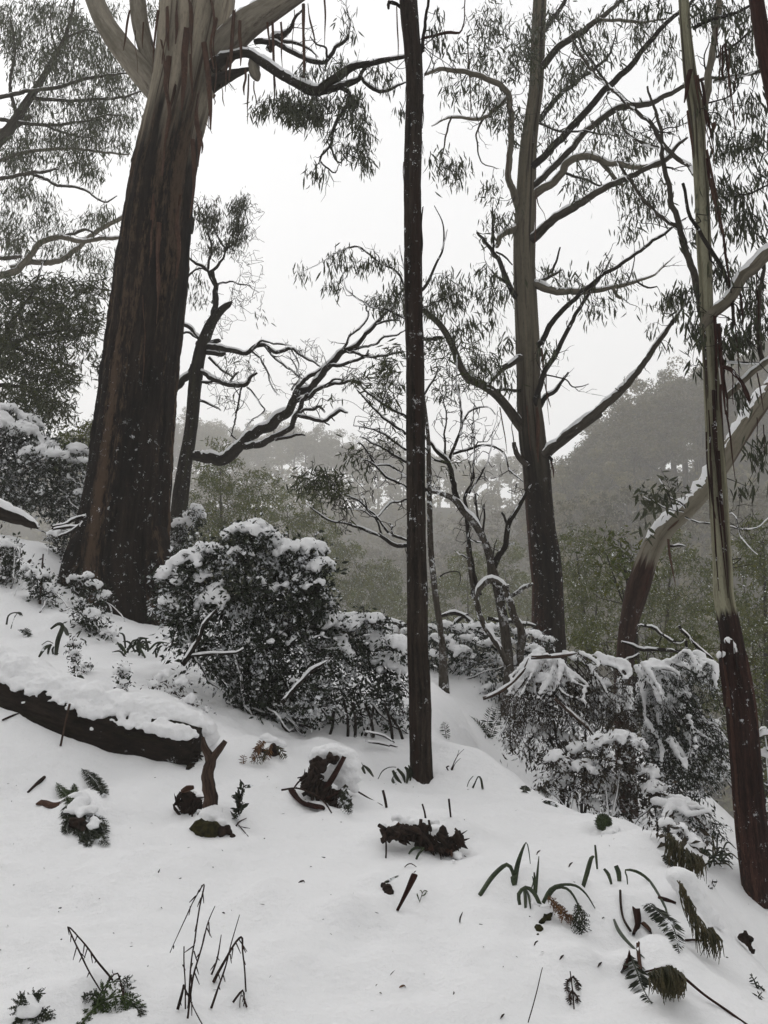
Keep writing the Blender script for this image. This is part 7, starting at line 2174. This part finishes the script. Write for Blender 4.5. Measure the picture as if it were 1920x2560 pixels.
t = Thing('burnt_stump', 'small black stump hole in snow near the right edge', 'stump', hit('M', 1540, 970))
lump(t, 'M', [(1510, 895, 24), (1535, 885, 26), (1550, 910, 24), (1525, 915, 24), (1555, 940, 20), (1570, 965, 14)], M['rot'], 'wood', .01, .03)
t = Thing('snow_sprig', 'faint sprig tips near the bottom right edge', 'sprig', hit('M', 1600, 1170))
for q, f in enumerate([[(1600, 1165, 1), (1580, 1120, 1), (1560, 1090, 1)], [(1640, 1180, 1), (1610, 1155, 1), (1590, 1150, 1)], [(1620, 1230, 1), (1605, 1215, 1), (1625, 1190, 1)]]):
    fern_frond(t, gpath('M', f), .02, M['leaf_fern_dark'], seed=q, lob=False)
for (reg, x, y, lb_) in [('M', 502, 995, 'tiny dark leaf scrap above the curled dead fern'), ('M', 716, 1035, 'tiny dark leaf scrap left of the lowest tussock'), ('M', 372, 408, 'dark pod on the snow behind the arching lily'), ('M', 552, 476, 'thin dark scrap between the two lily clumps'), ('M', 358, 915, 'dark scrap below the mossy root of the lily'), ('M', 170, 1325, 'brown twig scrap on the bottom edge, right half')]:
    t = Thing('dead_leaf', lb_, 'leaf', hit(reg, x, y))
    strap(t, reg, [(x - 10, y + 12, 4), (x, y - 4, 12), (x + 12, y - 14, 4)], M['rot'], ends='both')

# crest plants at right
t = Thing('strap_plant', 'bushy clump of dark strap leaves left of the foot of the striped gum', 'plant', hit('J', 1400, 1480))
for q in range(34):
    x0, y0 = random.uniform(1330, 1440), random.uniform(1400, 1480)
    a = random.uniform(-2.2, .4)
    ln = random.uniform(50, 120)
    xm, ym = x0 + ln * .6 * math.cos(a), y0 + ln * .7 * math.sin(a) - 14
    strap(t, 'J', [(x0, y0, 7), (xm, ym, 8), (xm + ln * .45 * math.cos(a + .6), ym + ln * .3, 3)], random.choice([M['leaf_fern_dark'], M['leaf_strap'], M['grass_dry']]), d=t.base[1] - random.uniform(-.1, .12))
clump(t, 'J', [(1310, 1390, 1.2), (1350, 1400, 1.0), (1290, 1420, 1.2), (1440, 1440, .9)], .07)
t = Thing('fern_sprigs', 'dark fern sprigs along the snow edge below the tangled shrub', 'fern', hit('J', 620, 1160))
for q, f in enumerate([[(560, 1080, 1), (590, 1095, 1), (625, 1125, 1)], [(590, 1150, 1), (620, 1160, 1), (655, 1178, 1)], [(500, 1105, 1), (498, 1085, 1), (505, 1075, 1)]]):
    fern_frond(t, gpath('J', f, 'both', dd=-.03), .05, M['leaf_fern_dark'], seed=q)
t = Thing('tall_fern', 'upright fern fronds left of the brown-stemmed bush', 'fern', hit('J', 330, 850))
for q, f in enumerate([[(330, 850, 1), (320, 780, 1), (345, 690, 1)], [(330, 850, 1), (360, 770, 1), (375, 690, 1)], [(330, 850, 1), (290, 790, 1), (235, 740, 1)], [(340, 850, 1), (300, 800, 1), (270, 770, 1)]]):
    fern_frond(t, gpath('J', f, 'first', dd=.02 * q), .075, M['leaf_fern_dark'], gap=.022, seed=q, lob=False)
t = Thing('hanging_fern', 'snowy grass fringe trailing down the right shoulder of the mound', 'fern', hit('M', 1150, 480))
for q, f in enumerate([[(1080, 420, 1), (1130, 480, 1), (1160, 550, 1)], [(1060, 350, 1), (1130, 400, 1), (1190, 490, 1)], [(1130, 290, 1), (1135, 350, 1), (1160, 420, 1)]]):
    fern_frond(t, gpath('M', f, 'both', dd=-.03), .035, M['leaf_fern_dark'], seed=q)

t = tussock('straw-coloured grass fringe along the broken bank left of the striped gum', 'J', [(1180, 1300), (1220, 1340), (1260, 1380), (1300, 1400), (1340, 1420)], [(1170, 1420), (1215, 1470), (1260, 1500), (1310, 1510), (1360, 1500)], 150, M['grass_dry'], (1270, 1500))
clump(t, 'J', [(1200, 1330, 1.0), (1240, 1370, 1.2), (1290, 1400, 1.2), (1340, 1420, .9), (1260, 1430, .8)], .05)
low_bank = [(1180, 1290, 40), (1230, 1320, 45), (1280, 1350, 45), (1330, 1380, 40)]

# upper left slope plants
def sapling(label, reg, foot, top, w, n, leaf=.026):
    t = Thing('snowy_sapling', label, 'sapling', hit(reg, *foot))
    A = gpath(reg, [(foot[0], foot[1], 5), ((foot[0] + top[0]) / 2 + 6, (foot[1] + top[1]) / 2, 4), (top[0], top[1], 2)])
    t.limb(A, M['stalk'], name='stem', k=6, step=.03)
    pts = cluster(reg, [((foot[0] + top[0]) / 2, (foot[1] + top[1]) / 2, w, abs(foot[1] - top[1]) * .5, n)], t.base[1], .05, t.g)
    e = t.grow(pts, r0=.004, r1=.002)
    t.sprays(pts, e, 9, .02, leaf, .35, droop=-.1, rnd=1.0, out=.8, rich=False)
    C = pts[t.g.random(len(pts)) < .4] + np.array([0, -.01, .02])
    t.snow.add(*blobs(C, np.tile([[.028, .024, .016]], (len(C), 1)), .01, 3, .004))
    t.finish(M['stalk'], M['leaf_bush'])


sapling('slim leafy sapling with snow on its tiers above the log', 'H', (480, 1045), (470, 765), 42, 34)
sapling('bushy little sapling just above the middle of the log', 'H', (790, 1120), (805, 945), 50, 26)
sapling('low sprig growing sideways from the slim sapling above the log', 'H', (540, 990), (575, 930), 22, 8)
t = Thing('strap_plant', 'dark strap leaves folded over in snow left of the slim sapling', 'plant', hit('H', 360, 880))
for pp, en in [([(252, 888, 12), (290, 830, 22), (335, 808, 14)], 'first'), ([(362, 875, 22), (375, 780, 30), (405, 690, 26), (375, 674, 20), (328, 706, 12)], 'first'), ([(408, 690, 18), (425, 715, 26), (440, 750, 18)], 'first'), ([(270, 810, 5), (310, 785, 6), (345, 800, 4)], 'first'), ([(310, 870, 10), (318, 830, 18), (330, 810, 10)], 'first'), ([(545, 1060, 16), (530, 1020, 22), (500, 1010, 12)], 'first'), ([(500, 760, 8), (520, 720, 10), (470, 760, 4)], 'first'), ([(520, 770, 8), (545, 780, 10), (560, 812, 4)], 'first'), ([(345, 870, 10), (340, 840, 14), (350, 820, 8)], 'first')]:
    strap(t, 'H', pp, M['leaf_fern_dark'], ends=en)
t = Thing('strap_plant', 'small arched leaves in snow at the left edge', 'plant', hit('H', 90, 680))
for pp in [[(42, 678, 12), (55, 620, 10), (95, 600, 8), (140, 610, 14)], [(70, 705, 5), (90, 640, 6), (110, 605, 4)], [(140, 625, 16), (130, 605, 18), (110, 600, 8)]]:
    strap(t, 'H', pp, M['leaf_fern_dark'])
t = Thing('small_fern', 'little snowy fern on the slope above the log', 'fern', hit('H', 180, 760))
for q, f in enumerate([[(180, 755, 1), (150, 715, 1), (115, 712, 1)], [(180, 755, 1), (180, 715, 1), (160, 700, 1)], [(180, 760, 1), (195, 735, 1), (205, 745, 1)]]):
    fern_frond(t, gpath('H', f), .03, M['leaf_fern_dark'], seed=q)
clump(t, 'H', [(165, 740, 1), (190, 740, .8)], .03)
stick('bare_stake', 'thin bare stake standing on the upper left slope', 'stem', 'H', [[(258, 545, 8), (268, 380, 7), (280, 220, 5)]], M['stalk'])
stick('cut_stem', 'broken stub leaning in snow on the upper left slope', 'stem', 'H', [[(145, 315, 10), (175, 285, 12), (198, 260, 8)]], M['stalk'], ends='both')


def low_shrub(label, reg, root, ls, d=None, rho=60, leaf=.045, mat='leaf_bush', amt=1.0):
    base = hit(reg, *root) if d is None else gbase(reg, root[0], root[1], d)
    t = Thing('low_shrub', label, 'shrub', base)
    lb = lobes_of(reg, [(x, y, r * 1.3) for (x, y, r) in ls], base[1] + .05, .1, t.g)
    leaf_lobes(t, lb, rho * 1.9, 11, leaf, .42)
    stems(t, base, lb, DK, .012)
    snow_pillows(t, lb, amt, .016)
    t.finish(M['twig'], M[mat])


low_shrub('twiggy snow-flecked undergrowth on the broken bank below the weeping bushes', 'J', (1300, 1430), low_bank, mat='leaf_brown')
low_shrub('dark spiky shrub on the left edge of the upper slope', 'H', (40, 430), [(20, 200, 60), (30, 290, 70), (60, 360, 60), (10, 400, 60), (100, 190, 36), (60, 250, 50)])
low_shrub('low dark shrub in snow beside the thin bare stake', 'H', (270, 540), [(190, 340, 40), (250, 390, 55), (300, 400, 45), (240, 450, 50), (310, 470, 45), (350, 530, 30), (270, 500, 40)])
low_shrub('snowy sprays against the left foot of the big gum', 'H', (640, 600), [(480, 410, 40), (560, 400, 45), (600, 450, 45), (560, 500, 40), (650, 520, 45), (690, 500, 30)])
low_shrub('leafy tangle on the root mound left of the big gum foot', 'H', (640, 760), [(530, 600, 50), (570, 680, 60), (620, 720, 55), (690, 760, 45), (600, 640, 50), (520, 540, 30)])
low_shrub('dark twiggy shrub under snow between the left bush and the big gum', 'H', (420, 260), [(380, 130, 45), (430, 110, 50), (400, 190, 45), (440, 220, 40), (460, 160, 40), (340, 110, 30)])
t = Thing('strap_plant', 'tangle of dark strap leaves between the big gum foot and the domed bush', 'plant', hit('H', 900, 890))
for q in range(30):
    x0, y0 = random.uniform(800, 1020), random.uniform(820, 900)
    a = random.uniform(-2.6, -.5)
    ln = random.uniform(60, 160)
    strap(t, 'H', [(x0, y0, 12), (x0 + ln * .5 * math.cos(a), y0 + ln * .55 * math.sin(a), 13), (x0 + ln * math.cos(a) + random.uniform(-20, 40), y0 + ln * .85 * math.sin(a) + 30, 4)], random.choice([M['leaf_fern_dark'], M['leaf_strap'], M['leaf_bush']]), d=t.base[1] - random.uniform(-.15, .1))
t = Thing('fallen_branch', 'thick fallen bough under snow at the left edge below the rounded bush', 'branch', hit('D', 120, 1600))
d = t.base[1] + .1
t.limb(path('D', [(-120, 1480, 46), (0, 1510, 46), (120, 1545, 40), (200, 1580, 30), (255, 1600, 14)], d), M['bark_log'], k=14, snow=1.1, rough=.2)
t.limb(path('D', [(340, 1600, 9), (420, 1580, 10), (500, 1545, 10), (560, 1520, 8)], d), DK, snow=1.1)
t.limb(path('D', [(330, 1620, 9), (420, 1610, 10), (520, 1590, 9)], d - .2), DK, snow=1.1)
t.limb(path('D', [(370, 1660, 8), (430, 1640, 8), (500, 1600, 7), (530, 1560, 5)], d - .3), DK, snow=.8)
t.finish()

# loose specks of bark and leaf dropped on the snow
g = np.random.default_rng(91)
b = MB()
for _ in range(130):
    x, y = g.uniform(0, 1659), 1680 + 520 * g.random() ** 1.3
    p = hit('V', x, y)
    if p[1] > 7.5 or p[1] < 2.6:
        continue
    V, Q, T = leaves(np.array([p + np.array([0, 0, .004])]), np.array([[g.normal(), g.normal(), .15]]), g.uniform(.006, .026), g.uniform(.003, .008), g, .3, True)
    b.add(V, Q, T)
me = b.mesh('leaf_litter', smooth=False)
me.materials.append(M['rot'])
o = bpy.data.objects.new('leaf_litter', me)
COL.objects.link(o)
o['kind'] = 'stuff'
o['label'] = 'tiny specks of bark and leaf scattered over the snow'
